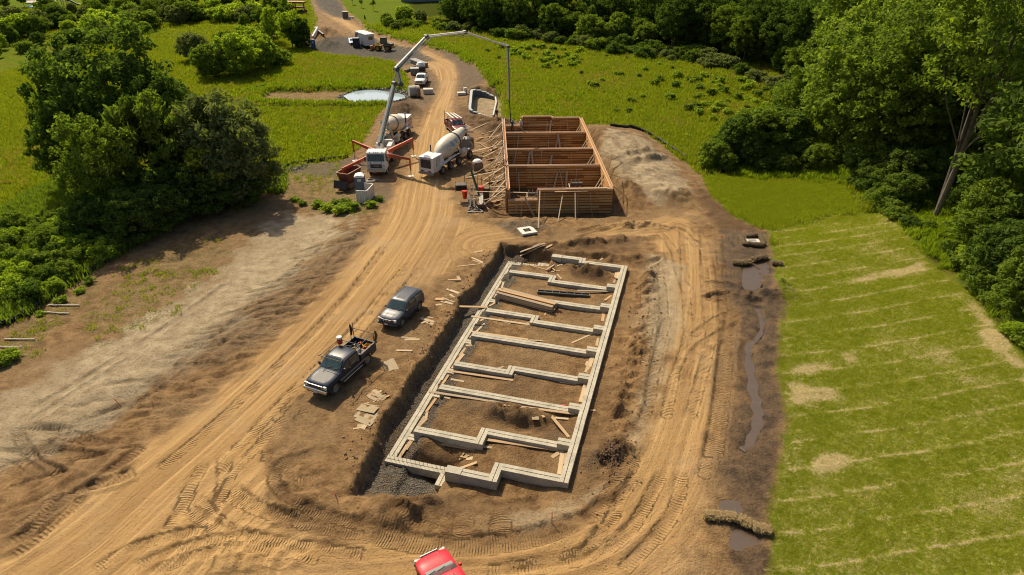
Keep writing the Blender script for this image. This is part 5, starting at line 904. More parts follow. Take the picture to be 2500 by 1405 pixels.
    # cab under the drum mouth, funnel and chute
    m = MB(); m.prism([(3.9, .8), (5.5, .8), (5.55, 1.6), (5.3, 2.5), (4.1, 2.5), (3.9, 1.8)], -.8, .8); m.build('cab', GREY, t, bevel=.08); quad([(5.56, -.68, 1.62), (5.56, .68, 1.62), (5.34, .62, 2.42), (5.34, -.62, 2.42)], 'windshield', GLS, t)
    for s_ in (1, -1): quad([(5.2, s_ * .805, 1.6), (4.2, s_ * .805, 1.6), (4.25, s_ * .805, 2.35), (5.1, s_ * .805, 2.35)], 'window', GLS, t, .012)
    m = MB(); m.lathe([(.32, 0), (.75, .55), (.72, .55), (.3, .02)], (3.95, 0, 3.55), 'Z', 18); m.build('funnel', GREY, t)
    m = MB(); m.add([(4.0, -.28, 3.45), (4.0, .28, 3.45), (6.3, .24, 2.75), (6.3, -.24, 2.75), (4.0, -.3, 3.7), (4.0, .3, 3.7), (6.3, .26, 3.0), (6.3, -.26, 3.0)], [(0, 1, 2, 3), (0, 3, 7, 4), (1, 5, 6, 2)]); m.build('chute', BOOM, t)
    m = MB(); m.tube([(4.0, .6, 2.5), (4.0, .5, 3.6)], .05, 6); m.tube([(4.0, -.6, 2.5), (4.0, -.5, 3.6)], .05, 6); m.beam((3.4, .9, 1.3), (3.9, .6, 3.6), .35, .05); m.build('ladder', BOOM, t); return t
mx = (-8.45, 87.3); mixer('concrete_mixer', (*mx, zat(*mx)), R(63.5), 'cream concrete mixer with teal stripes on its engine housing, by the formwork')
mx = (-17.35, 97.2); mixer('concrete_mixer', (*mx, zat(*mx)), R(-98), 'cream concrete mixer feeding the pump truck hopper, red chevrons on its housing', False, True)
# ------------------------------------------------------------------ office trailer, loader, toilets
a = at(866, 108); b = at(896, 121); d = b - a; rz = math.atan2(d.y, d.x); n = Vector((-d.y, d.x, 0)).normalized(); L = 7.0; ct = a.lerp(b, .5) + n * 1.3; tr = empty('office_trailer', (ct.x, ct.y, zat(ct.x, ct.y)), rz, 'white box office trailer standing on the gravel yard', 'trailer')
PAN = simple('trailer_panel', (.70, .69, .66), .45, dirt=.12); MB().box((0, 0, 2.0), (L, 2.5, 2.7)).build('box', PAN, tr, bevel=.03); MB().box((0, 0, 3.37), (L + .1, 2.6, .06)).build('roof', WHITE, tr); MB().box((0, 0, .55), (L + .6, 1.0, .16)).build('frame', STEEL, tr)
for i in range(11): MB().box((-L / 2 + .3 + i * .64, -1.255, 2.0), (.03, .012, 2.6)).build('panel_seam', GREY, tr)
MB().box((-L / 2 + .75, -1.27, 2.3), (.95, .05, .8)).build('window', GLS, tr); MB().box((L / 2 + .01, .2, 2.4), (.04, 1.2, .8)).build('window', glass('trailer_glass', (.09, .085, .05)), tr); MB().box((-L / 2 + 1.7, -1.4, 2.9), (.6, .3, .35)).build('air_conditioner', DKPL, tr); MB().box((-L / 2 + 2.6, -1.27, 1.65), (.9, .04, 1.95)).build('door', WHITE, tr); m = MB(); m.tube([(-L / 2 + .3, .9, 3.4), (-L / 2 + .3, .9, 5.0)], .03, 6); m.build('aerial', STEEL, tr)
add_wheels(tr, [(-.6, 1.0), (-.6, -1.0), (.5, 1.0), (.5, -1.0)], .36, .24); MB().box((L / 2 + .9, 0, .55), (1.4, .12, .12)).build('drawbar', STEEL, tr)
p = at(871, 116); wt = empty('waste_tank', p, 0, 'dark blue upright cabin beside the white office trailer', 'cabin'); dk = simple('navy_plastic', (.018, .022, .05), .5); MB().box((0, 0, 1.1), (1.5, 1.4, 2.2)).build('body', dk, wt, bevel=.05); MB().box((0, 0, 2.26), (1.56, 1.46, .12)).build('lid', simple('grey_lid', (.2, .2, .2), .5), wt, bevel=.03)
for x in (-.5, 0, .5): MB().box((x, -.71, 1.1), (.06, .03, 1.9)).build('rib', dk, wt)
YEL = simple('loader_yellow', (.52, .27, .025), .45, dirt=.3)
p = at(936, 124); ld = empty('wheel_loader', p, R(172), 'yellow wheel loader with black cab beside the office trailer', 'loader'); add_wheels(ld, [(1.2, .85), (1.2, -.85), (-1.3, .85), (-1.3, -.85)], .66, .48, YEL)
m = MB(); m.prism([(-2.7, .8), (-.4, .8), (-.2, 1.4), (-.9, 1.9), (-2.6, 1.75)], -.75, .75); m.build('engine_hood', simple('loader_dark', (.06, .055, .05), .5, dirt=.2), ld, bevel=.06); MB().box((-2.7, 0, .95), (.5, 1.7, .5)).build('counterweight', YEL, ld, bevel=.08); MB().box((1.1, 0, 1.0), (1.7, .9, .6)).build('front_frame', YEL, ld, bevel=.05)
cbm = MB()
for x in (-.9, .35):
    for y in (-.62, .62): cbm.box((x, y, 2.3), (.09, .09, 1.6))
cbm.box((-.27, 0, 3.12), (1.5, 1.45, .12)); cbm.build('cab_frame', DKPL, ld); MB().box((-.27, 0, 2.3), (1.18, 1.18, 1.4)).build('cab_glass', glass('loader_glass', (.05, .06, .05)), ld)
for s_ in (1, -1):
    m = MB(); m.beam((.5, s_ * .45, 1.9), (2.0, s_ * .45, 1.4), .14, .3); m.beam((2.0, s_ * .45, 1.4), (2.9, s_ * .45, .6), .14, .26); m.build('lift_arm', YEL, ld); MB().box((-1.3, s_ * .85, 1.4), (1.4, .5, .06)).box((1.2, s_ * .85, 1.4), (1.2, .5, .06)).build('fender', YEL, ld)
m = MB(); m.prism([(2.7, .1), (3.8, .05), (3.8, .1), (2.95, .3), (2.85, 1.0), (3.1, 1.2), (2.75, 1.15), (2.6, .6)], -1.1, 1.1); m.build('bucket', simple('bucket', (.35, .17, .03), .6, dirt=.4), ld)
def toilet(loc, rz, col, label, roof=(.7, .7, .68)):
    t = empty('portable_toilet', loc, rz, label, 'portable toilet'); c = simple('toilet_%d' % int(col[2] * 1000), col, .45, dirt=.12); MB().box((0, 0, 1.08), (1.12, 1.12, 2.0)).build('cabin', c, t, bevel=.03); MB().box((0, 0, .05), (1.2, 1.2, .1)).build('base', DKPL, t)
    m = MB(); m.prism([(-.6, 2.08), (.6, 2.08), (.58, 2.22), (.2, 2.36), (-.2, 2.36), (-.58, 2.22)], -.6, .6); m.build('roof', simple('toilet_roof_%d' % int(roof[0] * 100), roof, .5), t, bevel=.02); MB().box((0, -.57, 1.05), (.8, .03, 1.85)).build('door', c, t); MB().box((.3, -.6, 1.1), (.05, .05, .16)).build('handle', DKPL, t); MB().box((0, -.59, 1.75), (.42, .02, .3)).build('sign', PLATE, t)
    for s_ in (1, -1): MB().box((s_ * .57, 0, 1.85), (.02, .7, .14)).build('vent', DKPL, t)
    m = MB(); m.tube([(.42, .42, .1), (.42, .42, 2.5)], .05, 8); m.build('vent_pipe', DKPL, t); return t
p = at(882, 470); toilet(p, R(4), (.085, .115, .175), 'slate blue portable toilet with a white roof beside the pump truck'); p = at(766, 121); toilet(p, R(12), (.012, .07, .17), 'bright blue portable toilet standing at the edge of the bushes', (.03, .1, .2))
fa, fb, fc, fd = at(873, 496), at(898, 497), at(914, 479), at(892, 476); FW = simple('fence_vinyl', (.60, .58, .53), .5, dirt=.15); fe = empty('screen_fence', (fa + fb) / 2, 0, 'pale vinyl screen fence around the slate blue portable toilet', 'fence')
for p, q in ((fa, fb), (fb, fc), (fc, fd)):
    p = p - fe.location; q = q - fe.location; k = 4
    for i in range(k): u0 = p.lerp(q, i / k + .01); u1 = p.lerp(q, (i + 1) / k - .01); m = MB(); m.beam(u0 + Vector((0, 0, .75)), u1 + Vector((0, 0, .75)), .05, 1.5); m.build('panel', FW, fe)
    m = MB(); m.beam(p + Vector((0, 0, 1.52)), q + Vector((0, 0, 1.52)), .1, .07); m.build('rail', FW, fe)
    m = MB(); m.beam(p, p + Vector((0, 0, 1.6)), .1, .1); m.build('post', FW, fe)
# rust coloured tracked machine
p = at(856, 452); cr = empty('crawler_dozer', p, R(-112), 'rust red crawler dozer with tan tracks beside the blue toilet', 'dozer'); RST = simple('dozer_rust', (.21, .055, .025), .6, dirt=.25); TRK = simple('track_tan', (.30, .20, .12), .7, .2, dirt=.4)
for s_ in (1, -1):
    m = MB(); pr = [(-1.4, .1), (1.4, .1), (1.62, .42), (1.4, .75), (-1.4, .75), (-1.62, .42)]; m.prism(pr, s_ * .55, s_ * .98); tk_ = m.build('track', TRK, cr)
    for i in range(14): MB().box((-1.35 + i * .208, s_ * .765, .77), (.05, .45, .05)).build('track_shoe', RST, tk_)
m = MB(); m.add([(-1.2, -.6, .7), (1.2, -.6, .7), (1.2, .6, .7), (-1.2, .6, .7), (-1.5, -.85, 2.0), (1.5, -.85, 2.0), (1.5, .85, 2.0), (-1.5, .85, 2.0)], [(0, 1, 2, 3), (0, 1, 5, 4), (1, 2, 6, 5), (2, 3, 7, 6), (3, 0, 4, 7)]); o = m.build('hopper', RST, cr); o.modifiers.new('solid', 'SOLIDIFY').thickness = .06
for c_, d_ in (((0, .87, 2.02), (3.1, .12, .06)), ((0, -.87, 2.02), (3.1, .12, .06)), ((1.52, 0, 2.02), (.12, 1.86, .06)), ((-1.52, 0, 2.02), (.12, 1.86, .06))): MB().box(c_, d_).build('rim', TRK, cr)
MB().box((2.0, 0, .7), (.4, 1.8, 1.0), (0, -.3, 0)).box((1.7, .5, .9), (.6, .15, .3)).box((1.7, -.5, .9), (.6, .15, .3)).build('blade', simple('blade_dark', (.06, .05, .05), .5), cr)
p = at(905, 443); wr_ = empty('hose_coil', p, 0, 'coil of pale hose on the dirt in front of the pump truck', 'hose'); m = MB()
pts = [(math.cos(i * .45) * (.65 - .006 * i), math.sin(i * .45) * (.65 - .006 * i), .06 + .004 * i) for i in range(42)]; m.tube(pts, .05, 6); m.build('coil', simple('hose_pale', (.5, .46, .38), .6), wr_); m = MB(); m.tube([pts[-1], (.9, .3, .06), (1.5, .1, .05)], .05, 6); m.build('free_end', simple('hose_pale', (.5, .46, .38), .6), wr_)
# form handling rack on the dirt by the formwork
p = at(1156, 515); er = empty('equipment_skid', p, R(4), 'black steel lifting skid with two red canisters and a green beam', 'equipment'); REDC = simple('red_canister', (.62, .035, .012), .4); GRN = simple('green_beam', (.01, .10, .055), .45)
m = MB(); m.box((-.5, 2.2, .12), (.16, 4.6, .16)).box((.9, 2.2, .12), (.16, 4.6, .16)); 
for y in (0, 1.5, 3.0, 4.4): m.box((.2, y, .12), (1.5, .12, .12))
m.build('base_frame', STEEL, er)
for s_, x in ((0, -.35), (1, .1)):
    m = MB(); m.beam((x, .2, .3), (x, 4.2, 1.7), .14, .2); m.build('truss_chord', STEEL, er)
for i in range(8): m = MB(); m.tube([(-.35, .3 + i * .5, .35 + i * .17), (.1, .5 + i * .5, .42 + i * .17)], .03, 5); m.build('lattice_bar', GREY, er)
bsk = MB()
for i in range(6): bsk.box((-1.35, 3.5, 1.3 + i * .13), (1.3, .9, .04))
for x in (-2.0, -.7):
    for y in (3.05, 3.95): bsk.box((x, y, 1.6), (.06, .06, .9))
bsk.build('basket', STEEL, er)
for x, y, z in ((-.95, 2.6, .5), (1.0, 3.3, .7)):
    m = MB(); m.lathe([(.001, 0), (.22, 0), (.34, .9), (.36, 1.0), (.001, 1.02)], (x, y, z), 'Z', 16); m.build('canister', REDC, er)
m = MB(); m.beam((.75, 2.4, .9), (-.1, 4.3, 3.3), .2, .2); m.build('beam', GRN, er)
for x0, x1, y in ((-.9, .6, 4.4), (1.1, 2.0, 3.6)):
    m = MB(); xm = (x0 + x1) / 2; m.tube([(x0, y, 1.0), (x0, y, 2.7), (xm, y, 3.3), (x1, y, 2.7), (x1, y, 1.0)], .035, 6); m.build('lifting_bail', STEEL, er)
for i in range(5): MB().box((.75 + i * .09, 1.6, .7 + i * .05), (.05, 2.6, .2), (.15, 0, 0)).build('form_plate', simple('form_plate', (.5, .49, .44), .5, .2), er)
MB().box((.95, .6, .4), (.9, .8, .5)).build('winch_box', simple('winch_rust', (.10, .04, .03), .6), er); MB().box((1.6, 3.5, .8), (.7, .7, 1.3)).build('crate', simple('crate_dk', (.09, .065, .03), .7), er)
m = MB(); m.beam((-.7, -.6, .1), (1.1, -.6, .1), .14, .1); m.beam((-.7, -.6, .1), (.6, .1, .12), .1, .1); m.beam((1.1, -.6, .1), (.1, .8, .3), .1, .1); m.build('tow_frame', GREY, er)
for i in range(2): o = lay(lambda x, y: (x, y), 1172 + i * 8, 498, 1184 + i * 9, 512, w=.14, label='yellowish timber lying beside the lifting skid', group='timbers by the skid', cat='timber', name='timber')
# bag on a box, manhole frame, catch basin
p = at(1166, 414); bx_ = empty('material_box', p, .3, 'brown wooden box topped with a white bag beside the formwork braces', 'box'); MB().box((0, 0, .5), (1.3, 1.1, 1.0)).build('box', wood('box_wood', [(.22, .14, .09), (.26, .18, .12)]), bx_)
m = MB(); m.lathe([(.001, 0), (.55, .02), (.62, .15), (.4, .35), (.001, .4)], (0, 0, 1.0), 'Z', 12); m.build('bag', simple('white_bag', (.72, .72, .70), .6), bx_)
p = at(1287, 566); mh = empty('catch_basin', p, .35, 'square white concrete basin frame with a dark grate in the dirt', 'catch basin')
for c_, d_ in (((0, .62, .1), (1.7, .45, .2)), ((0, -.62, .1), (1.7, .45, .2)), ((.62, 0, .098), (.45, .79, .2)), ((-.62, 0, .098), (.45, .79, .2))): MB().box(c_, d_).build('rim', simple('basin_conc', (.62, .58, .5), .8), mh)
for i in range(7): MB().box((-.36 + i * .12, 0, .12), (.05, .79, .06)).build('grate_bar', STEEL, mh)
# culvert pipes, blocks, tank on the verge of the bend
CP = simple('pipe_concrete', (.42, .40, .34), .8, bump=.3); p = at(1012, 236); cp = empty('concrete_tank', p, .35, 'pale round concrete tank section lying on its side near the boom', 'tank'); m = MB(); m.lathe([(.001, -1.0), (.95, -1.0), (1.0, -.9), (1.0, .9), (.95, 1.0), (.001, 1.0)], (0, 0, 1.0), 'X', 24); m.build('body', CP, cp); m = MB(); m.lathe([(.35, 1.01), (.35, 1.05), (.001, 1.05)], (0, 0, 1.0), 'X', 16); m.build('hatch', STEEL, cp)
p = at(1021, 238); rg = empty('manhole_ring', p, .35, 'brown concrete manhole ring standing upright beside the round tank', 'manhole ring'); m = MB(); m.lathe([(.75, -.3), (1.0, -.3), (1.0, .3), (.75, .3), (.75, -.3)], (0, 0, 1.0), 'X', 24); m.build('ring', simple('ring_brown', (.22, .15, .11), .8), rg)
for i, (px, py, d_) in enumerate([(1039, 228, (.8, .9, .9)), (1046, 229, (1.8, 1.0, .9)), (1127, 232, (1.6, 1.0, .5)), (1136, 229, (.6, .6, 1.1))]):
    p = at(px, py); o = MB().box((0, 0, d_[2] / 2), d_).build('concrete_block', simple('block_conc', (.60, .55, .46), .8, bump=.3), bevel=.04); o.location = p; o.rotation_euler = (0, 0, .1 * i); tag(o, ['small pale concrete block by the inner bend of the road', 'long pale concrete block by the inner bend of the road', 'flat white concrete block beside the retaining wall court', 'upright white concrete block beside the retaining wall court'][i], 'concrete block')
p = at(1018, 160); pr_ = empty('pipe_rack', p, R(-58), 'bundle of long grey drain pipes stacked beside the road bend', 'pipes')
for i in range(6): m = MB(); m.tube([(-3.2, (i % 3) * .52, .25 + (i // 3) * .5), (3.2, (i % 3) * .52, .25 + (i // 3) * .5)], .25, 10); m.build('pipe', simple('pipe_grey', (.20, .20, .19), .55), pr_)
p0 = at(995, 176); p1 = at(1022, 165)
for i, (a_, b_) in enumerate([((990, 178), (1004, 172)), ((1003, 171), (1014, 168)), ((1012, 168), (1024, 164))]):
    a = at(*a_); b = at(*b_); m = MB(); m.tube([a + Vector((0, 0, .3)), b + Vector((0, 0, .3))], .3, 10); o = m.build('culvert_pipe', simple('culvert', (.10, .10, .10), .6)); tag(o, 'dark culvert pipe laid end to end beside the pipe bundle', 'pipe', 'culvert pipes in a row')
p = at(1028, 178); mg = empty('generator_trailer', p, R(-80), 'white wrapped generator on a dark base behind the white pickup', 'generator'); MB().box((0, 0, .8), (1.6, 1.9, 1.0)).build('base', STEEL, mg); m = MB(); m.lathe([(.001, 0), (.8, 0), (.95, .4), (.6, .85), (.001, 1.0)], (0, 0, 1.3), 'Z', 10); m.build('cover', simple('tarp_white', (.68, .68, .66), .5), mg)
p = at(1013, 183); gb = empty('utility_box', p, .1, 'grey ribbed utility box standing by the culvert pipes', 'utility box'); MB().box((0, 0, .7), (1.7, 1.2, 1.2)).build('cabinet', GREY, gb, bevel=.03); MB().box((0, 0, 1.35), (1.8, 1.3, .1)).build('lid', simple('lid_grey', (.4, .4, .38), .5), gb)
for i in range(6): MB().box((-.7 + i * .28, -.61, .7), (.05, .03, 1.0)).build('rib', DKPL, gb)
p = at(849, 46); ub = empty('transformer', p, .1, 'grey pad transformer on a slab at the corner of the far lawn', 'transformer'); MB().box((0, 0, .1), (3.2, 2.4, .2)).build('slab', CP, ub); MB().box((-.6, 0, 1.1), (1.7, 1.4, 1.9)).build('cabinet', simple('xf', (.10, .10, .085), .5), ub, bevel=.04); MB().box((-.6, 0, 2.1), (1.8, 1.5, .12)).build('lid', simple('lid_grey', (.4, .4, .38), .5), ub); MB().box((1.2, .1, .35), (1.5, .9, .3)).build('vault_cover', CP, ub)
# red steel frames at the top and debris
p = at(690, 32); rf = empty('steel_hauler', p, R(-12), 'red lowboy hauler standing half hidden behind the far bushes', 'hauler'); RS = simple('hauler_red', (.30, .06, .045), .55, dirt=.2); MB().box((2.0, 0, 3.4), (13, 2.2, .5)).box((3.0, -.2, 1.9), (10, 2.0, .35)).build('rail', RS, rf); MB().box((-3.2, 0, 1.9), (1.6, 2.2, 3.6)).build('head', RS, rf)
for x in (-1, 2, 5, 8): m = MB(); m.box((x, 0, 1.7), (.25, .25, 3.2)); m.build('post', RS, rf)
add_wheels(rf, [(6.5, 1.0), (6.5, -1.0), (7.8, 1.0), (7.8, -1.0)], .55, .4); MB().box((-4.4, 0, 1.2), (1.2, 1.6, 1.6)).build('engine', DKPL, rf)
for i, (a_, b_, z0) in enumerate([((762, 98), (776, 84), .5), ((776, 84), (771, 78), .6)]):
    pass
a, b, c = at(764, 96), at(777, 82), at(771, 77); m = MB(); m.tube([a + Vector((0, 0, .5)), b + Vector((0, 0, .8)), c + Vector((0, 0, .9))], .35, 10); tag(m.build('drain_pipe', simple('pipe_white', (.55, .55, .52), .5)), 'bent white corrugated drain pipe beside the dirt piles by the bushes', 'pipe')
a, b = at(777, 87), at(791, 92); m = MB(); m.tube([a + Vector((0, 0, .4)), b + Vector((0, 0, .4))], .3, 8); tag(m.build('drain_pipe', simple('culvert', (.10, .10, .10), .6)), 'short black drain pipe lying between two dirt piles', 'pipe')
# fallen white pipes on the sparse slope, stakes
for i, (a_, b_) in enumerate([((118, 747), (195, 747)), ((98, 763), (170, 768)), ((12, 830), (86, 831)), ((-10, 849), (55, 849))]):
    a = at(*a_); b = at(*b_); a.z += .1; b.z += .1; m = MB(); m.tube([a, a.lerp(b, .5) + Vector((0, 0, -.03)), b], .055, 8); tag(m.build('plastic_pipe', simple('pvc', (.62, .56, .46), .5)), 'thin white plastic pipe lying on the weedy slope by the silt fence', 'pipe', 'white pipes on the slope')
def stake(px, py, h, label, lean=(0, 0)):
    p = at(px, py); t = empty('survey_stake', p, 0, label, 'stake'); t.rotation_euler = (lean[0], lean[1], .4); MB().box((0, 0, h * .5 - .1), (.04, .025, h)).build('shaft', wood('stake_wood', [(.32, .22, .13), (.38, .27, .16)]), t); MB().box((0, 0, h * .8 - .1), (.048, .033, h * .42)).build('painted_top', simple('stake_orange', (.72, .06, .02), .6), t)
stake(1347, 1277, .85, 'wooden survey stake with an orange top between the pit and the loop track'); stake(294, 990, .75, 'leaning orange-topped stake on the grey dirt left of the road', (0, -.35)); stake(824, 1222, .7, 'orange-topped stake among tyre marks at the corner of the pit', (0, -.15)); stake(1257, 572, .6, 'orange-topped stake beside the square catch basin'); stake(374, 990, .5, 'short orange-flagged stake by a dark hole left of the road')
# ------------------------------------------------------------------ retaining wall, straw bales, silt fences, riprap
RWM = simple('wall_block', (.145, .165, .17), .85, bump=.35, var=.25, scale=1.5); CAPM = simple('cap_stone', (.40, .42, .42), .8, bump=.3)
rwp = smooth_line([atz(*p, .45)[:2] for p in [(1204, 218), (1186, 213.5), (1168, 211.5), (1158, 212.5), (1152, 219), (1150, 232), (1148.5, 248), (1147, 262), (1149, 268), (1156, 271), (1172, 273.5), (1186, 277), (1200, 282), (1212, 287)]], 5)
rw = empty('retaining_wall', (*rwp.mean(0), -.5), 0, 'grey block retaining wall curving round a sunken court, top stepping down', 'retaining wall'); cum = np.concatenate([[0], np.cumsum(np.hypot(*np.diff(rwp, axis=0).T))]); tot = cum[-1]
def topz(s_):
    e0 = min(s_ / 7.5, 1); e1 = min((tot - s_) / 6.0, 1); k = min(e0, e1); return -.85 + 1.25 * math.floor(k * 7) / 7 + .0
courses = 10
for c_ in range(courses):
    z0 = -1.62 + c_ * .2; m = MB()
    for i in range(len(rwp) - 1):
        a, b = rwp[i], rwp[i + 1]; zt = topz((cum[i] + cum[i + 1]) / 2)
        if z0 + .2 <= zt + .01:
            of = .012 * (c_ % 2); A = Vector((*a, z0 + .095)) - rw.location; B = Vector((*b, z0 + .095)) - rw.location; d = (B - A).normalized(); m.beam(A - d * (.03 - of), B + d * (.03 - of), .36 + of, .19)
    if m.v: tag(m.build('block_course', RWM, rw), kind='stuff')
i = 0
while i < len(rwp) - 1:
    a, b = rwp[i], rwp[i + 1]; zt = topz((cum[i] + cum[i + 1]) / 2); A = Vector((*a, zt + .05)) - rw.location; B = Vector((*b, zt + .05)) - rw.location; d = (B - A).normalized(); m = MB(); m.beam(A - d * .0, B - d * .02, .46, .1); m.build('cap_stone', CAPM, rw); i += 1
STR = simple('straw_bale', (.20, .135, .055), .95, 0, .4, 20, 0, .9); STRD = simple('straw_wattle', (.085, .055, .028), .95, 0, .4, 20, 0, .9)
def bale(px0, py0, px1, py1, w, h, label, group=None, mat=None):
    a = at(px0, py0); b = at(px1, py1); d = b - a; L = math.hypot(d.x, d.y); t = empty('straw_bale', (a + b) / 2, math.atan2(d.y, d.x), label, 'straw bale', group); m = MB(); nx_, n = 10, 12; P = []; F = []
    for i in range(nx_ + 1):
        e_ = 1 - .25 * (abs(i / nx_ * 2 - 1) ** 6)
        for k in range(n):
            th = 2 * math.pi * k / n; cx_, sz = math.cos(th), math.sin(th); q = (abs(cx_) ** 4 + abs(sz) ** 4) ** -.25; r_ = e_ * random.uniform(.86, 1.1)
            P.append((-L / 2 + L * i / nx_ + random.uniform(-.03, .03), cx_ * q * w / 2 * r_, h / 2 + sz * q * h / 2 * r_))
    for i in range(nx_):
        for k in range(n): F.append((i * n + k, i * n + (k + 1) % n, (i + 1) * n + (k + 1) % n, (i + 1) * n + k))
    F += [tuple(range(n)), tuple(range(nx_ * n, nx_ * n + n))]; m.add(P, F); m.build('bale', mat or STR, t); q = MB()
    for i in range(170):
        x = random.uniform(-L / 2, L / 2); y = random.uniform(-w / 2, w / 2); z = h * random.uniform(.4, 1.0); dr = Vector((random.uniform(-1, 1), random.uniform(-1, 1), random.uniform(-.2, .9))).normalized() * random.uniform(.12, .28); y = y if z > h * .85 else math.copysign(w / 2, y); p = Vector((x, y, z)); s_ = dr.cross(Vector((0, 0, 1))).normalized() * .012; q.add([p - s_, p + s_, p + dr], [(0, 1, 2)])
    tag(q.build('loose_straw', simple('straw_loose', (.42, .31, .13) if not mat else (.18, .12, .06), .9), t, fix=False), kind='stuff'); return t
SB = 'straw bale in the row of bales damming the muddy ditch'
for i, a in enumerate([(1716, 1264, 1756, 1268), (1756, 1266, 1800, 1272), (1800, 1272, 1836, 1290), (1836, 1294, 1882, 1302)]): bale(*a, .55, .42, ['flattened straw bale at the track end of the dam across the muddy ditch', 'long straw bale next to the flattened one in the ditch dam', 'slanting straw bale bridging the middle of the ditch dam', 'straw bale at the lawn end of the dam across the muddy ditch'][i])
for i, a in enumerate([(1812, 600, 1864, 604), (1820, 581, 1852, 580), (1810, 584, 1816, 600), (1856, 582, 1864, 602)]): bale(*a, .5, .45, ['straw bale along the near side of the inlet box in the mud', 'straw bale along the far side of the inlet box in the mud', 'straw bale on the track side of the inlet box in the mud', 'straw bale on the lawn side of the inlet box in the mud'][i], None, STRD)
for i, a in enumerate([(1788, 645, 1812, 648), (1812, 648, 1834, 644), (1836, 640, 1872, 630), (1884, 648, 1910, 648)]): bale(*a, .55, .42, ['dark soaked bale at the track end above the brown puddle', 'short dark soaked bale second in line above the brown puddle', 'long dark soaked bale edging the top of the brown puddle', 'dark soaked bale between the brown puddle and the straw slope'][i], None, STRD)
p = at(1838, 592); ib = empty('inlet_box', p, 0, 'pale concrete inlet box ringed by straw bales in the mud', 'inlet'); MB().box((0, 0, .1), (1.3, .8, .2)).build('slab', simple('basin_conc', (.62, .58, .5), .8), ib); MB().box((-.1, 0, .21), (.8, .45, .03)).build('grate', GREY, ib)
SILT = simple('silt_fabric', (.014, .014, .015), .6, bump=.4)
def silt(pts, label, h=.6, sag=.12):
    L = smooth_line([at(*p)[:2] for p in pts], 5); t = empty('silt_fence', (*L.mean(0), zat(*L.mean(0))), 0, label, 'silt fence'); P = []; F = []; o = t.location
    for i, p in enumerate(L):
        z = zat(*p); hh = h - sag * (i % 5 != 0) * random.uniform(.3, 1); w_ = random.uniform(-.05, .05); P += [(p[0] - o.x, p[1] - o.y, z - .05 - o.z), (p[0] - o.x + w_, p[1] - o.y + w_, z + hh * .5 - o.z), (p[0] - o.x, p[1] - o.y, z + hh - o.z)]
        if i: F += [(3 * i - 3, 3 * i, 3 * i + 1, 3 * i - 2), (3 * i - 2, 3 * i + 1, 3 * i + 2, 3 * i - 1)]
    m = MB(); m.add(P, F, True); f = m.build('fabric', SILT, t); f.modifiers.new('s', 'SOLIDIFY').thickness = .03
    for p in L[::5]: MB().box((p[0] - o.x, p[1] - o.y + .05, zat(*p) + h * .5 - o.z), (.05, .05, h + .15)).build('stake', wood('stake_wood', [(.32, .22, .13)]), t)
silt([(-20, 805), (60, 772), (150, 708), (260, 642), (400, 562), (520, 508), (600, 490), (650, 440), (680, 418)], 'long black silt fence along the foot of the left thicket', .5); silt([(680, 418), (720, 402), (790, 392), (850, 384)], 'black silt fence between the grass field and the pump truck pad', .45); silt([(622, 261), (700, 261), (800, 259), (900, 258), (940, 257)], 'low black silt fence on the near side of the pond bank', .35); silt([(590, 232), (610, 220), (650, 212)], 'short black silt fence at the far left end of the pond basin', .5)
silt([(1490, 309), (1540, 312), (1570, 322), (1610, 345), (1645, 368), (1675, 388)], 'black silt fence curving round the spoil bank beside the meadow', .5); silt([(1100, 104), (1150, 125), (1185, 150), (1208, 180), (1214, 210)], 'black silt fence behind the bright weeds along the road bend', .3)
def rocks(name, poly_fn, n, r0, r1, mat, lab):
    m = MB(); k = 0
    while k < n:
        p = poly_fn(); r_ = random.uniform(r0, r1); z = zat(*p) + r_ * .3; M = Euler((random.random() * 6, random.random() * 6, random.random() * 6)).to_matrix(); s_ = [random.uniform(.6, 1.2) for _ in range(3)]
        V_ = [(1, 0, 0), (-1, 0, 0), (0, 1, 0), (0, -1, 0), (0, 0, 1), (0, 0, -1)]; P = [M @ Vector((v[0] * s_[0] * r_, v[1] * s_[1] * r_, v[2] * s_[2] * r_)) + Vector((p[0], p[1], z)) for v in V_]
        m.add(P, [(0, 2, 4), (2, 1, 4), (1, 3, 4), (3, 0, 4), (2, 0, 5), (1, 2, 5), (3, 1, 5), (0, 3, 5)]); k += 1
    tag(m.build(name, mat, fix=False), lab, 'stones', kind='stuff')
RK = simple('stone', (.28, .25, .21), .85, 0, .45, 1.2)
def ring():
    i = random.randrange(len(POND)); p = POND[i] + (POND[(i + 1) % len(POND)] - POND[i]) * random.random(); c = POND.mean(0); d = (p - c) / np.linalg.norm(p - c); return p + d * random.uniform(.0, 1.3)
rocks('pond_riprap', ring, 420, .12, .3, RK, 'grey stone riprap edging the pond'); pp = [at(*q)[:2] for q in [(685, 418), (700, 405), (740, 408), (715, 425)]]
rocks('stone_apron', lambda: np.array(pp[0]) + (np.array(pp[2]) - np.array(pp[0])) * random.random() + np.array((random.uniform(-.5, .5), random.uniform(-1.2, 1.2))), 160, .1, .25, RK, 'patch of grey stones beside the silt fence')
cl = (lambda: np.array(at(random.uniform(880, 1700), random.uniform(1190, 1400))[:2])); rocks('loose_stones', cl, 200, .02, .05, simple('clod', (.30, .2, .115), .95, 0, .4), 'small stones and clods scattered round the pit')
cl2 = (lambda: (lambda s: np.array(fuv(random.choice([random.gauss(-2.4, .7), random.gauss(14.3, .6)]), random.uniform(-2, 31))[:2]))(0)); rocks('bank_clods', cl2, 420, .03, .12, simple('clod_dark', (.25, .16, .085), .95, 0, .4), 'earth clods along the pit banks')
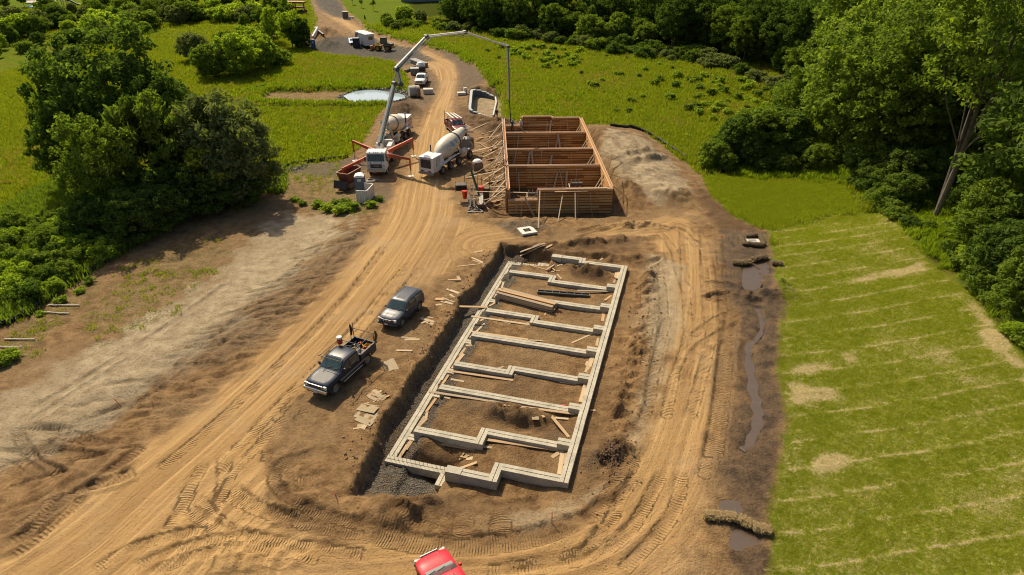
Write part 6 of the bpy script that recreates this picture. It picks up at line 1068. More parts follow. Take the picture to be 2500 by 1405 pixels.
rocks('soil_heap_clods', lambda: np.array(at(1495 + random.gauss(0, 13), 1108 + random.gauss(0, 14))[:2]), 160, .04, .14, simple('clod_vdark', (.13, .078, .04), .95, 0, .4), 'dark clods on the small soil heap')
# ------------------------------------------------------------------ house, far yard
p = at(985, 8); hs = empty('house', (p.x + 10, p.y + 6, zat(p.x, p.y)), R(-4), 'grey sided house with a white deck at the far edge of the lawn', 'house'); SID = simple('siding', (.22, .25, .27), .6)
for i in range(14): MB().box((0, -.02 * (i % 2), .25 + i * .25), (22, 8, .24)).build('siding_board', SID, hs)
m = MB(); m.prism([(-11.5, 3.6), (11.5, 3.6), (8, 7), (-8, 7)], -4.5, 4.5); m.build('roof', simple('roof_shingle', (.10, .09, .085), .9), hs)
for x in (-6, -2, 3): MB().box((x, -4.05, 2.2), (1.2, .1, 1.2)).build('window', GLS, hs)
dkp = MB()
for x in (5.5, 8, 10.5): dkp.box((x, -7.4, 1.4), (.2, .2, 2.8))
dkp.box((8, -5.8, 2.7), (5.4, 3.6, .2)); dkp.build('deck', WHITE, hs)
drv = sheet('driveway', np.array([at(*q)[:2] for q in [(62, 9), (120, 12), (148, -2), (170, -12), (90, -12), (66, 2)]]), zat(*at(100, 4)[:2]) + .25, simple('driveway', (.42, .38, .32), .9))
p = at(81, 20); pl = empty('paddling_pool', p, 0, 'round blue inflatable paddling pool on the far grass', 'paddling pool'); m = MB(); m.lathe([(1.2, 0), (1.5, .1), (1.5, .7), (1.2, .8), (1.15, .7), (1.15, 0)], n=24, axis='Z'); m.build('ring', simple('pool_blue', (.10, .42, .75), .4), pl); MB().lathe([(.001, .55), (1.16, .55)], n=24, axis='Z').build('water', water_mat('pool_water', (.2, .4, .5)), pl)
p = at(110, 19); o = MB().lathe([(.001, .3), (1.0, .32), (1.1, .2), (1.0, 0), (.001, 0)], n=20, axis='Z').build('sandbox', simple('sandbox', (.6, .57, .5), .6)); o.location = p; tag(o, 'flat cream disc shaped sandbox beside the paddling pool', 'sandbox')
p = at(160, 14); pg = empty('playset', p, .2, 'dark playset tower with a green slide on the far lawn', 'playset'); m = MB()
for x in (-.8, .8):
    for y in (-.8, .8): m.box((x, y, 1.8), (.14, .14, 3.6))
m.box((0, 0, 1.6), (1.8, 1.8, .15)); m.build('tower', simple('play_wood', (.07, .05, .035), .8), pg); m = MB(); m.prism([(-1.1, 3.5), (1.1, 3.5), (0, 4.6)], -1.1, 1.1); m.build('roof', simple('play_roof', (.03, .07, .06), .7), pg); m = MB(); m.tube([(.9, 0, 1.9), (2.2, -.2, 1.5), (3.8, -.4, .5), (5.2, -.5, .15)], .35, 8); m.build('slide', simple('slide_green', (.01, .045, .035), .5), pg)
p = at(123, 8); bb = empty('basketball_hoop', p, .2, 'basketball hoop on a dark stand beside the far driveway', 'basketball hoop'); m = MB(); m.tube([(0, 0, 0), (0, 0, 3.0)], .1, 8); m.box((0, 0, .2), (.9, 1.1, .4)); m.build('stand', DKPL, bb); MB().box((0, -.3, 3.2), (1.8, .08, 1.1)).build('backboard', PLATE, bb)
# ------------------------------------------------------------------ people
def person(loc, rz, shirt, trousers, label, hat=None, pose='stand', hair=(.03, .02, .015)):
    sk = simple('skin', (.42, .25, .17), .6); V_ = {}; J = dict(pel=(0, 0, .95), wst=(0, 0, 1.1), chs=(.02, 0, 1.36), nck=(.02, 0, 1.52), hd0=(.04, 0, 1.60), hd1=(.05, 0, 1.74), lh=(0, .1, .9), lk=(.04, .11, .5), la=(-.02, .12, .09), lt=(.14, .13, .04), rh=(0, -.1, .9), rk=(.03, -.12, .5), ra=(-.03, -.13, .09), rt=(.13, -.15, .04), ls=(.0, .19, 1.44), le=(-.03, .27, 1.16), lw=(.12, .25, .94), lf=(.18, .24, .85), rs=(.0, -.19, 1.44), re=(-.03, -.27, 1.16), rw=(.12, -.25, .94), rf=(.18, -.24, .85))
    if pose == 'reach': J.update(le=(.2, .27, 1.2), lw=(.42, .2, 1.12), lf=(.5, .18, 1.08), re=(.2, -.27, 1.2), rw=(.42, -.2, 1.1), rf=(.5, -.18, 1.06), chs=(.1, 0, 1.34), nck=(.14, 0, 1.5), hd0=(.18, 0, 1.57), hd1=(.22, 0, 1.7))
    E = ['pel wst', 'wst chs', 'chs nck', 'nck hd0', 'hd0 hd1', 'pel lh', 'lh lk', 'lk la', 'la lt', 'pel rh', 'rh rk', 'rk ra', 'ra rt', 'chs ls', 'ls le', 'le lw', 'lw lf', 'chs rs', 'rs re', 're rw', 'rw rf']; Rr = dict(pel=.15, wst=.135, chs=.15, nck=.06, hd0=.09, hd1=.10, lh=.10, lk=.065, la=.05, lt=.045, ls=.075, le=.05, lw=.036, lf=.04)
    K = list(J); me = bpy.data.meshes.new('body'); me.from_pydata([J[k] for k in K], [(K.index(a), K.index(b)) for a, b in (e_.split() for e_ in E)], []); t = empty('person', loc, rz, label, 'person'); o = link('body', me, t); bm_ = o.modifiers.new('skin', 'SKIN')
    for i, k in enumerate(K):
        r_ = Rr.get(k) or Rr.get('l' + k[1:]) or .06; me.skin_vertices[0].data[i].radius = (r_, r_ * (1.25 if k in ('chs', 'pel', 'wst') else 1)); me.skin_vertices[0].data[i].use_root = (k == 'pel')
    o.modifiers.new('sub', 'SUBSURF').levels = 1; dg = bpy.context.evaluated_depsgraph_get(); nm = bpy.data.meshes.new_from_object(o.evaluated_get(dg)); o.modifiers.clear(); o.data = nm
    ms = [sk, simple('shirt_%d' % int(sum(shirt) * 999), shirt, .85, var=.5, scale=9), simple('trousers_%d' % int(sum(trousers) * 999), trousers, .85), simple('boots', (.05, .035, .025), .7), simple('hair', hair, .8)]
    for m_ in ms: nm.materials.append(m_)
    nm.polygons.foreach_set('use_smooth', [True] * len(nm.polygons))
    for f in nm.polygons:
        c_ = f.center; f.material_index = 3 if c_.z < .14 else 2 if c_.z < 1.0 and abs(c_.y) < .22 else 1 if c_.z < 1.5 and not (abs(c_.y) > .2 and c_.z < 1.14) else 4 if c_.z > 1.72 or (c_.z > 1.6 and c_.x < .0) else 0
    if hat: MB().lathe([(.14, 0), (.125, .06), (.09, .12), (.001, .15)], (J['hd1'][0], 0, J['hd1'][2] + .0), 'Z', 14).box((J['hd1'][0] + .13, 0, J['hd1'][2] + .01), (.1, .16, .02)).build('hard_hat', simple('hat_%d' % int(sum(hat) * 99), hat, .4), t)
    return t
p = at(1213, 292); person(p, R(-95), (.055, .04, .022), (.16, .17, .18), 'person in a dark camouflage shirt and grey trousers standing by the court', None)
p = guv(1.6, 30.0, .35); person((p.x, p.y, p.z), R(-80), (.04, .12, .13), (.05, .07, .10), 'person in a teal shirt working at the far corner of the formwork', (.05, .2, .2), 'reach')
p = guv(2.9, 30.0, .35); person((p.x, p.y, p.z), R(-90), (.55, .56, .58), (.42, .43, .45), 'person in white work clothes at the far corner of the formwork', (.7, .7, .7), 'reach')
o = link('walk_board', CB, fw); o.parent = fw; o.matrix_parent_inverse = FPI; p = guv(2.2, 29.95, .31); o.location = p; o.rotation_euler = (0, 0, -GA); o.scale = (3.6, .7, .06)
# hanging vibrator frames at the near wall
for i, (u_, lab) in enumerate(((3.0, 'dark steel winch hanging on a chain over the low front form'), (7.9, 'black triangular hoist frame with pale handles on the front wall'))):
    p = guv(u_, .9, TT if i else 1.1); t = empty('hoist_frame', p, 0, lab, 'hoist'); MB().box((0, 0, .25), (.9, .35, .3)).box((.7, .05, .2), (.4, .4, .4)).build('body', DKPL, t)
    for x in (-.45, 0, .45): m = MB(); m.tube([(x, 0, .3), (x + .06, 0, .75)], .03, 6); m.build('handle', BRW, t)
    m = MB(); m.tube([(-.4, 0, .35), (0, 0, 1.5), (.4, 0, .35)], .025, 5); m.tube([(0, 0, 1.5), (0, .02, 1.9 + (1 - i) * 1.2)], .018, 5); m.build('chain', STEEL, t)
    m = MB(); m.beam((-.6, -.5, 0), (-.6, .7, 0), .1, .12); m.beam((.6, -.5, 0), (.6, .7, 0), .1, .12); m.build('bearer', BRW, t)
# white drain hose by the court
L = [at(*q, .25) for q in [(1207, 222), (1210, 238), (1212, 250), (1209, 262), (1206, 276), (1204, 283)]]; m = MB(); m.tube(L, .16, 8); tag(m.build('drain_hose', simple('pipe_white', (.55, .55, .52), .5)), 'white flexible drain hose along the open side of the sunken court', 'hose')
# ------------------------------------------------------------------ vegetation
def leafmat(name, a, b, c, trans=.38, gloss=.22):
    t = NT(name); g = t.n('NewGeometry'); rp_ = g.outputs['Random Per Island']; oi = t.n('ObjectInfo').outputs['Random']
    f = t.math('ADD', t.math('MULTIPLY', rp_, .65), t.math('MULTIPLY', oi, .35)); col = t.ramp(f, (0.0, a), (.5, b), (1.0, c))
    t.t.nodes.remove(t.p); d = t.n('BsdfDiffuse', Color=col); tr_ = t.n('BsdfTranslucent', Color=t.mix(1.0, col, (1.25, 1.35, .45), 'MULTIPLY')); gl = t.n('BsdfGlossy', Color=(.6, .65, .6), Roughness=.6)
    m1 = t.n('MixShader', Fac=trans); t.set(m1.inputs[1], d.outputs[0]); t.set(m1.inputs[2], tr_.outputs[0]); fr = t.n('Fresnel', IOR=1.4); m2 = t.n('MixShader', Fac=t.math('MULTIPLY', fr.outputs[0], gloss)); t.set(m2.inputs[1], m1.outputs[0]); t.set(m2.inputs[2], gl.outputs[0]); t.set(t.out.inputs[0], m1.outputs[0]); return t.m
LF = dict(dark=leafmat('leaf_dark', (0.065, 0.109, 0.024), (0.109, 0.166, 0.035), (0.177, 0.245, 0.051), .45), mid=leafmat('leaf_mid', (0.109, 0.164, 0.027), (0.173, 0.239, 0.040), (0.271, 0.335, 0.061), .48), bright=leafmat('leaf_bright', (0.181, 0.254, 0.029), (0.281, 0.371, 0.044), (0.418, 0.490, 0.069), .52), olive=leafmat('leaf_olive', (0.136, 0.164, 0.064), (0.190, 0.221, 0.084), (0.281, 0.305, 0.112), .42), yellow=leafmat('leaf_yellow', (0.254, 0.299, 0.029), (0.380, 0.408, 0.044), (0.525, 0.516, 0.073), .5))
BARK = simple('bark', (.13, .105, .08), .9, 0, .35, 3.0, bump=.6)
def leaves_mesh(name, cen, clump_r, per, size, seed, up=.35, flat=.75, elong=1.5):
    r = np.random.default_rng(seed); n = len(cen); N = n * per; C = np.repeat(cen, per, 0); rr = np.repeat(clump_r, per)[:, None]
    g = r.normal(size=(N, 3)); g /= np.linalg.norm(g, axis=1)[:, None] + 1e-9; rad = r.random((N, 1)) ** .42; off = g * rad * rr; off[:, 2] *= flat; P = C + off
    nrm = g * .8 + r.normal(size=(N, 3)) * .75; nrm[:, 2] += up; nrm /= np.linalg.norm(nrm, axis=1)[:, None] + 1e-9
    t = np.cross(nrm, r.normal(size=(N, 3))); t /= np.linalg.norm(t, axis=1)[:, None] + 1e-9; b = np.cross(nrm, t); s_ = size * (.6 + .8 * r.random((N, 1)))
    V_ = np.stack([P - t * s_ * elong * .5, P - b * s_ * .36 + nrm * s_ * .06, P + t * s_ * elong * .5 - nrm * s_ * .1, P + b * s_ * .36 + nrm * s_ * .06], 1).reshape(-1, 3)
    me = bpy.data.meshes.new(name); me.vertices.add(N * 4); me.vertices.foreach_set('co', V_.ravel().astype(np.float32)); me.loops.add(N * 4); me.loops.foreach_set('vertex_index', np.arange(N * 4, dtype=np.int32)); me.polygons.add(N); me.polygons.foreach_set('loop_start', np.arange(0, N * 4, 4, dtype=np.int32)); me.update(calc_edges=True); me.materials.append(LF['mid']); return me
def crown_pts(n, rx, rz_, zc, seed, lobes=6, hollow=.45, zmin=None, cone=0.0):
    r = np.random.default_rng(seed); lc = r.normal(size=(lobes, 3)); lc /= np.linalg.norm(lc, axis=1)[:, None]; out = []
    while len(out) < n:
        d = r.normal(size=3); d /= np.linalg.norm(d); k = max(0.0, float((lc @ d).max())); R_ = .70 + .38 * k ** 3 + r.normal() * .05; q = R_ * (hollow + (1 - hollow) * r.random() ** .5); p = d * q * np.array((rx, rx, rz_))
        if cone: p[:2] *= max(.12, 1 - cone * (p[2] / rz_ + 1) / 2)
        p[2] += zc
        if zmin is None or p[2] > zmin: out.append(p)
    return np.array(out)
def make_tree(kind, seed):
    r = random.Random(seed); m = MB()
    if kind == 'broad': H_, cp = 16.0, crown_pts(260, 6.0, 6.6, 9.2, seed, 11, .35, 2.2); me = leaves_mesh('crown', cp, np.random.default_rng(seed).uniform(.6, 1.1, len(cp)), 58, .34, seed)
    elif kind == 'tall': H_, cp = 26.0, crown_pts(330, 6.2, 11.5, 14.0, seed, 10, .3, 1.6); me = leaves_mesh('crown', cp, np.random.default_rng(seed).uniform(.65, 1.2, len(cp)), 56, .36, seed)
    elif kind == 'canopy': H_, cp = 27.0, crown_pts(190, 6.5, 8.0, 19.5, seed, 9, .3, 11.5); me = leaves_mesh('crown', cp, np.random.default_rng(seed).uniform(.65, 1.2, len(cp)), 50, .36, seed)
    elif kind == 'round': H_, cp = 8.0, crown_pts(210, 3.9, 4.0, 4.0, seed, 5, .5, .3); me = leaves_mesh('crown', cp, np.random.default_rng(seed).uniform(.5, .85, len(cp)), 62, .24, seed, elong=2.0)
    elif kind == 'cone': H_, cp = 12.0, crown_pts(170, 3.6, 6.0, 6.3, seed, 6, .4, .8, .8); me = leaves_mesh('crown', cp, np.random.default_rng(seed).uniform(.55, .95, len(cp)), 56, .3, seed)
    elif kind == 'bush': H_, cp = 3.0, crown_pts(64, 2.0, 1.5, 1.35, seed, 5, .3, .15); me = leaves_mesh('crown', cp, np.random.default_rng(seed).uniform(.35, .65, len(cp)), 60, .22, seed)
    elif kind == 'shrub': H_, cp = 1.5, crown_pts(20, .75, .75, .7, seed, 4, .2, .1); me = leaves_mesh('crown', cp, np.random.default_rng(seed).uniform(.2, .34, len(cp)), 34, .17, seed)
    else: H_, cp = 5.0, crown_pts(34, 1.3, 1.5, 3.4, seed, 4, .2, 1.6); me = leaves_mesh('crown', cp, np.random.default_rng(seed).uniform(.3, .5, len(cp)), 40, .2, seed)
    tr_ = dict(canopy=.2, broad=.20, tall=.22, round=.14, cone=.16, bush=.06, shrub=.03, young=.06)[kind]; zt = cp[:, 2].mean(); lean = Vector((r.uniform(-.4, .4), r.uniform(-.4, .4), 0)) * (H_ / 16)
    top = Vector((0, 0, zt + (H_ - zt) * .35)) + lean; m.tube([(0, 0, -.6), Vector((0, 0, zt * .35)) + lean * .3, Vector((0, 0, zt * .75)) + lean * .6, top], [tr_ * 1.25, tr_, tr_ * .75, tr_ * .25], 9)
    for i in range(11 if kind in ('broad', 'tall', 'canopy') else 6):
        c_ = Vector(cp[r.randrange(len(cp))]); f = r.uniform(.3, .8) if kind != 'tall' else r.uniform(.32, .85); st_ = Vector((0, 0, zt * f)) + lean * f * .8
        if c_.z < st_.z: c_.z = st_.z + r.uniform(.3, 2) * H_ / 16
        md = st_.lerp(c_, .5) + Vector((0, 0, -.04 * H_)); m.tube([st_, md, c_], [tr_ * .42, tr_ * .26, tr_ * .07], 6)
    return m.mesh('trunk', BARK, fix=False), me, H_
TV = {k: [make_tree(k, 11 * i + s_) for i in range(n)] for k, n, s_ in (('broad', 3, 1), ('tall', 3, 2), ('canopy', 1, 9), ('round', 2, 3), ('cone', 2, 4), ('bush', 3, 5), ('shrub', 2, 6), ('young', 1, 7))}
NAMES = dict(broad='broadleaf_tree', tall='forest_tree', canopy='forest_tree', round='willow_bush', cone='conical_tree', bush='bush', shrub='shrub', young='young_tree'); CATS = dict(canopy='tree', broad='tree', tall='tree', round='bush', cone='tree', bush='bush', shrub='shrub', young='tree')
CW = dict(dark='dark green', mid='mid green', bright='bright green', olive='olive green', yellow='yellow green')
_tb = at(2290, 532); TRX = _tb.x / _tb.y
def plant(kind, x, y, h, mat, label, group=None, wide=1.0, var=None):
    if group and 19.0 < y < 71.5 and kind != 'shrub' and -.05 < x / y - TRX < .05 and h > 1.6: return None
    hr = dict(broad=(15, 19), tall=(21, 24), round=(4.5, 6), bush=(1.5, 2.2), shrub=(1.1, 1.5)).get(kind, (0, 0)); label = label.replace('{c}', ('low ' if h < hr[0] else 'tall ' if h > hr[1] else '') + CW[mat])
    tv = TV[kind][random.randrange(len(TV[kind])) if var is None else var]; t = empty(NAMES[kind], (x, y, zat(x, y) - .05), random.uniform(0, 6.28), label, CATS[kind], group); k = h / tv[2]; t.scale = (k * wide, k * wide, k)
    link('trunk' if kind not in ('bush', 'shrub', 'round') else 'stem', tv[0], t); c = link('crown' if kind not in ('bush', 'shrub', 'round') else 'foliage', tv[1], t); c.material_slots[0].link = 'OBJECT'; c.material_slots[0].material = LF[mat]; return t
def ppx(kind, bx, by, ty, mat, label, group=None, wide=1.0, var=None):
    g = at(bx, by); top = at_y(bx, ty, g.y); return plant(kind, g.x, g.y, max(.6, top.z - g.z), mat, label, group, wide, var)
# left clump
ppx('broad', 335, 445, 36, 'dark', 'tallest dark green tree of the clump beside the silt fence', None, 1.0, 0)
for bx, by, ty, w in [(225, 430, 130, .85), (440, 450, 150, .95), (190, 490, 235, .65)]: ppx('broad', bx, by, ty, 'dark', 'dark green tree crowding the flank of the tallest tree', 'dark trees of the left clump', w)
ppx('broad', 285, 545, 268, 'mid', 'lighter green tree at the front of the left clump', None, .85); ppx('round', 400, 500, 225, 'mid', 'mid green tree with a pointed top in the middle of the clump', None, .8)
ppx('round', 545, 470, 225, 'olive', 'tall olive grey willow at the field side of the clump', None, 1.0); ppx('round', 595, 490, 285, 'olive', 'olive grey willow nearest the grass field with rounded dome', None, 1.0); ppx('young', 520, 512, 345, 'yellow', 'slim yellow green young tree before the olive willows', None, 1.2)
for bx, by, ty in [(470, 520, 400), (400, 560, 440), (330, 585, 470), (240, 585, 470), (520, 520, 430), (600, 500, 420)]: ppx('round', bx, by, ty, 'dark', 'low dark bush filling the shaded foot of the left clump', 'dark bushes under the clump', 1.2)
r_ = random.Random(5)
hp = PB([(-40, 770), (-40, 560), (90, 520), (330, 590), (520, 505), (400, 555), (260, 635), (150, 700), (60, 765)])
def inpoly(poly, x, y): return sdf(poly, 1, np.array([[x]]), np.array([[y]]))[0, 0] < 0
def scatter_in(px_poly, n, fn, mind=1.5, seed=0):
    P_ = PB(px_poly); rr = random.Random(seed); pts = []; tries = 0; lo, hi = P_.min(0), P_.max(0)
    while len(pts) < n and tries < n * 80:
        tries += 1; x, y = rr.uniform(lo[0], hi[0]), rr.uniform(lo[1], hi[1])
        if inpoly(P_, x, y) and all((x - a) ** 2 + (y - b) ** 2 > mind ** 2 for a, b in pts): pts.append((x, y)); fn(x, y, rr)
scatter_in([(-40, 775), (-40, 590), (60, 545), (170, 560), (330, 600), (520, 505), (400, 552), (260, 630), (150, 695), (60, 760)], 74, lambda x, y, rr: plant('bush', x, y, rr.uniform(1.0, 2.4), rr.choice(['mid', 'dark', 'bright', 'mid']), '{c} leafy bush of the thicket just behind the long silt fence', 'thicket bushes behind the silt fence', rr.uniform(.9, 1.3)), 1.5, 1)
# thickets left of the far road
TH = '{c} bush of the far thicket between the fields and the road'
scatter_in([(-60, 150), (-60, 60), (120, 40), (300, 20), (640, 10), (700, 30), (690, 110), (640, 100), (560, 60), (460, 60), (330, 100), (180, 110), (110, 150)], 95, lambda x, y, rr: plant(rr.choice(['round', 'round', 'bush']), x, y, rr.uniform(3, 7), rr.choice(['mid', 'olive', 'bright', 'mid', 'dark']), TH, 'bushes of the far left thicket', rr.uniform(.9, 1.4)), 3.4, 2)
for bx, by, ty, k, mt in [(530, 190, 95, 'round', 'mid'), (585, 185, 80, 'round', 'bright'), (640, 170, 70, 'round', 'bright'), (505, 175, 110, 'round', 'dark'), (620, 150, 55, 'broad', 'bright'), (560, 150, 75, 'round', 'mid'), (480, 150, 70, 'round', 'olive'), (675, 160, 110, 'bush', 'mid')]: ppx(k, bx, by, ty, mt, '{c} bush at the near edge of the far thicket above the meadow', 'bushes at the thicket edge', 1.1)
ppx('broad', 715, 118, 18, 'bright', 'bright green poplar like tree beside the blue toilet and dirt piles', None, 1.0, 1); ppx('round', 735, 118, 42, 'dark', 'dark rounded tree just behind the bright blue toilet'); ppx('broad', 668, 105, 12, 'bright', 'bright leafy tree screening the red hauler', None, .8); ppx('broad', 600, 40, -30, 'dark', 'tall dark tree left of the red hauler')
for bx, by in [(375, 60), (430, 50), (520, 25), (300, 40), (250, 60)]: ppx('broad', bx, by, by - 65, 'mid', 'tall tree rising out of the far left thicket', 'tall trees of the far thicket', .9)
for bx, by, ty in [(15, 30, -30), (60, 18, -30), (0, 60, 20)]: ppx('broad', bx, by, ty, 'dark', 'dark yard tree beside the far driveway', 'trees by the far driveway', .9)
# lawn trees and hedges by the house
for bx, by, ty in [(861, 12, -12), (883, 20, -5), (912, 27, -6)]: ppx('young', bx, by, ty, 'mid', 'slender young tree planted on the far lawn', 'young trees on the far lawn', .9)
ppx('cone', 891, 48, 37, 'dark', 'tiny dark evergreen on the far lawn beside the transformer'); ppx('round', 985, 60, 8, 'bright', 'broad bright bush below the house at the lawn edge', None, 1.1); ppx('round', 945, 60, 28, 'mid', 'smaller green bush left of the broad bright one', None, 1.1); ppx('round', 1030, 58, 20, 'olive', 'olive bush right of the broad bright one', None, 1.0)
scatter_in([(900, 64), (960, 62), (1060, 58), (1180, 62), (1200, 80), (1100, 82), (1000, 76)], 16, lambda x, y, rr: plant('bush', x, y, rr.uniform(1.5, 3.0), rr.choice(['mid', 'olive']), '{c} hedge bush between the lawn and the meadow', 'hedge bushes below the house', 1.3), 3, 3)
# far tree line
FT = 'tree in the dark wood edge beyond the meadow'
for bx, by, ty, k, mt, lab in [(1350, 92, 8, 'round', 'mid', 'big round willow in front of the far wood edge'), (1440, 98, 12, 'cone', 'mid', 'pale conical tree in front of the far wood edge'), (1515, 104, 30, 'round', 'mid', 'round bush right of the pale conical tree'), (1400, 92, 30, 'round', 'dark', 'dark bush between the round willow and the conical tree'), (1765, 138, 4, 'broad', 'mid', 'vine covered tall tree at the far wood edge'), (1815, 155, 28, 'broad', 'mid', 'spreading sunlit tree standing forward of the wood edge'), (1640, 122, -25, 'broad', 'dark', 'huge dark tree hanging over the meadow'), (1560, 104, 38, 'broad', 'mid', 'pale leaning tree left of the huge dark one')]: ppx(k, bx, by, ty, mt, lab, None, 1.05)
for bx, by, ty in [(1100, 62, -20), (1150, 68, -15), (1200, 76, -30), (1250, 80, -25), (1300, 82, -40), (1340, 78, -50), (1450, 82, -50), (1500, 90, -40), (1590, 98, -50), (1690, 118, -40), (1720, 125, -30), (1850, 150, -30), (1900, 168, -20), (1950, 185, -10)]: ppx('broad', bx, by, ty, 'dark', FT, 'trees of the far wood edge', 1.0)
scatter_in([(1060, 45), (1300, 70), (1600, 85), (1750, 105), (1900, 140), (2050, 90), (2300, -60), (1000, -60), (1040, 20)], 85, lambda x, y, rr: plant(rr.choice(['broad', 'tall', 'broad']), x, y, rr.uniform(14, 22), rr.choice(['dark', 'dark', 'mid']), '{c} tree standing deep inside the far wood', 'trees deep in the far wood', rr.uniform(.9, 1.15)), 6.0, 4)
scatter_in([(1200, 92), (1300, 100), (1480, 128), (1660, 152), (1780, 175), (1900, 225), (1960, 255), (1900, 205), (1760, 150), (1600, 125), (1400, 105), (1260, 84)], 44, lambda x, y, rr: plant('bush', x, y, rr.uniform(1.5, 3.6), rr.choice(['mid', 'olive', 'dark']), '{c} bush along the edge of the far wood', 'bushes along the wood edge', 1.3), 2.6, 6)
# right hand forest
big = ppx('canopy', 2284, 528, -190, 'mid', 'tall forest tree with a bare pale forked trunk at the wood edge', None, 1.0, 0)
gb_ = at(2282, 532); m = MB(); gz = zat(gb_.x, gb_.y); m.tube([(gb_.x, gb_.y, gz - .5), (gb_.x + .7, gb_.y + .3, gz + 6), (gb_.x + .9, gb_.y + .5, gz + 11), (gb_.x + .3, gb_.y, gz + 19)], [.34, .27, .22, .12], 10); m.tube([(gb_.x + .8, gb_.y + .4, gz + 8.5), (gb_.x + 2.4, gb_.y, gz + 13), (gb_.x + 4.5, gb_.y, gz + 19)], [.22, .17, .09], 8); m.tube([(gb_.x + .75, gb_.y + .4, gz + 7.5), (gb_.x + 1.6, gb_.y, gz + 12), (gb_.x + 2.0, gb_.y + .5, gz + 20)], [.2, .17, .1], 8)
to = m.build('forked_trunk', simple('bark_pale', (.15, .12, .085), .9, 0, .3, 3.0, bump=.6), fix=False); to.parent = big; to.matrix_parent_inverse = (Matrix.Translation(big.location) @ big.rotation_euler.to_matrix().to_4x4() @ Matrix.Diagonal((*big.scale, 1))).inverted()
RF = ('forest_wall', 'trees of the right hand forest')
for bx, by, ty, k, mt, lab in [(2190, 420, 60, 'broad', 'mid', 'broad tree filling the gap left of the forked trunk'), (2500, 610, 100, 'broad', 'dark', 'dark tree above the undergrowth at the top of the straw slope'), (2030, 375, 110, 'broad', 'mid', 'sunlit tree at the corner of the forest beside the small lawn'), (2095, 400, 30, 'broad', 'mid', 'leafy forest tree behind the small lawn'), (2165, 440, -20, 'tall', 'mid', 'high forest tree between the lawn corner and the forked trunk'), (1930, 330, 170, 'broad', 'mid', 'pale green tree where the meadow meets the forest'), (2010, 330, 60, 'broad', 'mid', 'round topped tree behind the meadow corner of the forest')]: ppx(k, bx, by, ty, mt, lab, None, 1.1)
for bx, by, ty, mt in [(1790, 392, 282, 'dark'), (1850, 388, 262, 'mid'), (1745, 405, 335, 'mid'), (1905, 385, 250, 'dark'), (1825, 405, 335, 'dark'), (1885, 405, 345, 'mid'), (1950, 400, 320, 'mid'), (1770, 415, 372, 'mid'), (1860, 420, 380, 'dark'), (1920, 420, 372, 'mid'), (1985, 415, 350, 'mid'), (1725, 412, 375, 'bright')]: ppx('round', bx, by, ty, mt, '{c} thicket bush at the top of the small bright lawn', 'thicket above the lawn', 1.2)
scatter_in([(2180, 500), (2080, 400), (2030, 300), (2060, 200), (2250, 120), (2700, 40), (3200, 100), (3200, 700), (2700, 760), (2560, 800), (2480, 720), (2330, 560)], 70, lambda x, y, rr: plant(rr.choice(['tall', 'tall', 'broad']), x, y, rr.uniform(19, 27), rr.choice(['dark', 'mid', 'dark', 'dark']), '{c} tree inside the right hand forest', 'trees of the right hand forest', rr.uniform(.9, 1.1)), 4.6, 8)
scatter_in([(2150, 505), (2060, 445), (2090, 440), (2200, 500), (2300, 560), (2420, 680), (2520, 790), (2600, 900), (2480, 840), (2380, 705), (2270, 610), (2200, 545)], 46, lambda x, y, rr: plant('bush', x, y, rr.uniform(1.0, 2.8), rr.choice(['mid', 'bright', 'dark', 'mid']), '{c} leafy bush of the undergrowth between the straw slope and the forest', 'undergrowth along the straw slope', 1.2), 1.7, 9)
scatter_in([(2120, 470), (2050, 400), (2030, 330), (2150, 380), (2300, 470), (2450, 600), (2600, 740), (2700, 850), (2560, 830), (2440, 690), (2330, 575), (2230, 515)], 60, lambda x, y, rr: plant('round', x, y, rr.uniform(3, 6), rr.choice(['mid', 'dark', 'dark', 'mid']), '{c} understory bush closing the forest edge under the crowns', 'understory at the forest edge', rr.uniform(.9, 1.3)), 2.2, 21)
scatter_in([(1080, 62), (1250, 84), (1450, 108), (1600, 118), (1750, 140), (1880, 180), (1960, 220), (1990, 180), (1880, 130), (1700, 95), (1400, 70), (1100, 40)], 60, lambda x, y, rr: plant('round', x, y, rr.uniform(4, 8), rr.choice(['mid', 'dark', 'dark']), '{c} understory bush closing the edge of the far wood', 'understory of the far wood', rr.uniform(1.0, 1.4)), 3.5, 22)
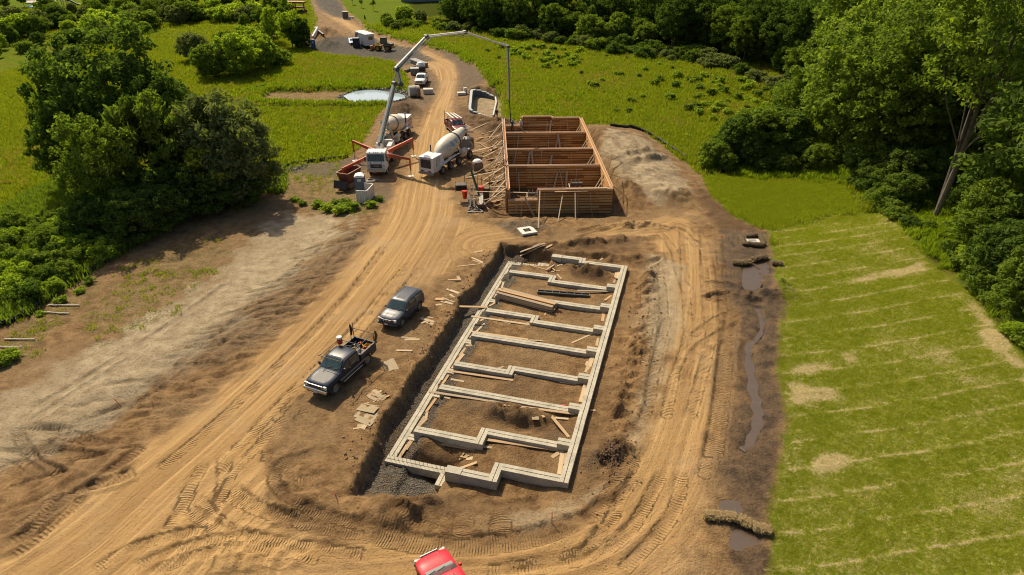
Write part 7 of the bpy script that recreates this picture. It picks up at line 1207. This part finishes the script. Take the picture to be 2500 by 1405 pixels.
# meadow shrubs
MS = '{c} shrub standing out of the yellow green meadow'
for px, py, h in [(1440, 212, 1.9), (1452, 215, 1.9), (1503, 185, 1.6), (1516, 187, 1.6), (1420, 182, 1.5), (1340, 148, 1.6), (1365, 145, 1.7), (1392, 158, 1.7), (1420, 150, 1.2), (1470, 200, 1.5), (1560, 190, 1.6), (1575, 175, 2.0), (1600, 210, 2.2), (1612, 200, 2.0), (1650, 215, 2.4), (1655, 190, 2.6), (1685, 200, 2.0), (1635, 245, 2.2), (1570, 240, 1.5), (1540, 250, 1.5), (1535, 275, 1.4), (1505, 275, 1.2), (1740, 295, 1.8), (1680, 270, 2.0), (1705, 275, 1.9), (1735, 235, 2.5), (1770, 230, 2.4), (1800, 245, 2.3), (1760, 205, 2.4), (1830, 215, 2.4), (1850, 240, 2.4), (1890, 235, 2.5), (1910, 260, 2.3), (1218, 145, 1.5), (1240, 125, 1.5), (1270, 120, 1.5), (1300, 118, 1.8), (1320, 120, 1.9), (1350, 125, 1.9), (1290, 148, 1.2), (1190, 128, 1.6), (1610, 160, 1.4), (1640, 170, 1.4), (1530, 145, 1.3), (1480, 140, 1.4), (1565, 130, 1.4), (1820, 270, 1.8), (1870, 280, 2.0)]: ppx('shrub', px, py, py - 400, 'mid', MS, 'shrubs dotted over the meadow', 1.2) if False else plant('shrub', *at(px, py)[:2], h * .72, random.choice(['mid', 'bright', 'mid']), MS, 'shrubs dotted over the meadow', random.uniform(1.1, 1.7))
scatter_in([(1200, 96), (1420, 125), (1440, 160), (1330, 170), (1230, 130)], 34, lambda x, y, rr: plant('shrub', x, y, rr.uniform(.9, 1.8), 'bright', '{c} shrub in the dense patch of the meadow beneath the far wood', 'dense shrub patch of the meadow', 1.6), 1.8, 12)
scatter_in([(1640, 190), (1780, 190), (1960, 250), (1960, 300), (1840, 290), (1700, 290)], 44, lambda x, y, rr: plant('shrub', x, y, rr.uniform(.8, 1.6), rr.choice(['mid', 'bright', 'bright']), MS, 'shrubs dotted over the meadow', 1.6), 2.0, 13)
for px, py, h, mt in [(775, 505, 1.0, 'bright'), (800, 515, 1.1, 'bright'), (830, 520, 1.2, 'bright'), (860, 512, 1.1, 'bright'), (845, 500, .9, 'mid'), (905, 505, .9, 'bright'), (740, 500, .7, 'mid'), (720, 492, .7, 'bright'), (820, 500, .8, 'mid'), (925, 490, .7, 'mid'), (18, 880, 1.0, 'bright'), (35, 872, .8, 'bright'), (5, 885, 1.1, 'bright'), (150, 738, .7, 'bright'), (195, 715, .7, 'bright'), (220, 690, .7, 'mid'), (100, 770, .5, 'bright')]: plant('shrub', *at(px, py)[:2], h, mt, '{c} weed clump on bare dirt by the screen fence' if px > 600 else '{c} weed clump on the slope by the white pipes', 'weed clumps by the screen fence' if px > 600 else 'weed clumps on the left slope', 1.9)
# ------------------------------------------------------------------ grass: instanced tufts
def tuft(name, n, L, w, spread, seed, bend=.35):
    r = random.Random(seed); m = MB()
    for i in range(n):
        a = r.uniform(0, 6.28); b = Vector((r.gauss(0, spread), r.gauss(0, spread), -.03)); d = Vector((math.cos(a), math.sin(a), 0)); l = L * r.uniform(.5, 1.15); s_ = Vector((-d.y, d.x, 0)) * w / 2; k = bend * r.uniform(.2, 1.3); p1 = b + d * l * k * .35 + Vector((0, 0, l * .6)); p2 = b + d * l * k + Vector((0, 0, l))
        m.add([b - s_, b + s_, p1 + s_ * .8, p1 - s_ * .8, p2], [(0, 1, 2, 3), (3, 2, 4)])
    return m
def tuft_obj(name, mb, mat): return bpy.data.objects.new(name, mb.mesh(name, mat, fix=False))
GM = dict(field=leafmat('grass_field', (.150, .200, .017), (.225, .262, .024), (.33, .32, .044), .48, .1), lawn=leafmat('grass_lawn', (.17, .225, .014), (.25, .295, .02), (.36, .36, .04), .5, .1), weed=leafmat('grass_weed', (0.131, 0.200, 0.015), (0.206, 0.281, 0.021), (0.300, 0.356, 0.037), .5, .12), dry=leafmat('grass_dry', (0.312, 0.250, 0.081), (0.400, 0.312, 0.112), (0.263, 0.219, 0.075), .4, .1), straw=leafmat('straw', (0.525, 0.413, 0.175), (0.688, 0.562, 0.275), (0.750, 0.675, 0.362), .2, .1))
def scatter(name, pts, smin, smax, tob, label, tilt=.15):
    n = len(pts); me = bpy.data.meshes.new(name); me.vertices.add(n); me.vertices.foreach_set('co', pts.astype(np.float32).ravel())
    a = me.attributes.new('scl', 'FLOAT', 'POINT'); a.data.foreach_set('value', (smin + (smax - smin) * rng.random(n)).astype(np.float32)); a = me.attributes.new('rot', 'FLOAT_VECTOR', 'POINT'); a.data.foreach_set('vector', np.stack([rng.normal(size=n) * tilt, rng.normal(size=n) * tilt, rng.random(n) * 6.28], -1).astype(np.float32).ravel())
    o = link(name, me); ng = bpy.data.node_groups.new(name, 'GeometryNodeTree'); ng.interface.new_socket('Geometry', in_out='INPUT', socket_type='NodeSocketGeometry'); ng.interface.new_socket('Geometry', in_out='OUTPUT', socket_type='NodeSocketGeometry'); N_ = ng.nodes; gi = N_.new('NodeGroupInput'); go = N_.new('NodeGroupOutput'); io = N_.new('GeometryNodeInstanceOnPoints'); ob = N_.new('GeometryNodeObjectInfo'); ob.inputs['Object'].default_value = tob; ob.inputs['As Instance'].default_value = True
    a1 = N_.new('GeometryNodeInputNamedAttribute'); a1.data_type = 'FLOAT'; a1.inputs[0].default_value = 'scl'; a2 = N_.new('GeometryNodeInputNamedAttribute'); a2.data_type = 'FLOAT_VECTOR'; a2.inputs[0].default_value = 'rot'; er_ = N_.new('FunctionNodeEulerToRotation')
    K = ng.links.new; K(gi.outputs[0], io.inputs['Points']); K(ob.outputs['Geometry'], io.inputs['Instance']); K(a2.outputs[0], er_.inputs[0]); K(er_.outputs[0], io.inputs['Rotation']); K(a1.outputs[0], io.inputs['Scale']); K(io.outputs[0], go.inputs[0]); md = o.modifiers.new('scatter', 'NODES'); md.node_group = ng; return tag(o, label, 'grass', kind='stuff')
def field_pts(n, x0, x1, y0, y1, dens):
    x = rng.uniform(x0, x1, n); y = rng.uniform(y0, y1, n); k = rng.random(n) < dens(x, y); x, y = x[k], y[k]; return np.stack([x, y, samp(Z, x, y)], -1)
meadow = np.clip(grass * (1 - lawn_z) * (1 - straw_z) * (1 - flawn_z) * (1 - .6 * wood_z), 0, 1); inside = lambda x, y: (np.abs(x) < y * .80 + 8)
dm = lambda x, y: samp(meadow, x, y) * inside(x, y) * (samp(meadow, x, y) > .5)
T1 = tuft_obj('field_tuft', tuft('field_tuft', 26, .5, .055, .28, 1), GM['field']); T2 = tuft_obj('dry_tuft', tuft('dry_tuft', 16, .62, .045, .22, 2), GM['dry']); T3 = tuft_obj('weed_tuft', tuft('weed_tuft', 26, .85, .085, .26, 3, .5), GM['weed']); T4 = tuft_obj('lawn_tuft', tuft('lawn_tuft', 14, .10, .018, .10, 4, .8), GM['lawn']); T5 = tuft_obj('straw_tuft', tuft('straw_tuft', 8, .085, .011, .09, 5, 2.0), GM['straw'])
T6 = tuft_obj('rank_tuft', tuft('rank_tuft', 26, .8, .085, .28, 8, .5), LF['mid'])
nf = lambda x, y: fbm(x * .12 + 5, y * .12, 3); nf2 = lambda x, y: fbm(x * .3 + 50, y * .3, 3)
scatter('meadow_grass', field_pts(120000, -110, 125, 60, 190, dm), .7, 1.35, T1, 'yellow green meadow grass covering the fields'); scatter('far_grass', field_pts(30000, -230, 60, 185, 330, dm), 1.0, 1.8, T1, 'far rough grass beyond the thickets')
scatter('dry_grass', field_pts(60000, -75, 125, 70, 200, lambda x, y: dm(x, y) * np.clip(nf(x, y) * 1.6 - .02, 0, .8)), .7, 1.3, T2, 'brownish seed heads in patches of the meadow'); scatter('tall_weeds', field_pts(26000, -75, 125, 60, 200, lambda x, y: dm(x, y) * np.clip(nf2(x, y) * 2.2 - .35, 0, 1)), .6, 1.15, T3, 'darker green weeds in patches of the meadow')
scatter('bank_weeds', field_pts(40000, -75, 20, 80, 210, lambda x, y: np.clip(samp(weed_z, x, y) + samp(bank_z, x, y) * .9, 0, 1)), .45, 1.0, T3, 'tall bright green weeds on the road and pond banks')
scatter('thicket_weeds', field_pts(26000, -60, -14, 36, 84, lambda x, y: dm(x, y)), .6, 1.2, T6, 'rank green weeds under the left thicket'); scatter('slope_weeds', field_pts(9000, -60, -14, 30, 90, lambda x, y: samp(sparse * site, x, y) * np.clip(.15 + nf2(x, y) * 1.5, 0, 1)), .35, .8, T1, 'sparse weeds on the bare left slope')
scatter('lawn_grass', field_pts(90000, 14, 62, 58, 98, lambda x, y: samp(lawn_z, x, y)), 1.2, 2.6, T4, 'short bright grass of the small lawn'); scatter('slope_grass', field_pts(210000, 12, 52, 20, 68, lambda x, y: samp(straw_z, x, y) * inside(x, y) * np.clip(1.0 - samp(straw, x, y) * 1.25 - samp(seam_m, x, y) * .9, .02, 1)), .7, 1.3, T4, 'new green grass growing through the straw blanket'); scatter('slope_straw', field_pts(120000, 12, 52, 20, 68, lambda x, y: samp(straw_z, x, y) * inside(x, y) * np.clip(.03 + samp(straw, x, y) * .9 + samp(seam_m, x, y) * 1.5, 0, 1)), .7, 1.3, T5, 'pale straw strands on the seeded slope', .5)
scatter('undergrowth', field_pts(30000, 30, 110, 40, 120, lambda x, y: samp(wood_z, x, y) * inside(x, y)), .4, 1.0, T3, 'low leafy undergrowth on the forest floor')
